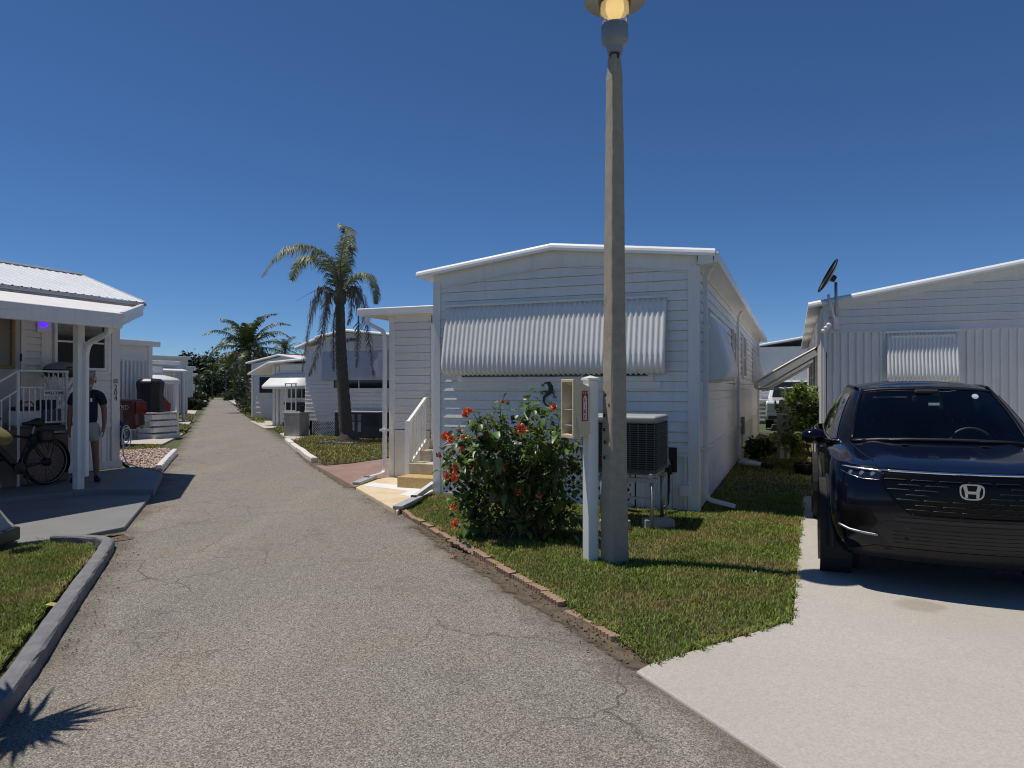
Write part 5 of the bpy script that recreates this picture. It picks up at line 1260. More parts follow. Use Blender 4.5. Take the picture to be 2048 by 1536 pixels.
MB().box(-.78, .78, .50, 1.30, .26, .86).build('hood_light_blocker', M['under'], car); MB().box(-.55, .55, .14, .50, .34, .88).build('nose_light_blocker', M['under'], car)  # unseen black boxes added to stop sun leaking through the nose onto the driveway
for s in (-1, 1): MB().box(*sorted((s*.55, s*.74)), .30, .50, .34, .84).build('corner_light_blocker', M['under'], car)  # added blockers that close the same light leak at the bumper corners
# ================================================================ left house with its porch
M['roofmetal'] = mat('ribbed_roof_metal', (.80, .80, .80), .38, .04, 2, dirt=(.5, .5, .5), dirtamt=.2)
hl = lot('mobile_home', 'white house with blue porch light and ribbed metal roof on the left', 'house', -6.8, .26)
LW = 7.2
core(hl, -3.4, -.012, -LW, -.01, .13, 3.18)
boards(hl, (0, 0, 0), -Y_, X_, .16, LW, .92, [(0, 3.17), (LW, 3.17)], .118, M['white'])
ribs(hl, (0, 0, 0), -Y_, X_, .0, LW, .26, .92, M['white'], .12, .014, .4, 'skirting_panel', 1.2)
MB().box(.0, .06, -LW, .05, .12, .265).build('base_board', M['trim'], hl, bevel=.012)
MB().box(.0, .035, -.16, .012, .265, 3.17).build('corner_trim', M['white'], hl, bevel=.006)
MB().box(.0, .03, -LW, -.16, .90, .935).build('belt_trim', M['white'], hl)
gm_ = mat('number_dark', (.07, .062, .045), .5, .2, 20)
MB().box(.036, .042, -.125, -.035, 1.70, 1.78).build('number_plate', M['acgrey'], hl)
for i, ch in enumerate('204'): text('house_number', ch, .135, gm_, hl, (.037, -.08, 1.62-.105*i), (R(90), 0, R(90)), .004)
# roof: ribbed sheets rising away from the eave
ez, rz_, ex, rx = 3.22, 3.84, .41, -1.30
def rsheet(s0, s1):
    mb = MB(); c = max(1, round((s1-s0)/.15)); p = (s1-s0)/c; pts = []
    for j in range(c): x = s0+p*j; pts += [(x, 0), (x+p*.76, 0), (x+p*.82, .012), (x+p*.94, .012)]
    pts.append((s1, 0))
    for s, d in pts: mb.v += [(ex, s, ez+d), (rx, s, rz_+d)]
    mb.f = [(2*j+1, 2*j, 2*j+2, 2*j+3) for j in range(len(pts)-1)]; return mb.build('roof_panel', M['roofmetal'], hl, fix=True)
for k in range(8): rsheet(.21-.9*(k+1), .21-.9*k)
mb = MB(); mb.v = [(rx, .21, rz_-.005), (rx, -7, rz_-.005), (-3.6, -7, 3.1), (-3.6, .21, 3.1)]; mb.f = [(0, 1, 2, 3)]; mb.build('roof_back', M['roofmetal'], hl, fix=True, solid=.02)
MB().bar((ex+.01, .215, ez-.03), (rx, .215, rz_-.03), .03, .10).build('verge_trim', M['trim'], hl)
MB().bar((rx, .215, rz_-.03), (-3.6, .215, 3.07), .03, .10).build('verge_trim', M['trim'], hl)
MB().bar((rx, .24, rz_+.012), (rx, -7, rz_+.012), .14, .03).build('ridge_cap', M['trim'], hl)
g = MB(); g.v = [(-.02, .0, 3.1), (-3.4, .0, 3.1), (rx, .0, 3.78)]; g.f = [(0, 1, 2)]; g.build('gable_wall', M['white'], hl, solid=.02)
MB().box(.37, .46, -7, .235, ez-.075, ez-.015).build('gutter', mat('grey_gutter', (.30, .31, .33), .45, .06, 6), hl, bevel=.02)
MB().box(0, .40, -7, .19, ez-.15, ez-.125).build('soffit', M['trim'], hl); MB().box(.34, .37, -7, .20, ez-.20, ez-.02).build('eave_fascia', M['trim'], hl)
MB().box(.12, .34, .03, .16, ez-.24, ez-.13).build('gutter_outlet', M['trim'], hl, bevel=.01)
# window with shutters, wooden-framed door, porch light
window(hl, (0, 0, 0), -Y_, X_, .27, 1.27, 1.92, 2.92, M['trim'], 1, 2, .05)
MB().box(.0, .035, -.24, -.17, 1.90, 2.94).build('shutter', M['white'], hl, bevel=.006)
MB().box(.0, .03, -1.48, -1.30, 1.88, 2.96).build('shutter', M['white'], hl, bevel=.006)
MB().box(.0, .05, -1.30, -.24, 1.865, 1.915).build('window_sill', M['trim'], hl, bevel=.006)
dr = MB().box(.012, .05, -2.78, -1.84, 1.04, 3.04).build('door', mat('door_grey', (.50, .50, .51), .5, .05, 5), hl, bevel=.008)
wd = mat('varnished_wood', (.30, .185, .06), .4, .15, 8)
dl = mat('curtained_glass', (.22, .22, .20), .15, .1, 3)
window(dr, (.03, 0, 0), -Y_, X_, 1.95, 2.62, 1.92, 2.86, wd, 2, 3, .05, glass=dl, name='door_window', rail=.022)
for z in (1.3, 2.05, 2.75): MB().box(.03, .065, -1.85, -1.825, z, z+.12).build('hinge', M['black'], dr)
for a, b_ in ((-1.835, -1.765), (-2.86, -2.79)): MB().box(.0, .06, a, b_, 1.04, 3.09).build('door_frame', M['white'], hl, bevel=.006)
pl = MB().box(.02, .045, -1.56, -1.42, 2.54, 2.78).build('porch_light', M['trim'], hl, bevel=.006)
MB().lathe([(0, .085), (.045, .075), (.065, .045), (.07, 0)], 18, (.045, -1.47, 2.70), Matrix.Rotation(R(90), 3, 'Y')).build('blue_bulb', mat('blue_glow', (.10, .02, 1.0), .4, 0, emit=1.6), pl, smooth=True)
# porch roof: its right edge is cut parallel to the road
def L(v, u): return (v+6.8, u-.26)
pr = MB(); c = [(-4.33, -1.76, 2.70), (-6.46, .44, 3.13), (-6.46, -7, 3.13), (-4.33, -7, 2.70)]
for dz in (0, -.09): pr.v += [(*L(v, u), z+dz) for v, u, z in c]
pr.f = [(0, 1, 2, 3), (7, 6, 5, 4)]+[(i, i+4, (i+1) % 4+4, (i+1) % 4) for i in range(4)]
po = pr.build('porch_roof', mat('porch_roof_paint', (.80, .78, .74), .55, .06, 2, dirt=(.42, .38, .32), dirtamt=.35), hl, fix=True)
a = L(-4.33, -1.76); b_ = L(-6.46, .44)
MB().box(a[0]-.01, a[0]+.09, -7.2, a[1]+.01, 2.49, 2.715).build('porch_gutter', M['white'], po, bevel=.02, seg=3)
MB().bar((a[0]+.04, a[1]+.03, 2.70), (b_[0]+.02, b_[1]+.04, 3.15), .07, .09).build('edge_trim', M['trim'], po, bevel=.012)
MB().bar((a[0]+.03, a[1]+.02, 2.60), (b_[0]+.02, b_[1]+.03, 3.04), .04, .12).build('edge_fascia', M['white'], po)
p = L(-4.86, -1.985)
MB().box(p[0]-.055, p[0]+.055, p[1]-.055, p[1]+.055, .045, 2.62).build('porch_post', M['white'], hl, bevel=.006)
MB().box(p[0]-.085, p[0]+.085, p[1]-.085, p[1]+.085, .045, .055).build('post_plate', M['steel'], hl)
downspout(hl, [(p[0]+.50, p[1]+.10, 2.52), (p[0]+.49, p[1]+.10, 2.42), (p[0]+.12, p[1]+.07, 2.28), (p[0]+.075, p[1]+.055, 2.14), (p[0]+.075, p[1]+.055, .30)], M['trim'], .085)
for v, u in ((-4.86, -5.2),):
    q = L(v, u); MB().box(q[0]-.055, q[0]+.055, q[1]-.055, q[1]+.055, .045, 2.62).build('porch_post', M['white'], hl, bevel=.006)
MB().tube([(.05, -.0, .9), (.10, .02, .86), (.12, .05, .7), (.08, .04, .55), (.13, .0, .45), (.08, .06, .33), (.14, .08, .2), (.35, .12, .14)], .012, 6).build('white_cable', M['pvc'], hl, smooth=True)
hs = hl and lot('hose_coil', 'blue and white hose coil hung at the corner of the left house', 'hose', -6.74, .33, .88)
for k in range(4): MB().tube([(.04+.012*k, .0+.10*math.cos(t)*(.7+.1*k), -.02+.17*math.sin(t)*(.8+.1*k)-.06*k) for t in [2*math.pi*i/18 for i in range(19)]], .010, 6).build('hose_loop', mat('blue_hose', (.015, .04, .16), .5, .1, 9) if k < 2 else M['pvc'], hs, smooth=True)

# entry deck with railing
dk = lot('entry_deck', 'tan panelled entry deck with white railing at the left door', 'deck', -5.92, -1.36, .12)
MB().box(-.86, .0, -.86, .0, .86, .90).build('deck_floor', mat('deck_boards', (.10, .09, .085), .8, .2, 9), dk, bevel=.006)
MB().box(-.86, -.22, .0, .62, .86, .898).build('deck_floor', MATS['deck_boards'], dk, bevel=.006)
MB().box(-.03, .0, -2.4, .0, .01, .86).build('side_panel', M['tan'], dk, bevel=.004)
MB().box(-.86, -.03, -.02, .0, .01, .86).build('side_panel', M['tan'], dk)
for k in range(4): MB().box(-.86, -.035, -.86-.28*(k+1), -.86-.28*k, .0, .90-.20*(k+1)).build('step', M['greypaint'], dk, bevel=.008)
rl = M['pvc']
for y in (-.03, -.80): MB().box(-.035, .005, y-.02, y+.02, .82 if y > -.5 else .0, 1.76).build('railing_post', rl, dk, bevel=.004)
MB().bar((-.015, .0, 1.755), (-.015, -.83, 1.755), .04, .03).build('handrail', rl, dk, bevel=.004)
MB().bar((-.015, .0, .955), (-.015, -.83, .955), .03, .025).build('bottom_rail', rl, dk)
MB().bar((-.015, .0, 1.50), (-.015, -.80, 1.50), .02, .02).build('mid_rail', rl, dk)
for k in range(8): MB().box(-.022, -.008, -.10-.088*k-.008, -.10-.088*k+.008, .96, 1.50).build('baluster', rl, dk)
MB().bar((-.015, -.80, 1.755), (-.015, -2.1, .95), .04, .03).build('handrail', rl, dk); MB().bar((-.015, -.80, 1.46), (-.015, -2.1, .66), .03, .02).build('bottom_rail', rl, dk)
for k in range(9): y = -.92-.12*k; z = 1.46+(y+.80)*.615; MB().box(-.022, -.008, y-.008, y+.008, z-.62, z).build('baluster', rl, dk)
MB().bar((-.84, -.02, 1.755), (-.02, -.02, 1.755), .03, .04).build('handrail', rl, dk)
for k in range(7): MB().box(-.78+.11*k, -.765+.11*k, -.028, -.012, .90, 1.74).build('baluster', rl, dk)
# things on and round the deck
sg = lot('welcome_sign', 'white wooden welcome sign with a dog figure on the railing', 'sign', -5.90, -1.62, 1.48)
MB().box(.0, .012, -.17, .17, .0, .10).build('board', M['pvc'], sg, bevel=.004)
text('lettering', 'WELCOME', .065, M['black'], sg, (.014, 0, .05), (R(90), 0, R(90)), .002)
dg = MB(); pl_ = [(-.10, .10), (.10, .10), (.11, .16), (.07, .20), (.06, .27), (.03, .30), (.02, .34), (-.0, .31), (-.03, .33), (-.05, .28), (-.07, .24), (-.05, .21), (-.09, .17)]
dg.v = [(0.002, y, z) for y, z in pl_]+[(.012, y, z) for y, z in pl_]; k = len(pl_); dg.f = [tuple(range(k)), tuple(range(2*k-1, k-1, -1))]+[(i, (i+1) % k, (i+1) % k+k, i+k) for i in range(k)]
dg.build('dog_figure', mat('sign_grey', (.5, .5, .5), .6, .2, 20), sg, fix=True)
cl = lot('cooler', 'white cooler with black lid on the entry deck', 'cooler', -6.22, -1.86, 1.02)
MB().box(-.14, .14, -.17, .17, .0, .24).build('tub', M['pvc'], cl, bevel=.02); MB().box(-.145, .145, -.175, .175, .24, .30).build('lid', M['black'], cl, bevel=.015); MB().tube([(.0, -.15, .30), (0, -.1, .37), (0, .1, .37), (0, .15, .30)], .01, 6).build('handle', M['black'], cl)
cb = lot('storage_crate', 'slate blue storage crate on the entry deck beside the cooler', 'crate', -6.22, -1.52, 1.02)
MB().box(-.15, .15, -.15, .15, .0, .26).build('box', mat('slate_plastic', (.10, .115, .155), .6, .1, 8), cb, bevel=.015); MB().box(-.13, .13, -.12, .12, .26, .40).build('bag', mat('dark_bag', (.03, .033, .05), .8, .2, 15), cb, bevel=.04)
gl = lot('gas_grill', 'portable grill with grey lid and black base beside the window', 'grill', -6.42, -1.08, 1.02)
def ell(z0, rz, rx, ry, up, n=7):
    return [(math.cos(i/n*math.pi/2), z0+up*rz*math.sin(i/n*math.pi/2)) for i in range(n+1)]
lid = MB().lathe(ell(.90, .13, 1, 1, 1), 24); lid.xf(Matrix.Diagonal((.23, .33, 1, 1))); lid.build('lid', mat('lid_grey', (.20, .20, .20), .45, .1, 8), gl, smooth=True)
bs = MB().lathe([(1.02, .90), (1.0, .85), (.85, .78), (0, .76)], 24); bs.xf(Matrix.Diagonal((.23, .33, 1, 1))); bs.build('firebox', M['black'], gl, smooth=True)
MB().tube([(.23, -.12, .92), (.27, -.10, .93), (.27, .10, .93), (.23, .12, .92)], .012, 6).build('lid_handle', M['black'], gl); MB().box(-.12, .12, -.62, -.32, .86, .875).build('side_shelf', M['black'], gl, bevel=.004)
for s in (-1, 1): MB().bar((.0, -.28*s, .0), (.0, .26*s, .80), .025, .025).build('leg', M['steel'], gl); MB().bar((-.16, -.28*s, .0), (-.16, .26*s, .80), .025, .025).build('leg', M['steel'], gl)

# ---------------------------------------------------------------- electric bicycle
bk = lot('bicycle', 'black electric bicycle parked against the tan deck panel', 'bicycle', -5.74, -1.86, .12)
def wheel(y):
    w_ = MB().lathe([(.318, -.024), (.342, -.020), (.352, 0), (.342, .020), (.318, .024)], 40, (0, y, .352), Matrix.Rotation(R(90), 3, 'Y')).build('wheel', M['rubber'], bk, smooth=True)
    MB().lathe([(.303, -.014), (.318, -.016), (.318, .016), (.303, .014)], 40, (0, y, .352), Matrix.Rotation(R(90), 3, 'Y')).build('rim', M['gloss'], w_, smooth=True)
    MB().lathe([(.316, .0185), (.3205, .0245)], 40, (0, y, .352), Matrix.Rotation(R(90), 3, 'Y')).build('white_stripe', M['pvc'], w_)
    sp = MB()
    for k in range(28): a = 2*math.pi*k/28; sp.tube([(.03*(1 if k % 2 else -1), y+.03*math.cos(a), .352+.03*math.sin(a)), (0, y+.305*math.cos(a+.12), .352+.305*math.sin(a+.12))], .0015, 4, False)
    sp.build('spokes', M['steel'], w_); MB().lathe([(0, -.06), (.06, -.05), (.065, 0), (.06, .05), (0, .06)], 18, (0, y, .352), Matrix.Rotation(R(90), 3, 'Y')).build('hub', M['black'], w_, smooth=True)
wheel(0); wheel(-1.12)
fr_ = MB()
for a, b_, r in (((0, -.44, .30), (0, -.22, .80), .018), ((0, -.44, .30), (0, -.92, .80), .030), ((0, -.26, .74), (0, -.90, .86), .018), ((.05, 0, .352), (.03, -.42, .30), .010), ((-.05, 0, .352), (-.03, -.42, .30), .010), ((.05, 0, .352), (.02, -.25, .72), .009), ((-.05, 0, .352), (-.02, -.25, .72), .009), ((0, -.90, .92), (0, -.94, .74), .022), ((.05, -.96, .72), (.05, -1.12, .352), .012), ((-.05, -.96, .72), (-.05, -1.12, .352), .012), ((-.05, -.95, .74), (.05, -.95, .74), .014)): fr_.tube([a, b_], r, 8)
fr_.build('frame', M['black'], bk, smooth=True)
MB().bar((0, -.50, .38), (0, -.78, .70), .075, .085).build('battery', M['black'], bk, bevel=.015)
MB().tube([(0, -.21, .80), (0, -.18, .92)], .013, 8).build('seat_post', M['steel'], bk)
sd = MB().tube([(0, -.36, .955), (0, -.25, .96), (0, -.14, .965), (0, -.06, .97)], [.02, .035, .075, .06], 10); sd.build('saddle', M['black'], bk, smooth=True)
rk = MB()
for x in (-.06, .06): rk.tube([(x, -.18, .76), (x, .30, .78)], .006, 6).tube([(x, .02, .36), (x, .12, .77)], .006, 6)
for y in (-.05, .08, .2, .29): rk.tube([(-.06, y, .775), (.06, y, .775)], .005, 6)
rk.build('rack', M['black'], bk); MB().box(-.07, .07, -.12, .10, .66, .86).build('rack_bag', M['black'], bk, bevel=.04); MB().box(-.05, .05, .02, .28, .79, .82).build('folded_cloth', M['acgrey'], bk, bevel=.012)
MB().tube([(-.30, -.86, 1.06), (-.14, -.90, 1.08), (0, -.91, 1.04), (.14, -.90, 1.08), (.30, -.86, 1.06)], .013, 8).build('handlebar', M['black'], bk, smooth=True)
MB().tube([(.04, -.40, .28), (.16, -.34, .02)], .011, 6).build('kickstand', M['black'], bk)
MB().lathe([(0, -.01), (.09, -.008), (.09, .008), (0, .01)], 20, (.06, -.44, .30), Matrix.Rotation(R(90), 3, 'Y')).build('chainring', M['black'], bk)
for s in (-1, 1): MB().bar((.07*s, -.44, .30), (.09*s, -.44+.1*s, .30-.13*s), .02, .015).build('crank', M['black'], bk); MB().box(.06*s-.04+.05*s, .06*s+.04+.05*s, -.50+.1*s, -.38+.1*s, .155-.13*s+.14, .18-.13*s+.14).build('pedal', M['black'], bk)
MB().lathe([(.375, -.03), (.382, 0), (.375, .03)], 18, (0, 0, .352), Matrix.Rotation(R(90), 3, 'Y'), R(60), R(230)).build('mudguard', M['black'], bk, solid=.004)

# ---------------------------------------------------------------- mobility scooter at the left edge
sx = thing('mobility_scooter', 'beige mobility scooter with tan seat at the left edge of the photo', 'scooter', (-4.99, 6.98, .03), R(8))
pf = [(0, .06), (-.005, .19), (-.06, .24), (-.16, .37), (-.30, .41), (-.52, .40), (-.56, .22), (-.95, .16), (-1.15, .18), (-1.2, .10), (-.9, .07), (-.3, .06)]
mb = MB(); k = len(pf); mb.v = [(x, -.24, z) for x, z in pf]+[(x, .24, z) for x, z in pf]; mb.f = [tuple(range(k)), tuple(range(2*k-1, k-1, -1))]+[(i, i+k, (i+1) % k+k, (i+1) % k) for i in range(k)]
mb.build('shell', mat('scooter_beige', (.40, .36, .28), .45, .06, 5), sx, fix=True, bevel=.025)
MB().box(-.02, .055, -.20, .20, .055, .19).build('rear_bumper', M['black'], sx, bevel=.02)
for x in (-.16, -1.02):
    for y in (-.25, .25): MB().lathe([(.0, -.04), (.05, -.05), (.11, -.045), (.125, 0), (.11, .045), (.05, .05), (0, .04)], 20, (x, y, .125), Matrix.Rotation(R(90), 3, 'X')).build('wheel', M['rubber'], sx, smooth=True)
MB().tube([(-.34, 0, .38), (-.34, 0, .58)], .035, 10).build('seat_post', M['steel'], sx)
MB().box(-.56, -.12, -.22, .22, .56, .66).build('seat', M['black'], sx, bevel=.04)
q = MB().lathe([(0, -.05), (.12, -.045), (.185, -.02), (.19, .02), (.12, .05), (0, .055)], 28); q.xf(Matrix.Translation((-.09, 0, 1.13))@Matrix.Rotation(R(35), 4, 'Y')@Matrix.Diagonal((.8, 1.05, 1, 1)))
q.build('seat_cover', mat('tan_seat_cover', (.16, .125, .035), .8, .2, 7, bump=.2, bscale=30), sx, smooth=True); MB().bar((-.13, 0, .62), (-.12, 0, 1.05), .05, .03).build('seat_bracket', M['black'], sx)
MB().tube([(-1.0, 0, .2), (-.86, 0, .88)], .025, 8).build('tiller', M['black'], sx); MB().tube([(-.84, -.26, .90), (-.86, 0, .92), (-.84, .26, .90)], .014, 8).build('handlebar', M['black'], sx)

# ---------------------------------------------------------------- spiky plant outside the frame whose shadow falls on the kerb
yp = thing('yucca_plant', 'spiky yucca on a thin trunk beside the left lawn', 'plant', (-3.04, 3.55, 0))
MB().tube([(0, 0, 0), (.03, .02, .8), (0, 0, 1.5), (.02, 0, 1.95)], [.07, .055, .05, .045], 10).build('trunk', M['bark'], yp, smooth=True)
lv = MB(); r3 = random.Random(5)
for k in range(46):
    a = k*2.4; e = R(-30+110*((k*7) % 46)/46); d = Vector((math.cos(a)*math.cos(e), math.sin(a)*math.cos(e), math.sin(e))); s = d.cross(Z_).normalized(); L_ = r3.uniform(.36, .52); b0 = Vector((.02, 0, 1.95+.12*r3.random()))
    lv.add([b0+s*.018, b0-s*.018, b0+d*L_*.5-s*.020, b0+d*L_*.5+s*.020, b0+d*L_-Z_*.05], [(0, 1, 2, 3), (3, 2, 4)])
lv.build('leaves', M['leaf'], yp)

# ---------------------------------------------------------------- man behind the porch post
def skin(name, nodes, edges, m, parent, root=0, sub=2):
    me = bpy.data.meshes.new(name); me.from_pydata([n[0] for n in nodes], edges, []); o = bpy.data.objects.new(name, me); COL.objects.link(o)
    o.modifiers.new('skin', 'SKIN'); o.modifiers['skin'].use_smooth_shade = True
    for i, nd in enumerate(nodes):
        q = nd[1] if hasattr(nd[1], '__len__') else (nd[1], nd[1]); me.skin_vertices[0].data[i].radius = q; me.skin_vertices[0].data[i].use_root = i == root
    s = o.modifiers.new('sub', 'SUBSURF'); s.levels = s.render_levels = sub
    dg = bpy.context.evaluated_depsgraph_get(); em = bpy.data.meshes.new_from_object(o.evaluated_get(dg)); bpy.data.objects.remove(o)
    em.materials.clear(); em.materials.append(m); o = bpy.data.objects.new(name, em); COL.objects.link(o); o.parent = parent; return o
pp = W(-5.55, -1.32, .12); pe = thing('person', 'man in navy shirt and pale shorts standing behind the porch post', 'person', pp, math.atan2(-pp.x, pp.y)*0+R(22))
sk = mat('tanned_skin', (.24, .115, .07), .55, .08, 10)
N = [((0, 0, .93), (.10, .07)), ((0, 0, 1.10), (.11, .08)), ((0, .005, 1.28), (.125, .085)), ((0, .01, 1.40), (.09, .075)), ((0, 0, 1.47), .055), ((.02, -.012, 1.535), (.062, .07)), ((.04, -.008, 1.60), (.075, .088)), ((.04, 0, 1.665), (.062, .075)),
     ((.085, 0, .86), .068), ((.11, -.01, .66), .072), ((.12, -.015, .47), .055), ((.125, .01, .30), .056), ((.13, .015, .10), .036), ((.135, -.02, .045), .036), ((.165, -.15, .035), .032),
     ((-.085, 0, .86), .068), ((-.11, -.01, .66), .072), ((-.12, -.015, .47), .055), ((-.125, .01, .30), .056), ((-.13, .015, .10), .036), ((-.135, -.02, .045), .036), ((-.165, -.15, .035), .032),
     ((.185, .01, 1.385), .062), ((.235, .02, 1.15), .046), ((.245, -.01, .93), .036), ((.24, -.03, .88), .028), ((.235, -.05, .81), .030), ((-.185, .01, 1.385), .062), ((-.235, .02, 1.15), .046), ((-.245, -.01, .93), .036), ((-.24, -.03, .88), .028), ((-.235, -.05, .81), .030)]
E = [(0, 1), (1, 2), (2, 3), (3, 4), (4, 5), (5, 6), (6, 7), (0, 8), (8, 9), (9, 10), (10, 11), (11, 12), (12, 13), (13, 14), (0, 15), (15, 16), (16, 17), (17, 18), (18, 19), (19, 20), (20, 21), (3, 22), (22, 23), (23, 24), (24, 25), (25, 26), (3, 27), (27, 28), (28, 29), (29, 30), (30, 31)]
# fingers: short chains rooted in each palm
for s, palm in ((1, 26), (-1, 31)):
    px, py, pz = N[palm][0]
    for q, (dx, dy, ln) in enumerate(((.006, -.030, .070), (.010, -.012, .078), (.010, .006, .074), (.006, .022, .060))):
        i = len(N); N += [((px+s*dx*.5, py+dy, pz-.03), .0095), ((px-s*.002, py+dy-.004, pz-.03-ln*.55), .0085), ((px-s*.016, py+dy-.008, pz-.03-ln), .007)]; E += [(palm, i), (i, i+1), (i+1, i+2)]
    i = len(N); N += [((px-s*.012, py-.038, pz+.012), .010), ((px-s*.020, py-.052, pz-.03), .0085)]; E += [(palm, i), (i, i+1)]
skin('body', N, E, sk, pe)
navy = M['navy']
skin('shirt', [((0, 0, .86), (.172, .13)), ((0, 0, 1.10), (.158, .122)), ((0, .005, 1.30), (.168, .122)), ((0, .01, 1.415), (.11, .088)), ((.185, .01, 1.375), .080), ((.230, .02, 1.20), .068), ((-.185, .01, 1.375), .080), ((-.230, .02, 1.20), .068)], [(0, 1), (1, 2), (2, 3), (3, 4), (4, 5), (3, 6), (6, 7)], navy, pe)
skin('shorts', [((0, 0, .99), (.155, .118)), ((0, 0, .90), (.165, .122)), ((.10, 0, .80), .108), ((.115, -.01, .60), .098), ((-.10, 0, .80), .108), ((-.115, -.01, .60), .098)], [(0, 1), (1, 2), (2, 3), (1, 4), (4, 5)], mat('pale_shorts', (.40, .39, .37), .9, .1, 20), pe)
for s in (-1, 1): skin('shoe', [((.13*s, .05, .048), .048), ((.138*s, -.03, .05), .052), ((.165*s, -.13, .042), .050), ((.19*s, -.21, .036), .038)], [(0, 1), (1, 2), (2, 3)], M['black'], pe, 1)
hm = mat('grey_hair', (.42, .40, .37), .9, .25, 40)
skin('hair', [((.04, -.02, 1.708), (.060, .050)), ((.04, .030, 1.69), (.080, .066)), ((.04, .062, 1.63), (.078, .050)), ((.04, .060, 1.57), (.06, .04))], [(0, 1), (1, 2), (2, 3)], hm, pe, 1)
skin('beard', [((-.015, -.055, 1.545), .018), ((.03, -.078, 1.515), .026), ((.075, -.055, 1.545), .018)], [(0, 1), (1, 2)], hm, pe, 1)
MB().lathe([(0, -.026), (.012, -.016), (.015, -.004), (.008, .016), (0, .02)], 10, (.04, -.092, 1.583)).build('nose', sk, pe, smooth=True)
for s in (-1, 1):
    MB().lathe([(0, -.008), (.009, 0), (0, .008)], 10, (.04+.029*s, -.086, 1.607)).build('eye', M['black'], pe, smooth=True); MB().lathe([(0, -.025), (.012, -.012), (.014, .01), (0, .026)], 10, (.04+.076*s, .0, 1.59)).build('ear', sk, pe, smooth=True)
    MB().tube([(.04+.014*s, -.092, 1.628), (.04+.032*s, -.088, 1.633), (.04+.05*s, -.076, 1.626)], .005, 6).build('eyebrow', hm, pe)
MB().tube([(.015, -.092, 1.548), (.035, -.096, 1.546), (.055, -.092, 1.548)], .004, 6).build('mouth', mat('lips', (.16, .06, .05), .5, 0), pe)
MB().box(.06, .09, -.128, -.124, 1.27, 1.33).build('shirt_logo', M['pvc'], pe)
# ================================================================ vegetation kit
def frond(pts, n, ln, m_, wd=.02, droop=.6, rach=.02, V=None, T=None, spread=1.0, rr=random, fray=0):
    """arching rachis with two rows of hanging leaflets; returns vertex and triangle lists"""
    P = [Vector(p) for p in pts]; C = []
    for i in range(len(P)-1):
        p0, p1, p2, p3 = P[max(i-1, 0)], P[i], P[i+1], P[min(i+2, len(P)-1)]
        for k in range(8):
            t = k/8; C.append(.5*((2*p1)+(p2-p0)*t+(2*p0-5*p1+4*p2-p3)*t*t+(3*p1-p0-3*p2+p3)*t**3))
    C.append(P[-1]); m = len(C); rm = MB(); rm.tube(C, [rach*(1-.85*i/(m-1)) for i in range(m)], 4, False)
    o = len(V)
    V += rm.v
    for f in rm.f: T += [(o+f[0], o+f[1], o+f[2]), (o+f[0], o+f[2], o+f[3])]
    for k in range(n):
        t = .10+.90*k/n; x = t*(m-1); i = min(m-2, int(x)); c = C[i].lerp(C[i+1], x-i); d = (C[i+1]-C[i]).normalized()
        side = d.cross(Z_); side = side.normalized() if side.length > .05 else Vector((rr.uniform(-1, 1), rr.uniform(-1, 1), 0)).normalized()
        env = math.sin(math.pi*min(1, .12+.88*t))**.5*(1-.35*t)
        for s in (-1, 1):
            if rr.random() < fray: continue
            L_ = ln*env*rr.uniform(.75, 1.15); q = (side*s*spread+d*.55+Vector((rr.uniform(-.25, .25), rr.uniform(-.25, .25), rr.uniform(-.2, .25)))).normalized()
            mid = c+q*L_*.5-Z_*droop*L_*.12; tip = c+q*L_*(1-.35*droop)-Z_*droop*L_*.62; w_ = d.cross(q).cross(q); w_ = d*wd*.5
            o = len(V); V += [tuple(c+w_), tuple(c-w_), tuple(mid-w_*.9), tuple(mid+w_*.9), tuple(tip)]; T += [(o, o+1, o+2), (o, o+2, o+3), (o+3, o+2, o+4)]
def mesh_VT(name, V, T, m, parent, base): 
    a = np.array([tuple(v) for v in V], dtype=float)-np.array(base); return fast_mesh(name, a, np.array(T), m, parent)
M['qgreen'] = mat('queen_palm_frond', (.19, .22, .11), .5, .2, 3, transl=.3, island=.45, dirt=(.33, .31, .20), dirtamt=.8)
M['qdead'] = mat('dead_palm_frond', (.19, .155, .125), .8, .25, 3, island=.45)
M['cgreen'] = mat('coconut_frond', (.07, .10, .03), .45, .2, 2, transl=.2, island=.5, dirt=(.23, .19, .07), dirtamt=.6)
M['ptrunk'] = mat('palm_trunk', (.115, .095, .078), .9, .3, 5, bump=.7, bscale=25, stretch=(1, 1, 6))
def clumps(center, rad, nclump, per, size, seed, csize=.35, hollow=.3):
    rs = np.random.default_rng(seed); cc = rs.normal(size=(nclump, 3)); cc /= np.linalg.norm(cc, axis=1)[:, None]; cc *= (hollow+(1-hollow)*rs.random((nclump, 1))**.5); c = np.repeat(cc, per, 0)
    p = c+rs.normal(size=c.shape)*csize*.5; p = p*np.array(rad)+np.array(center); n = len(p)
    a = rs.normal(size=(n, 3)); a /= np.linalg.norm(a, axis=1)[:, None]; b_ = np.cross(a, rs.normal(size=(n, 3))); b_ /= np.linalg.norm(b_, axis=1)[:, None]
    s = size*rs.uniform(.6, 1.4, (n, 1)); v = np.stack([p+a*s, p+b_*s*.45, p-a*s, p-b_*s*.45], 1).reshape(-1, 3); k = np.arange(n)[:, None]*4
    return v, np.concatenate([k+np.array([[0, 1, 2]]), k+np.array([[0, 2, 3]])])
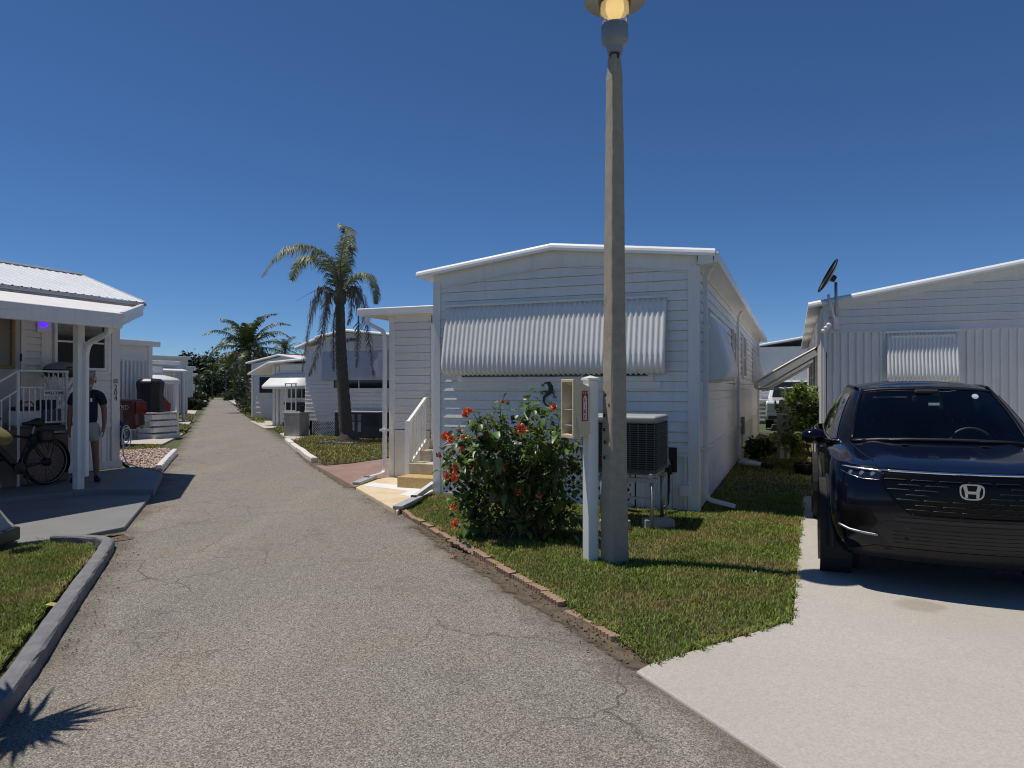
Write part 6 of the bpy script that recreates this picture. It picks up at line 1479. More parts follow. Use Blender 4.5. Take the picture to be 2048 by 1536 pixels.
def tree(name, label, cat, base, height, rad, m, seed, nclump=40, per=60, size=.15, trunk=.12, group=None, csize=.35, zc=None):
    t = thing(name, label, cat, base, 0, group); r2 = random.Random(seed); zc = zc or height-rad[2]; tb = MB()
    tb.tube([(0, 0, -.05), (r2.uniform(-.1, .1)*rad[0], 0, zc*.5), (0, 0, zc)], [trunk, trunk*.8, trunk*.5], 8)
    for k in range(7):
        a = r2.uniform(0, 6.28); tb.tube([(0, 0, zc*r2.uniform(.5, .9)), (math.cos(a)*rad[0]*.35, math.sin(a)*rad[1]*.35, zc), (math.cos(a)*rad[0]*.7, math.sin(a)*rad[1]*.7, zc+rad[2]*r2.uniform(-.1, .5))], [trunk*.5, trunk*.35, trunk*.12], 6)
    tb.build('trunk', M['bark'], t, smooth=True); v, q = clumps((0, 0, zc), rad, nclump, per, size, seed, csize); fast_mesh('crown', v, q, m, t); return t

# ---------------------------------------------------------------- queen palm
D = 20.9; B = G(694, 889); qp = thing('palm_tree', 'tall palm with green plumes and hanging dead fronds in front of the stepped-roof house', 'palm tree', (B.x, B.y, 0))
r4 = random.Random(8)
tr = [PD(699, 884, D), PD(692, 860, D), PD(688, 800, D), PD(684, 740, D), PD(681, 680, D), PD(680, 620, D), PD(679, 585, D)]; tr[0].z = -.05
fine = []
for a, b_ in zip(tr, tr[1:]):
    for k in range(8): fine.append(a.lerp(b_, k/8))
fine.append(tr[-1]); nf = len(fine)
rad = [(.36-.20*min(1, i/8) if i < 8 else .195-.075*(i-8)/(nf-9))*(1.05 if i % 2 else .97) for i in range(nf)]
MB().tube([p-Vector((B.x, B.y, 0)) for p in fine], rad, 14).build('trunk', M['ptrunk'], qp, smooth=True)
def pf(px): return [PD(x, y, D+dd) for x, y, dd in px]
V, T = [], []
for px, n, ln in (([(679, 590, 0), (672, 545, 0), (645, 505, -.2), (600, 490, -.4), (556, 508, -.6), (524, 552, -.8)], 95, .75), ([(679, 590, 0), (668, 548, .2), (635, 515, .4), (600, 522, .6), (582, 560, .8)], 85, .70), ([(681, 590, 0), (680, 540, 0), (686, 490, .1), (694, 458, .3), (680, 447, .6)], 90, .62),
                  ([(681, 590, 0), (686, 540, .2), (697, 500, .5), (703, 470, .9)], 80, .55), ([(684, 590, 0), (704, 558, -.2), (732, 546, -.4), (750, 572, -.6), (752, 608, -.7)], 75, .45)):
    frond(pf(px), int(n*1.7), ln*1.1, None, .030, .75, .026, V, T, 1.0, r4, .05)
mesh_VT('green_fronds', V, T, M['qgreen'], qp, (B.x, B.y, 0))
V, T = [], []
for px, n, ln in (([(676, 592, 0), (650, 574, 0), (628, 605, -.1), (614, 670, -.2), (604, 742, -.3)], 90, .42), ([(677, 595, 0), (658, 588, .1), (648, 640, .2), (634, 705, .3), (618, 750, .4)], 80, .40), ([(686, 592, 0), (708, 574, 0), (728, 610, -.2), (738, 680, -.4), (748, 752, -.5)], 90, .40), ([(686, 590, 0), (706, 580, .3), (717, 640, .4), (715, 690, .5), (713, 735, .5)], 70, .32),
                  ([(676, 596, -.2), (668, 640, -.25), (667, 700, -.25), (668, 742, -.25)], 55, .30), ([(684, 596, 0), (700, 585, .3), (702, 625, .5), (695, 648, .6)], 45, .25), ([(677, 594, .4), (660, 586, .8), (652, 625, 1.0), (645, 690, 1.0)], 60, .35)):
    frond(pf(px), int(n*1.7), ln*1.45, None, .026, 1.35, .028, V, T, .35, r4, .10)
frond(pf([(677, 590, 0), (655, 574, 0), (628, 582, 0), (592, 602, 0)]), 6, .2, None, .01, 1, .02, V, T, .3, r4, .6)
for k in range(9):
    a = r4.uniform(0, 6.28); c = PD(680, 600, D); e = c+Vector((math.cos(a)*.16, math.sin(a)*.16, r4.uniform(.25, .7))); o = len(V); V += [tuple(c+Vector((.03, 0, -.2))), tuple(c-Vector((.03, 0, .2))), tuple(e)]; T += [(o, o+1, o+2)]
mesh_VT('dead_fronds', V, T, M['qdead'], qp, (B.x, B.y, 0))
cr = MB().lathe([(.16, -.12), (.20, .0), (.17, .25), (.09, .5), (.04, .75)], 12, PD(680, 600, D)-Vector((B.x, B.y, 0))); cr.build('crown_shaft', mat('crown_shaft', (.10, .085, .045), .7, .3, 8), qp, smooth=True)
rg = MB(); 
for k in range(22): a = k*.286; rg.lathe([(0, .0), (.14, .01), (.17, .06), (.10, .11), (0, .12)], 7, (.55*math.cos(a), .38*math.sin(a), -.02))
rg.build('root_collar', M['soil'], qp, smooth=True)
for k, (dx, dy, rz) in enumerate(((-.45, -.42, .1), (.05, -.5, -.05))):
    b_ = MB().bar((-.25, 0, .06), (.25, 0, .06), .10, .10).build('planter_slab', M['oldconc'], qp, bevel=.02); b_.location = (dx, dy, 0); b_.rotation_euler = (0, 0, rz)

# ---------------------------------------------------------------- coconut palm and other palms
def palm(name, label, base, crown_px, d, ln, nfr, seed, trunk=.13, leaf=.5, lean=0, m='cgreen', wide=.035, nl=44, group=None):
    c = PD(*crown_px, d); t = thing(name, label, 'palm tree', (base[0], base[1], 0), 0, group); b0 = Vector((base[0], base[1], 0)); r2 = random.Random(seed)
    MB().tube([Vector((0, 0, -.05)), (c-b0)*.33+Vector((lean, 0, 0)), (c-b0)*.66+Vector((lean*.7, 0, 0)), c-b0], [trunk*1.5, trunk, trunk*.9, trunk*.8], 9).build('trunk', M['ptrunk'], t, smooth=True)
    V, T = [], []
    for k in range(nfr):
        a = k*2.399+r2.uniform(-.2, .2); e = R(88-120*(k/nfr)**1.1); L_ = ln*r2.uniform(.85, 1.1)*(.75 if k < 3 else 1); h = Vector((math.cos(a), math.sin(a), 0)); p = c; pts = [p]
        for q in range(4): ee = e-R(20+16*q)*(q/3); p = p+(h*math.cos(ee)+Z_*math.sin(ee))*L_/4; pts.append(p)
        frond(pts, nl, leaf, None, wide, .75, .03*ln/2.6, V, T, .9, r2, .04)
    mesh_VT('fronds', V, T, M[m], t, b0); return t
c = PD(496, 690, 46); palm('palm_tree', 'green coconut palm standing against the sky down the road', (c.x+.1, c.y), (496, 698), 46, 3.25, 30, 3, .19, .78, wide=.055, nl=60)
for i, (px, py, d, ln, nf, lb) in enumerate(((425, 742, 96, 1.9, 14, 'thin small palm by the grass at the far end of the road'), (452, 736, 92, 1.7, 12, 'small pale palm right of the thin one at the far end'), (462, 730, 68, 1.9, 14, 'curved small palm beside the far street lamp'), (570, 700, 120, 3.6, 20, 'dark round palm behind the red tiled roof'), (392, 766, 66, 1.3, 12, 'low pale palm beside the white truck'))):
    c = PD(px, py, d); palm('palm_tree', lb, (c.x+(1.0 if i == 2 else 0), c.y), (px, py), d, ln, nf, 20+i, .10 if i != 3 else .2, ln*.28, .5 if i == 2 else 0, wide=.07, nl=26)

# ---------------------------------------------------------------- trees and shrubs
M['dkleaf'] = mat('dark_tree_leaf', (.028, .045, .014), .5, .25, .7, island=.55); M['olive'] = mat('olive_tree_leaf', (.085, .090, .026), .55, .3, .6, island=.5, dirt=(.20, .15, .04), dirtamt=.6); M['shrub'] = mat('shrub_leaf', (.055, .080, .020), .45, .25, 2, island=.55, dirt=(.20, .17, .04), dirtamt=.45)
def ft(px, d): q = PD(px, 775, d); return (q.x, q.y, 0)
tree('tree', 'dark dense tree above the left row of houses at the road end', 'tree', ft(402, 118), 7.4, (3.6, 3, 3.0), M['dkleaf'], 1, 60, 90, .24, .25)
tree('tree', 'dark tree with a low crown at the far road end', 'tree', ft(425, 128), 6.2, (3.4, 3, 2.4), M['dkleaf'], 2, 50, 80, .24, .25)
tree('tree', 'olive yellow tree under the coconut palm', 'tree', ft(452, 122), 7.0, (4.2, 3, 3.1), M['olive'], 3, 60, 80, .24, .25)
tree('tree', 'olive bushy tree behind the peaked white house', 'tree', ft(522, 112), 6.6, (4.2, 3, 2.6), M['olive'], 4, 60, 80, .24, .25)
tree('tree', 'dark low tree filling the road end under the palms', 'tree', ft(440, 114), 4.2, (5.5, 2, 2.2), M['dkleaf'], 5, 60, 80, .22, .2)
tree('tree', 'tiny dark tree top above the left house row', 'tree', ft(369, 120), 7.3, (1.0, 1, .9), M['dkleaf'], 6, 14, 50, .2, .15)
for i, (px, d, h, rd, m, lb) in enumerate(((512, 41, 1.95, (.85, .8, .95), 'shrub', 'rounded dark shrub beside the small carport'), (498, 47, 2.1, (.9, .9, 1.0), 'shrub', 'loose yellowish shrub behind the rounded one'), (522, 38, 2.5, (.7, .7, 1.3), 'shrub', 'tall leafy shrub against the carport post'), (487, 58, 2.6, (1.0, 1, 1.3), 'shrub', 'pale spiky shrub near the far lamp'), (463, 88, 1.3, (1.2, 1, .7), 'shrub', 'low brown shrub at the end of the right side'), (398, 60, 1.2, (.7, .7, .65), 'shrub', 'small shrub beside the far left houses'), (388, 52, .8, (.7, .6, .45), 'shrub', 'low plants at the foot of the far left wall'))):
    tree('shrub', lb, 'shrub', ft(px, d), h, rd, M[m], 30+i, 34, 55, .085 if d < 50 else .12, .04, csize=.3, zc=max(rd[2]*.95, h-rd[2]))
# sapling and plants between the right-hand houses
M['sap'] = mat('sapling_leaf', (.13, .19, .035), .4, .2, 3, transl=.35, island=.5)
sp = thing('sapling', 'potted sapling with glossy leaves beside the blue car', 'sapling', W(5.12, 4.6)); b0 = W(5.12, 4.6); r5 = random.Random(3)
MB().lathe([(0, .0), (.13, 0), (.17, .22), (.18, .24), (.15, .24), (.14, .2), (0, .2)], 18).build('pot', M['black'], sp, smooth=True)
tp = [b0+Z_*.2, PD(1617, 905, 13.3), PD(1607, 860, 13.2), PD(1600, 800, 13.2)]; sm_ = MB().tube([p-b0 for p in tp], [.022, .018, .014, .008], 8)
LVs = []; V, T = [], []
for (px, py, n) in ((1600, 780, 90), (1618, 790, 80), (1585, 800, 70), (1625, 815, 70), (1605, 820, 80), (1632, 800, 50), (1590, 835, 60), (1610, 845, 60), (1622, 838, 50), (1578, 790, 40), (1575, 875, 70), (1585, 890, 50), (1590, 855, 30)):
    c = PD(px, py, 13.2+r5.uniform(-.25, .25)); sm_.tube([tp[1].lerp(tp[3], r5.random())-b0, c-b0], [.008, .004], 5)
    for k in range(int(n*1.5)):
        d_ = Vector((r5.gauss(0, 1), r5.gauss(0, 1), r5.gauss(-.2, .7))).normalized(); p = c+Vector((r5.gauss(0, .10), r5.gauss(0, .10), r5.gauss(0, .09))); s = d_.cross(Z_).normalized(); L_ = r5.uniform(.09, .16); o = len(V)
        V += [tuple(p), tuple(p+d_*L_*.4+s*L_*.26), tuple(p+d_*L_-Z_*L_*.2), tuple(p+d_*L_*.4-s*L_*.26)]; T += [(o, o+1, o+2), (o, o+2, o+3)]
sm_.build('stem', M['bark'], sp, smooth=True); mesh_VT('leaves', V, T, M['sap'], sp, b0)
tree('shrub', 'dark drooping shrub behind the utility box', 'shrub', W(4.25, 6.9), .42, (.28, .3, .2), M['shrub'], 61, 20, 40, .06, .02, zc=.3)
ub = lot('utility_box', 'grey utility box on a post between the right-hand houses', 'utility box', 4.78, 7.4)
MB().box(-.17, .17, -.10, .10, .42, 1.02).build('cabinet', M['acgrey'], ub, bevel=.01); MB().box(-.12, .12, -.08, .08, 1.05, 1.35).build('meter_housing', M['acgrey'], ub, bevel=.03); MB().box(-.10, -.02, -.04, .04, .0, .42).build('post', M['pvc'], ub); MB().box(.04, .10, -.04, .04, .0, .42).build('post', M['pvc'], ub); MB().tube([(.02, 0, 1.35), (.02, 0, 1.6)], .03, 8).build('pipe', M['steel'], ub)
dp = lot('drain_pipe', 'white drain pipe with dark end lying beside the house wall', 'pipe', 3.95, 5.4, .06); MB().tube([(0, .1, .06), (.45, -.05, .05)], .05, 12).build('pipe', M['pvc'], dp, smooth=True); MB().tube([(.44, -.047, .05), (.62, -.15, .02)], .054, 12).build('pipe_end', M['black'], dp, smooth=True)

# ================================================================ house with the palm
h2 = lot('mobile_home', 'white house with stepped roof and smooth grey awning behind the palm', 'house', -9.84, 10.03)
w2 = [(-.30, 2.88), (.27, 3.06), (.271, 3.22), (1.34, 3.42), (4.2, 3.10)]
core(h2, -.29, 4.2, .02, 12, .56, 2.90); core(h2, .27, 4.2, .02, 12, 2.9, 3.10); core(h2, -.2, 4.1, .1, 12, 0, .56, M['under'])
boards(h2, (0, 0, 0), X_, -Y_, -.30, 4.2, .56, [(-.31, 2.80), (4.2, 2.80)], .128, M['white'], join=True)
MB().box(-.30, 4.2, -.03, .02, .53, .575).build('skirting_rail', M['trim'], h2)
g = MB(); g.v = [(-.30, -.025, 2.80), (4.2, -.025, 2.80), (4.2, -.025, 3.10), (1.34, -.025, 3.40), (.27, -.025, 3.22), (.27, -.025, 3.05), (-.30, -.025, 2.88)]; g.f = [tuple(range(7))]; g.build('gable_panel', M['cream'], h2, solid=.03)
gable_roof(h2, [(.20, 3.30), (1.34, 3.50), (4.4, 3.18)], -.12, 12, .07, M['roof']); gable_roof(h2, [(-.62, 2.97), (.22, 3.25)], -.12, 12, .07, M['roof'])
MB().box(-.10, 4.2, -.045, -.02, 2.92, 2.95).build('belt_trim', M['trim'], h2)
lattice(h2, (0, 0, 0), X_, -Y_, .0, 1.55, .03, .52, M['trim'], .06, .024, .03)
ribs(h2, (0, 0, 0), X_, -Y_, 1.6, 4.2, .02, .53, M['white'], .14, .012, .4, 'skirting_panel', 1.3)
awning(h2, (0, 0, 0), X_, -Y_, .42, 4.0, [(.03, 2.86), (.06, 2.5), (.085, 2.15), (.11, 1.86)], mat('bluish_awning', (.50, .51, .56), .45, .06, 3, dirt=(.38, .38, .40), dirtamt=.3, streak=1), 0, 0, side=True)
window(h2, (0, 0, 0), X_, -Y_, .80, 3.8, 1.54, 2.3, M['trim'], 3, 1, .06)
text('name_badge', 'Jupiter', .21, gm_, h2, (1.50, -.06, 3.17), (R(90), 0, 0), .006)
pw = lot('stucco_planter', 'weathered grey stucco planter wall below the screened corner', 'planter', -10.55, 9.45)
MB().box(0, .62, 0, .50, -.02, .74).build('wall', M['oldconc'], pw, bevel=.02); MB().box(-.03, .65, -.03, .53, .74, .82).build('coping', M['oldconc'], pw, bevel=.02)
sf = MB()
for x in (.04, .28, .46): sf.box(x-.015, x+.015, .02, .05, .82, 1.72)
sf.box(.02, .48, .015, .055, 1.72, 1.76).box(.02, .48, .015, .055, .82, .88); sf.build('screen_frame', M['trim'], pw); MB().lathe([(0, 0), (.07, 0), (.09, .2), (0, .2)], 14, (.57, .20, .82)).build('pot', M['black'], pw)
pk = lot('package_air_conditioner', 'large dark grey package air conditioner beside the palm trunk', 'air conditioner', -8.35, 9.15)
MB().box(-.1, 1.75, -.05, .7, -.02, .06).build('base_slab', M['oldconc'], pk, bevel=.01); MB().box(0, 1.6, 0, .62, .10, .84).build('cabinet', mat('package_unit_grey', (.055, .056, .06), .5, .08, 6), pk, bevel=.015); MB().box(-.02, 1.62, -.02, .64, .84, .88).build('lid', M['acgrey'], pk, bevel=.01)
for x, z0_, z1_ in ((.62, .60, .80), (.62, .28, .56), (.86, .60, .80), (.86, .26, .56)): MB().box(x, x+.12, -.008, .0, z0_, z1_).build('label_plate', mat('pale_label', (.30, .31, .33), .5, .1, 14), pk)
lvv = MB()
for k in range(12): lvv.box(.04+.045*k, .055+.045*k, -.006, .0, .18, .80)
lvv.build('louvres', M['acdark'], pk); MB().tube([(.72, -.03, .18), (.72, -.2, .16), (.80, -.3, .02)], .025, 8).build('drain_elbow', M['pvc'], pk)

# ================================================================ further houses on the right
h3 = lot('mobile_home', 'peaked white house behind the small carport', 'house', -21.3, 20.0)
w3 = [(0, 2.85), (1.85, 3.22), (3.8, 2.9)]
mb = MB()
for y in (.0, 12): mb.v += [(0, y, 0), (3.8, y, 0), (3.8, y, 2.88), (1.85, y, 3.2), (0, y, 2.83)]
mb.f = [(0, 1, 2, 3, 4), (9, 8, 7, 6, 5)]+[(i, i+5, (i+1) % 5+5, (i+1) % 5) for i in range(5)]; mb.build('wall_core', M['white'], h3, fix=True)
boards(h3, (0, 0, 0), X_, -Y_, .12, 3.7, .3, [(a, b_-.05) for a, b_ in w3], .25, M['white'], .03, join=True)
for x in (0, 3.68): MB().box(x, x+.12, -.05, .0, 0, 2.8).build('corner_trim', M['trim'], h3)
gable_roof(h3, [(-.25, 2.93), (1.85, 3.32), (4.05, 2.95)], -.15, 12, .08, M['roof']); window(h3, (0, -.02, 0), X_, -Y_, .5, 3.2, 1.3, 2.2, M['trim'], 2, 1)
c3 = lot('carport', 'small white carport wing with bright rolled awning', 'carport', -15.25, 14.5)
core(c3, .35, 2.4, .02, 5, .05, 2.6); boards(c3, (0, 0, 0), X_, -Y_, .35, 2.4, .1, [(.3, 2.55), (2.4, 2.55)], .2, M['white'], .02, join=True)
mb = MB(); q_ = [(-1.05, 2.22), (0, 2.68), (2.5, 2.86)]
gable_roof(c3, q_, -.3, 5, .07, M['roof'])
for x in (.0, .18): MB().box(x, x+.12, -.06, .06, 0, 2.5).build('post', M['trim'], c3, bevel=.01)
MB().box(-.62, -.56, 1.0, 1.1, 0, 2.35).build('post', M['trim'], c3); MB().box(-.5, .0, .98, 1.02, .85, 2.3).build('dark_screen', M['glass'], c3); MB().box(-.55, .0, 1.02, 1.1, 0, .85).build('low_wall', M['white'], c3)
awning(c3, (0, 0, 0), X_, -Y_, .1, 2.3, [(.03, 2.22), (.35, 2.0), (.65, 1.80), (.80, 1.70), (.82, 1.62), (.76, 1.56)], M['roof'], 0, 0)
window(c3, (0, 0, 0), X_, -Y_, .75, 2.2, 1.15, 1.60, M['trim'], 2, 1); lattice(c3, (0, -.03, 0), X_, -Y_, .95, 1.35, .05, 1.1, M['trim'], .06, .024, .02)
for i, (px, py, r_, h_, m_, lb) in enumerate(((573, 856, .17, .18, 'terra', 'wide terracotta bowl on the pale path'), (561, 847, .10, .20, 'terra', 'small terracotta pot behind the bowl'), (567, 842, .14, .32, 'pale', 'pale square planter by the carport post'))):
    q = G(px, py); tm = mat('terracotta', (.26, .085, .04), .8, .15, 10) if m_ == 'terra' else M['stucco']
    p_ = thing('flower_pot', lb, 'pot', (q.x, q.y, .03)); MB().lathe([(0, 0), (r_*.7, 0), (r_, h_), (r_*1.08, h_), (r_*1.08, h_+.03), (r_*.9, h_+.03), (r_*.85, h_*.85), (0, h_*.85)], 18 if m_ == 'terra' else 4).build('pot', tm, p_, auto=40)
    v, tq = clumps((0, 0, h_+.08), (r_*.8, r_*.8, .12), 8, 14, .04, 70+i); fast_mesh('plant', v, tq, M['shrub'], p_)
bn = thing('wheeled_bin', 'black wheeled bin standing beside the stucco planter', 'bin', (*G(590, 858).xy, .02), -A)
mb = MB(); mb.v = [(-.2, -.22, .05), (.2, -.22, .05), (.2, .22, .05), (-.2, .22, .05), (-.27, -.3, .95), (.27, -.3, .95), (.27, .3, .95), (-.27, .3, .95)]; mb.f = [(3, 2, 1, 0), (4, 5, 6, 7)]+[(i, (i+1) % 4, (i+1) % 4+4, i+4) for i in range(4)]; mb.build('tub', M['black'], bn, bevel=.02); MB().box(-.29, .29, -.33, .33, .95, 1.03).build('lid', M['black'], bn, bevel=.02)
for s in (-1, 1): MB().lathe([(0, -.03), (.1, -.03), (.1, .03), (0, .03)], 14, (.22*s, .22, .1), Matrix.Rotation(R(90), 3, 'Y')).build('wheel', M['rubber'], bn)

def simple_house(label, v, u, wx, dy, zt, front='-y', roofover=.25, m='white', gable=0, win=(), rib=False):
    h = lot('mobile_home', label, 'house', v, u); core(h, 0, wx, 0, dy, 0, zt, M[m])
    if front == '-y': o, t, n, L_ = (0, 0, 0), X_, -Y_, wx
    else: o, t, n, L_ = (wx, 0, 0), Y_, X_, dy
    if rib: ribs(h, o, t, n, 0, L_, .02, zt-.55, M[m], .15, .012, .4, panel=1.2); boards(h, o, t, n, 0, L_, zt-.52, [(0, zt-.02), (L_, zt-.02)], .17, M[m], .025, join=True)
    else: boards(h, o, t, n, 0, L_, .05, [(0, zt-.02), (L_, zt-.02)], .2, M[m], .02, join=True)
    if front == '-y': gable_roof(h, [(-roofover, zt), (wx/2, zt+.08+gable), (wx+roofover, zt)], -.2, dy+.1, .09, M['roof'])
    else: MB().box(-.1, wx+roofover, -.2, dy+roofover*.6, zt, zt+.13).build('roof', M['roof'], h, bevel=.015); MB().box(wx+roofover, wx+roofover+.03, -.2, dy+roofover*.6, zt-.06, zt+.10).build('fascia', M[m], h)
    for a, b_, c, d in win: window(h, o, t, n, a, b_, c, d, M['trim'], 2, 1)
    MB().box(*(((wx-.12, wx+.03, -.03, .0) if front == '-y' else (wx-.02, wx+.035, dy-.15, dy+.01))), 0, zt).build('corner_trim', M['trim'], h); return h
simple_house('far white house with flat roof behind the pale shrubs', -33.5, 33.5, 4.5, 9, 2.7, '-y', .25, 'white', .1, ((.6, 3.0, 1.2, 2.0),))
simple_house('most distant white house on the right side', -45, 46, 4.5, 9, 2.7, '-y', .25, 'white', .1, ((.6, 3.0, 1.2, 2.0),))
# ================================================================ further houses on the left
hb2 = simple_house('ribbed white house behind the red pickup', -18.0, 2.2, 3.2, 5.85, 3.02, '+x', .22, rib=True)
hb3 = simple_house('white house with carport roof beyond the white steps', -26.4, 8.5, 3.8, 7.75, 2.75, '+x', .2, rib=True)
mb = MB(); q = [(3.7, 2.62), (4.45, 2.42)]
for y in (4.4, 7.9): mb.v += [(x, y, z) for x, z in q]+[(x, y, z-.08) for x, z in q]
mb.f = [(0, 1, 5, 4), (2, 6, 7, 3), (0, 2, 3, 1), (4, 5, 7, 6), (0, 4, 6, 2), (1, 3, 7, 5)]; mb.build('carport_roof', M['roof'], hb3, fix=True)
for y in (7.75,): MB().box(4.3, 4.4, y-.05, y+.05, 0, 2.38).build('carport_post', M['trim'], hb3)
simple_house('tall white house front beyond the red car', -33.4, 13.3, 4.2, 10, 3.35, '+x', .15, rib=True)
simple_house('fourth white house on the left side', -45.75, 23.9, 5.0, 11, 3.2, '+x', .2)
simple_house('last white house on the left side', -58.9, 37, 5.0, 11, 3.0, '+x', .2)
wa = lot('window_awning', 'bright white rolled awning above the white steps', 'awning', -17.0, 8.2, 0)
MB().box(-.06, .0, -.1, 2.3, 1.3, 2.4).build('wall_panel', M['white'], wa); awning(wa, (0, 0, 0), Y_, X_, .0, 2.2, [(.02, 2.10), (.5, 2.02), (.85, 1.94), (.95, 1.88), (.95, 1.78), (.88, 1.74)], M['roof'], 0, 0, side=True); MB().box(-.06, .02, .05, .15, 0, 1.3).build('post', M['trim'], wa); MB().box(-.06, .02, 2.1, 2.2, 0, 1.3).build('post', M['trim'], wa)
ws_ = lot('porch_steps', 'white wooden steps behind the red pickup', 'steps', -14.1, 6.9)
for k in range(4): MB().box(.0, .62, .02+.0*k, 1.0-.22*0, .20*k+.02, .20*k+.17).build('step', M['white'], ws_, bevel=.01) if k == 3 else MB().box(.0+.0, .62+.04*(3-k), .02, 1.0, .20*k+.02, .20*k+.17).build('step', M['white'], ws_, bevel=.01)
MB().box(-.5, .66, -.02, 1.05, .80, .84).build('landing', M['trim'], ws_)
for x, y in ((.60, .98),): MB().box(x-.04, x+.04, y-.04, y+.04, .0, 1.75).build('railing_post', M['trim'], ws_)
cv = lot('covered_grill', 'grill under a black cover on top of the white steps', 'grill', -14.05, 7.35, .84)
MB().lathe([(.40, 0), (.38, .6), (.42, .95), (.30, 1.05), (0, 1.08)], 9).build('cover', M['black'], cv, bevel=.05)

# ================================================================ vehicles further off
def box_car(name, label, v, u, rz, prof, wid, m, wheels, wr, glass, lights=(), z=.03):
    """side profile (y along the car, z) extruded across with rounded edges"""
    c = lot(name, label, 'truck' if 'pickup' in name else 'car', v, u, z, rz); k = len(prof); mb = MB()
    def ins(z): return 1-.16*max(0, (z-1.0))/.7 if name != 'x' else 1
    mb.v = [(-wid/2*ins(q), y, q) for y, q in prof]+[(wid/2*ins(q), y, q) for y, q in prof]; mb.f = [tuple(range(k)), tuple(range(2*k-1, k-1, -1))]+[(i, i+k, (i+1) % k+k, (i+1) % k) for i in range(k)]
    mb.build('body', m, c, fix=True, bevel=.05, seg=3)
    for y in wheels:
        for s in (-1, 1):
            MW = Matrix.Rotation(R(90*s), 3, 'Y'); w_ = MB().lathe([(0, .06), (.2*wr/.38, .07), (wr*.62, .10), (wr*.66, .11), (wr*.95, .10), (wr, .05), (wr, -.1), (0, -.1)], 26, (s*(wid/2-.08), y, wr), MW).build('wheel', M['rubber'], c, smooth=True)
            MB().lathe([(0, .075), (.05, .08), (wr*.6, .108), (wr*.63, .112)], 22, (s*(wid/2-.078), y, wr), MW).build('rim', M['steel'], w_, smooth=True)
            MB().lathe([(wr*1.04, .0), (wr*1.16, .0), (wr*1.16, .02), (wr*1.04, .02)], 24, (s*(wid/2-.005), y, wr), MW, 0, 6.2832).build('wheel_arch', M['under'], c)
    for pl_ in glass:
        for s in (-1, 1):
            g = MB(); g.add([(s*(wid/2*ins(q)+.006), y, q) for y, q in pl_], [tuple(range(len(pl_)))]); g.build('side_window', M['glass'], c)
    for nm, bx_, mm in lights: MB().box(*bx_).build(nm, mm, c, bevel=.012)
    return c
rp = mat('red_paint_with_shade', (.055, .004, .006), .25, .03, 3, coat=.8); tl = mat('tail_lamp_red', (.20, .01, .01), .2, 0, coat=.5)  # truck red darkened so the colour carries the shade it stands in
pk_ = box_car('pickup_truck', 'red pickup truck with its tail behind the left house', -12.6, 5.1, 0, [(0, .55), (0, 1.22), (-.02, 1.26), (-1.75, 1.26), (-1.8, 1.24), (-1.95, 1.75), (-2.4, 1.82), (-3.3, 1.78), (-3.95, 1.22), (-5.2, 1.10), (-5.35, .9), (-5.35, .5), (-4.9, .42), (-.3, .45)], 1.88, rp, (-1.12, -4.35), .39, [[(-2.02, 1.28), (-2.1, 1.68), (-2.9, 1.70), (-2.9, 1.28)], [(-3.0, 1.28), (-3.0, 1.69), (-3.3, 1.67), (-3.7, 1.28)]],
               (('tail_lamp', (.80, .955, -.30, .012, .86, 1.20), tl), ('tail_lamp', (-.955, -.80, -.30, .012, .86, 1.20), tl), ('rear_bumper', (-.9, .9, -.05, .16, .46, .68), M['steel']), ('bed_liner', (-.80, .80, -1.7, -.08, 1.245, 1.275), M['black'])))
text('side_lettering', 'TRD', .17, M['steel'], pk_, (.952, -.72, 1.05), (R(90), 0, R(90)), .003)
box_car('hatchback', 'red hatchback parked beyond the white steps', -21.5, 14.2, 0, [(0, .4), (.02, .75), (-.08, .95), (-.45, 1.40), (-.9, 1.48), (-2.0, 1.46), (-2.9, .98), (-3.9, .82), (-4.0, .5), (-3.8, .28), (-.2, .28)], 1.75, mat('bright_red_paint', (.22, .012, .012), .25, .03, 3, coat=.8), (-.75, -3.2), .32, [[(-.5, .98), (-.62, 1.34), (-1.4, 1.40), (-1.4, .98)], [(-1.48, .98), (-1.48, 1.40), (-2.0, 1.38), (-2.6, .98)]], (('tail_lamp', (.6, .86, -.16, .02, .72, .92), tl), ('tail_lamp', (-.86, -.6, -.16, .02, .72, .92), tl)))
wp = mat('white_car_paint', (.62, .63, .64), .3, .03, 3, coat=.6)
box_car('pickup_truck', 'white pickup parked among the far left houses', -49.9, 42.6, 0, [(0, .55), (0, 1.22), (-1.75, 1.26), (-1.95, 1.78), (-3.3, 1.80), (-3.95, 1.22), (-5.2, 1.10), (-5.3, .5), (-.3, .45)], 1.88, wp, (-1.12, -4.35), .39, [[(-2.02, 1.28), (-2.1, 1.68), (-2.9, 1.70), (-2.9, 1.28)], [(-3.0, 1.28), (-3.0, 1.69), (-3.3, 1.67), (-3.7, 1.28)]])
sv = box_car('white_suv', 'white SUV with a wide grille between the right-hand houses', 4.95, 19.3, 0, [(0, .45), (-.02, .95), (.06, 1.08), (1.25, 1.18), (1.95, 1.82), (2.3, 1.90), (4.6, 1.88), (4.95, 1.2), (5.0, .5), (4.7, .35), (.3, .35)], 2.0, wp, (1.0, 3.95), .40, [[(1.65, 1.22), (2.15, 1.74), (3.0, 1.76), (3.0, 1.22)], [(3.1, 1.22), (3.1, 1.76), (4.3, 1.74), (4.5, 1.22)]])
g = MB(); g.add([(-.80, 1.27, 1.20), (.80, 1.27, 1.20), (.70, 1.925, 1.80), (-.70, 1.925, 1.80)], [(0, 1, 2, 3)]); g.xf(Matrix.Translation((0, -.012, .01))); g.build('windscreen', M['glass'], sv)
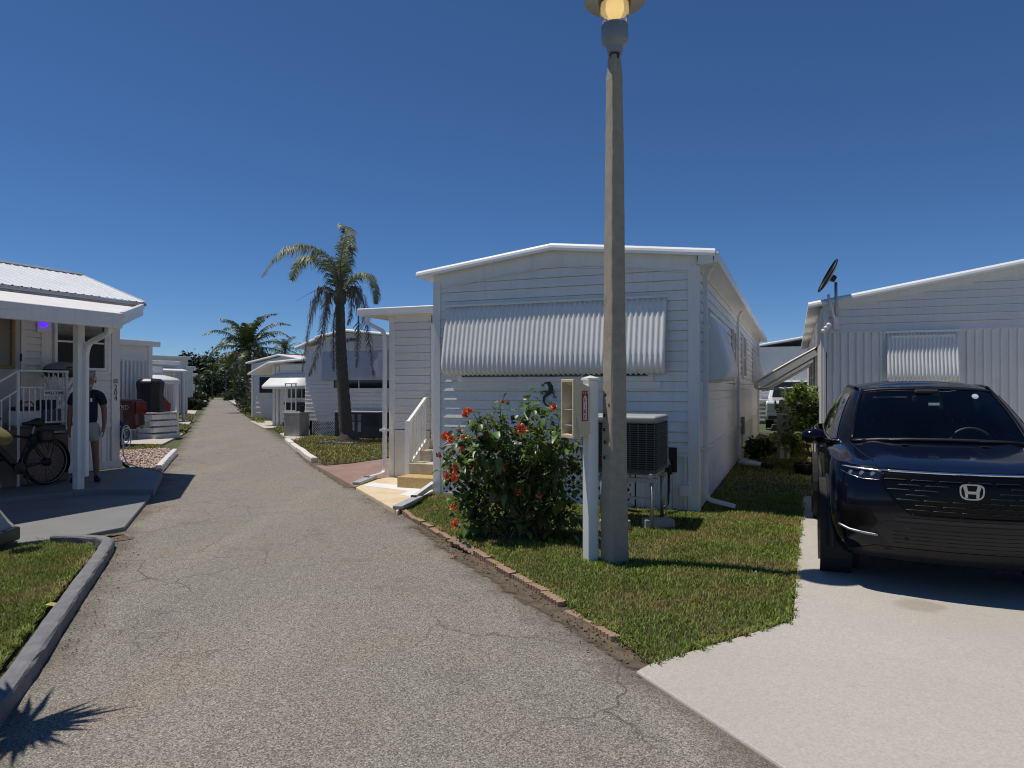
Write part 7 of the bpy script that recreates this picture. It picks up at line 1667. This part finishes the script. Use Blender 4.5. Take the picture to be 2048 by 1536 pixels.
gs_ = MB().box(-.62, .62, -.045, -.015, .62, .98).build('grille', M['black'], sv)
for z in (.66, .76, .86, .95): MB().box(-.62, .62, -.06, -.02, z, z+.035).build('grille_bar', M['chrome'], gs_)
for s in (-1, 1): MB().box(*sorted((s*.66, s*.95)), -.04, .1, .68, 1.0).build('headlight', mat('clear_headlamp', (.35, .36, .38), .15, 0), sv, bevel=.03)
MB().box(-.9, .9, -.03, .02, .38, .52).build('lower_intake', M['black'], sv)

# ================================================================ behind the right-hand houses
hr = simple_house('grey shaded house with low pitched roof behind the white SUV', 3.2, 26.5, 9, 8, 3.55, '-y', .5, 'alu', .75)
MB().box(-.1, 6, -1.9, -.2, .95, 1.05).build('deck_floor', M['trim'], hr); 
for k in range(6): MB().bar((0, -1.85, 1.2+.16*k), (6, -1.85, 1.2+.16*k), .03, .03).build('railing_slat', M['trim'], hr)
for x in (.05, 1.5, 3.0, 4.5, 5.95): MB().box(x-.04, x+.04, -1.89, -1.81, 0, 2.1).build('railing_post', M['trim'], hr)
fn = lot('white_fence', 'white vinyl fence behind the sapling', 'fence', 6.3, 15.9)
for k in range(14): MB().box(.15*k, .15*k+.14, 0, .03, .05, 1.25).build('picket', M['pvc'], fn)
for z in (.25, 1.2): MB().box(0, 2.1, -.02, .0, z, z+.08).build('rail', M['pvc'], fn)
# ================================================================ far end of the road
bl = thing('building', 'grey two-storey building with red tiled roof at the road end', 'building', (-43, 136, 0), R(8))
MB().box(-16, 18, 0, 14, 0, 5.6).build('wall', mat('dark_grey_wall', (.22, .22, .24), .8, .1, .5), bl)  # wall in one dark grey
mb = MB(); mb.v = [(-17, -1, 5.6), (19, -1, 5.6), (19, 15, 5.6), (-17, 15, 5.6), (-11, 7, 8.4), (13, 7, 8.4)]; mb.f = [(0, 1, 5, 4), (1, 2, 5), (2, 3, 4, 5), (3, 0, 4), (3, 2, 1, 0)]; mb.build('roof', mat('red_roof_tile', (.16, .055, .038), .85, .2, 1.5, bump=.3, bscale=12), bl, fix=True)
for k in range(8):
    x = -14+4*k
    for z in (1.0, 3.6): w_ = MB().box(x, x+1.4, -.06, .0, z, z+1.3).build('window', M['glass'], bl); MB().box(x-.08, x+1.48, -.10, -.06, z-.1, z).build('sill', M['trim'], w_)
fl = thing('street_lamp', 'distant street lamp beside the coconut palm', 'street lamp', (PD(478, 775, 72).x, 72, 0))
MB().tube([(0, 0, 0), (0, 0, 4.6)], [.12, .08], 8).build('pole', M['pole'], fl); MB().lathe([(.08, 4.6), (.13, 4.65), (.13, 4.9), (.16, 5.1), (.16, 5.15)], 14).build('lantern', M['pvc'], fl); MB().lathe([(.30, 5.13), (.2, 5.25), (0, 5.3)], 14).build('lantern_hat', M['pvc'], fl)
for i, (px, lb) in enumerate(((418, 'white rock at the left of the far lawn'), (433, 'white rock near the middle of the far lawn'), (455, 'white rock at the right of the far lawn'))):
    s = MB().lathe([(0, 0), (.5, .05), (.55, .3), (.3, .55), (0, .6)], 8).build('rock', M['stucco'], smooth=True); s.location = (*PD(px, 775, 118).xy, 0); tag(s, lb, 'rock')
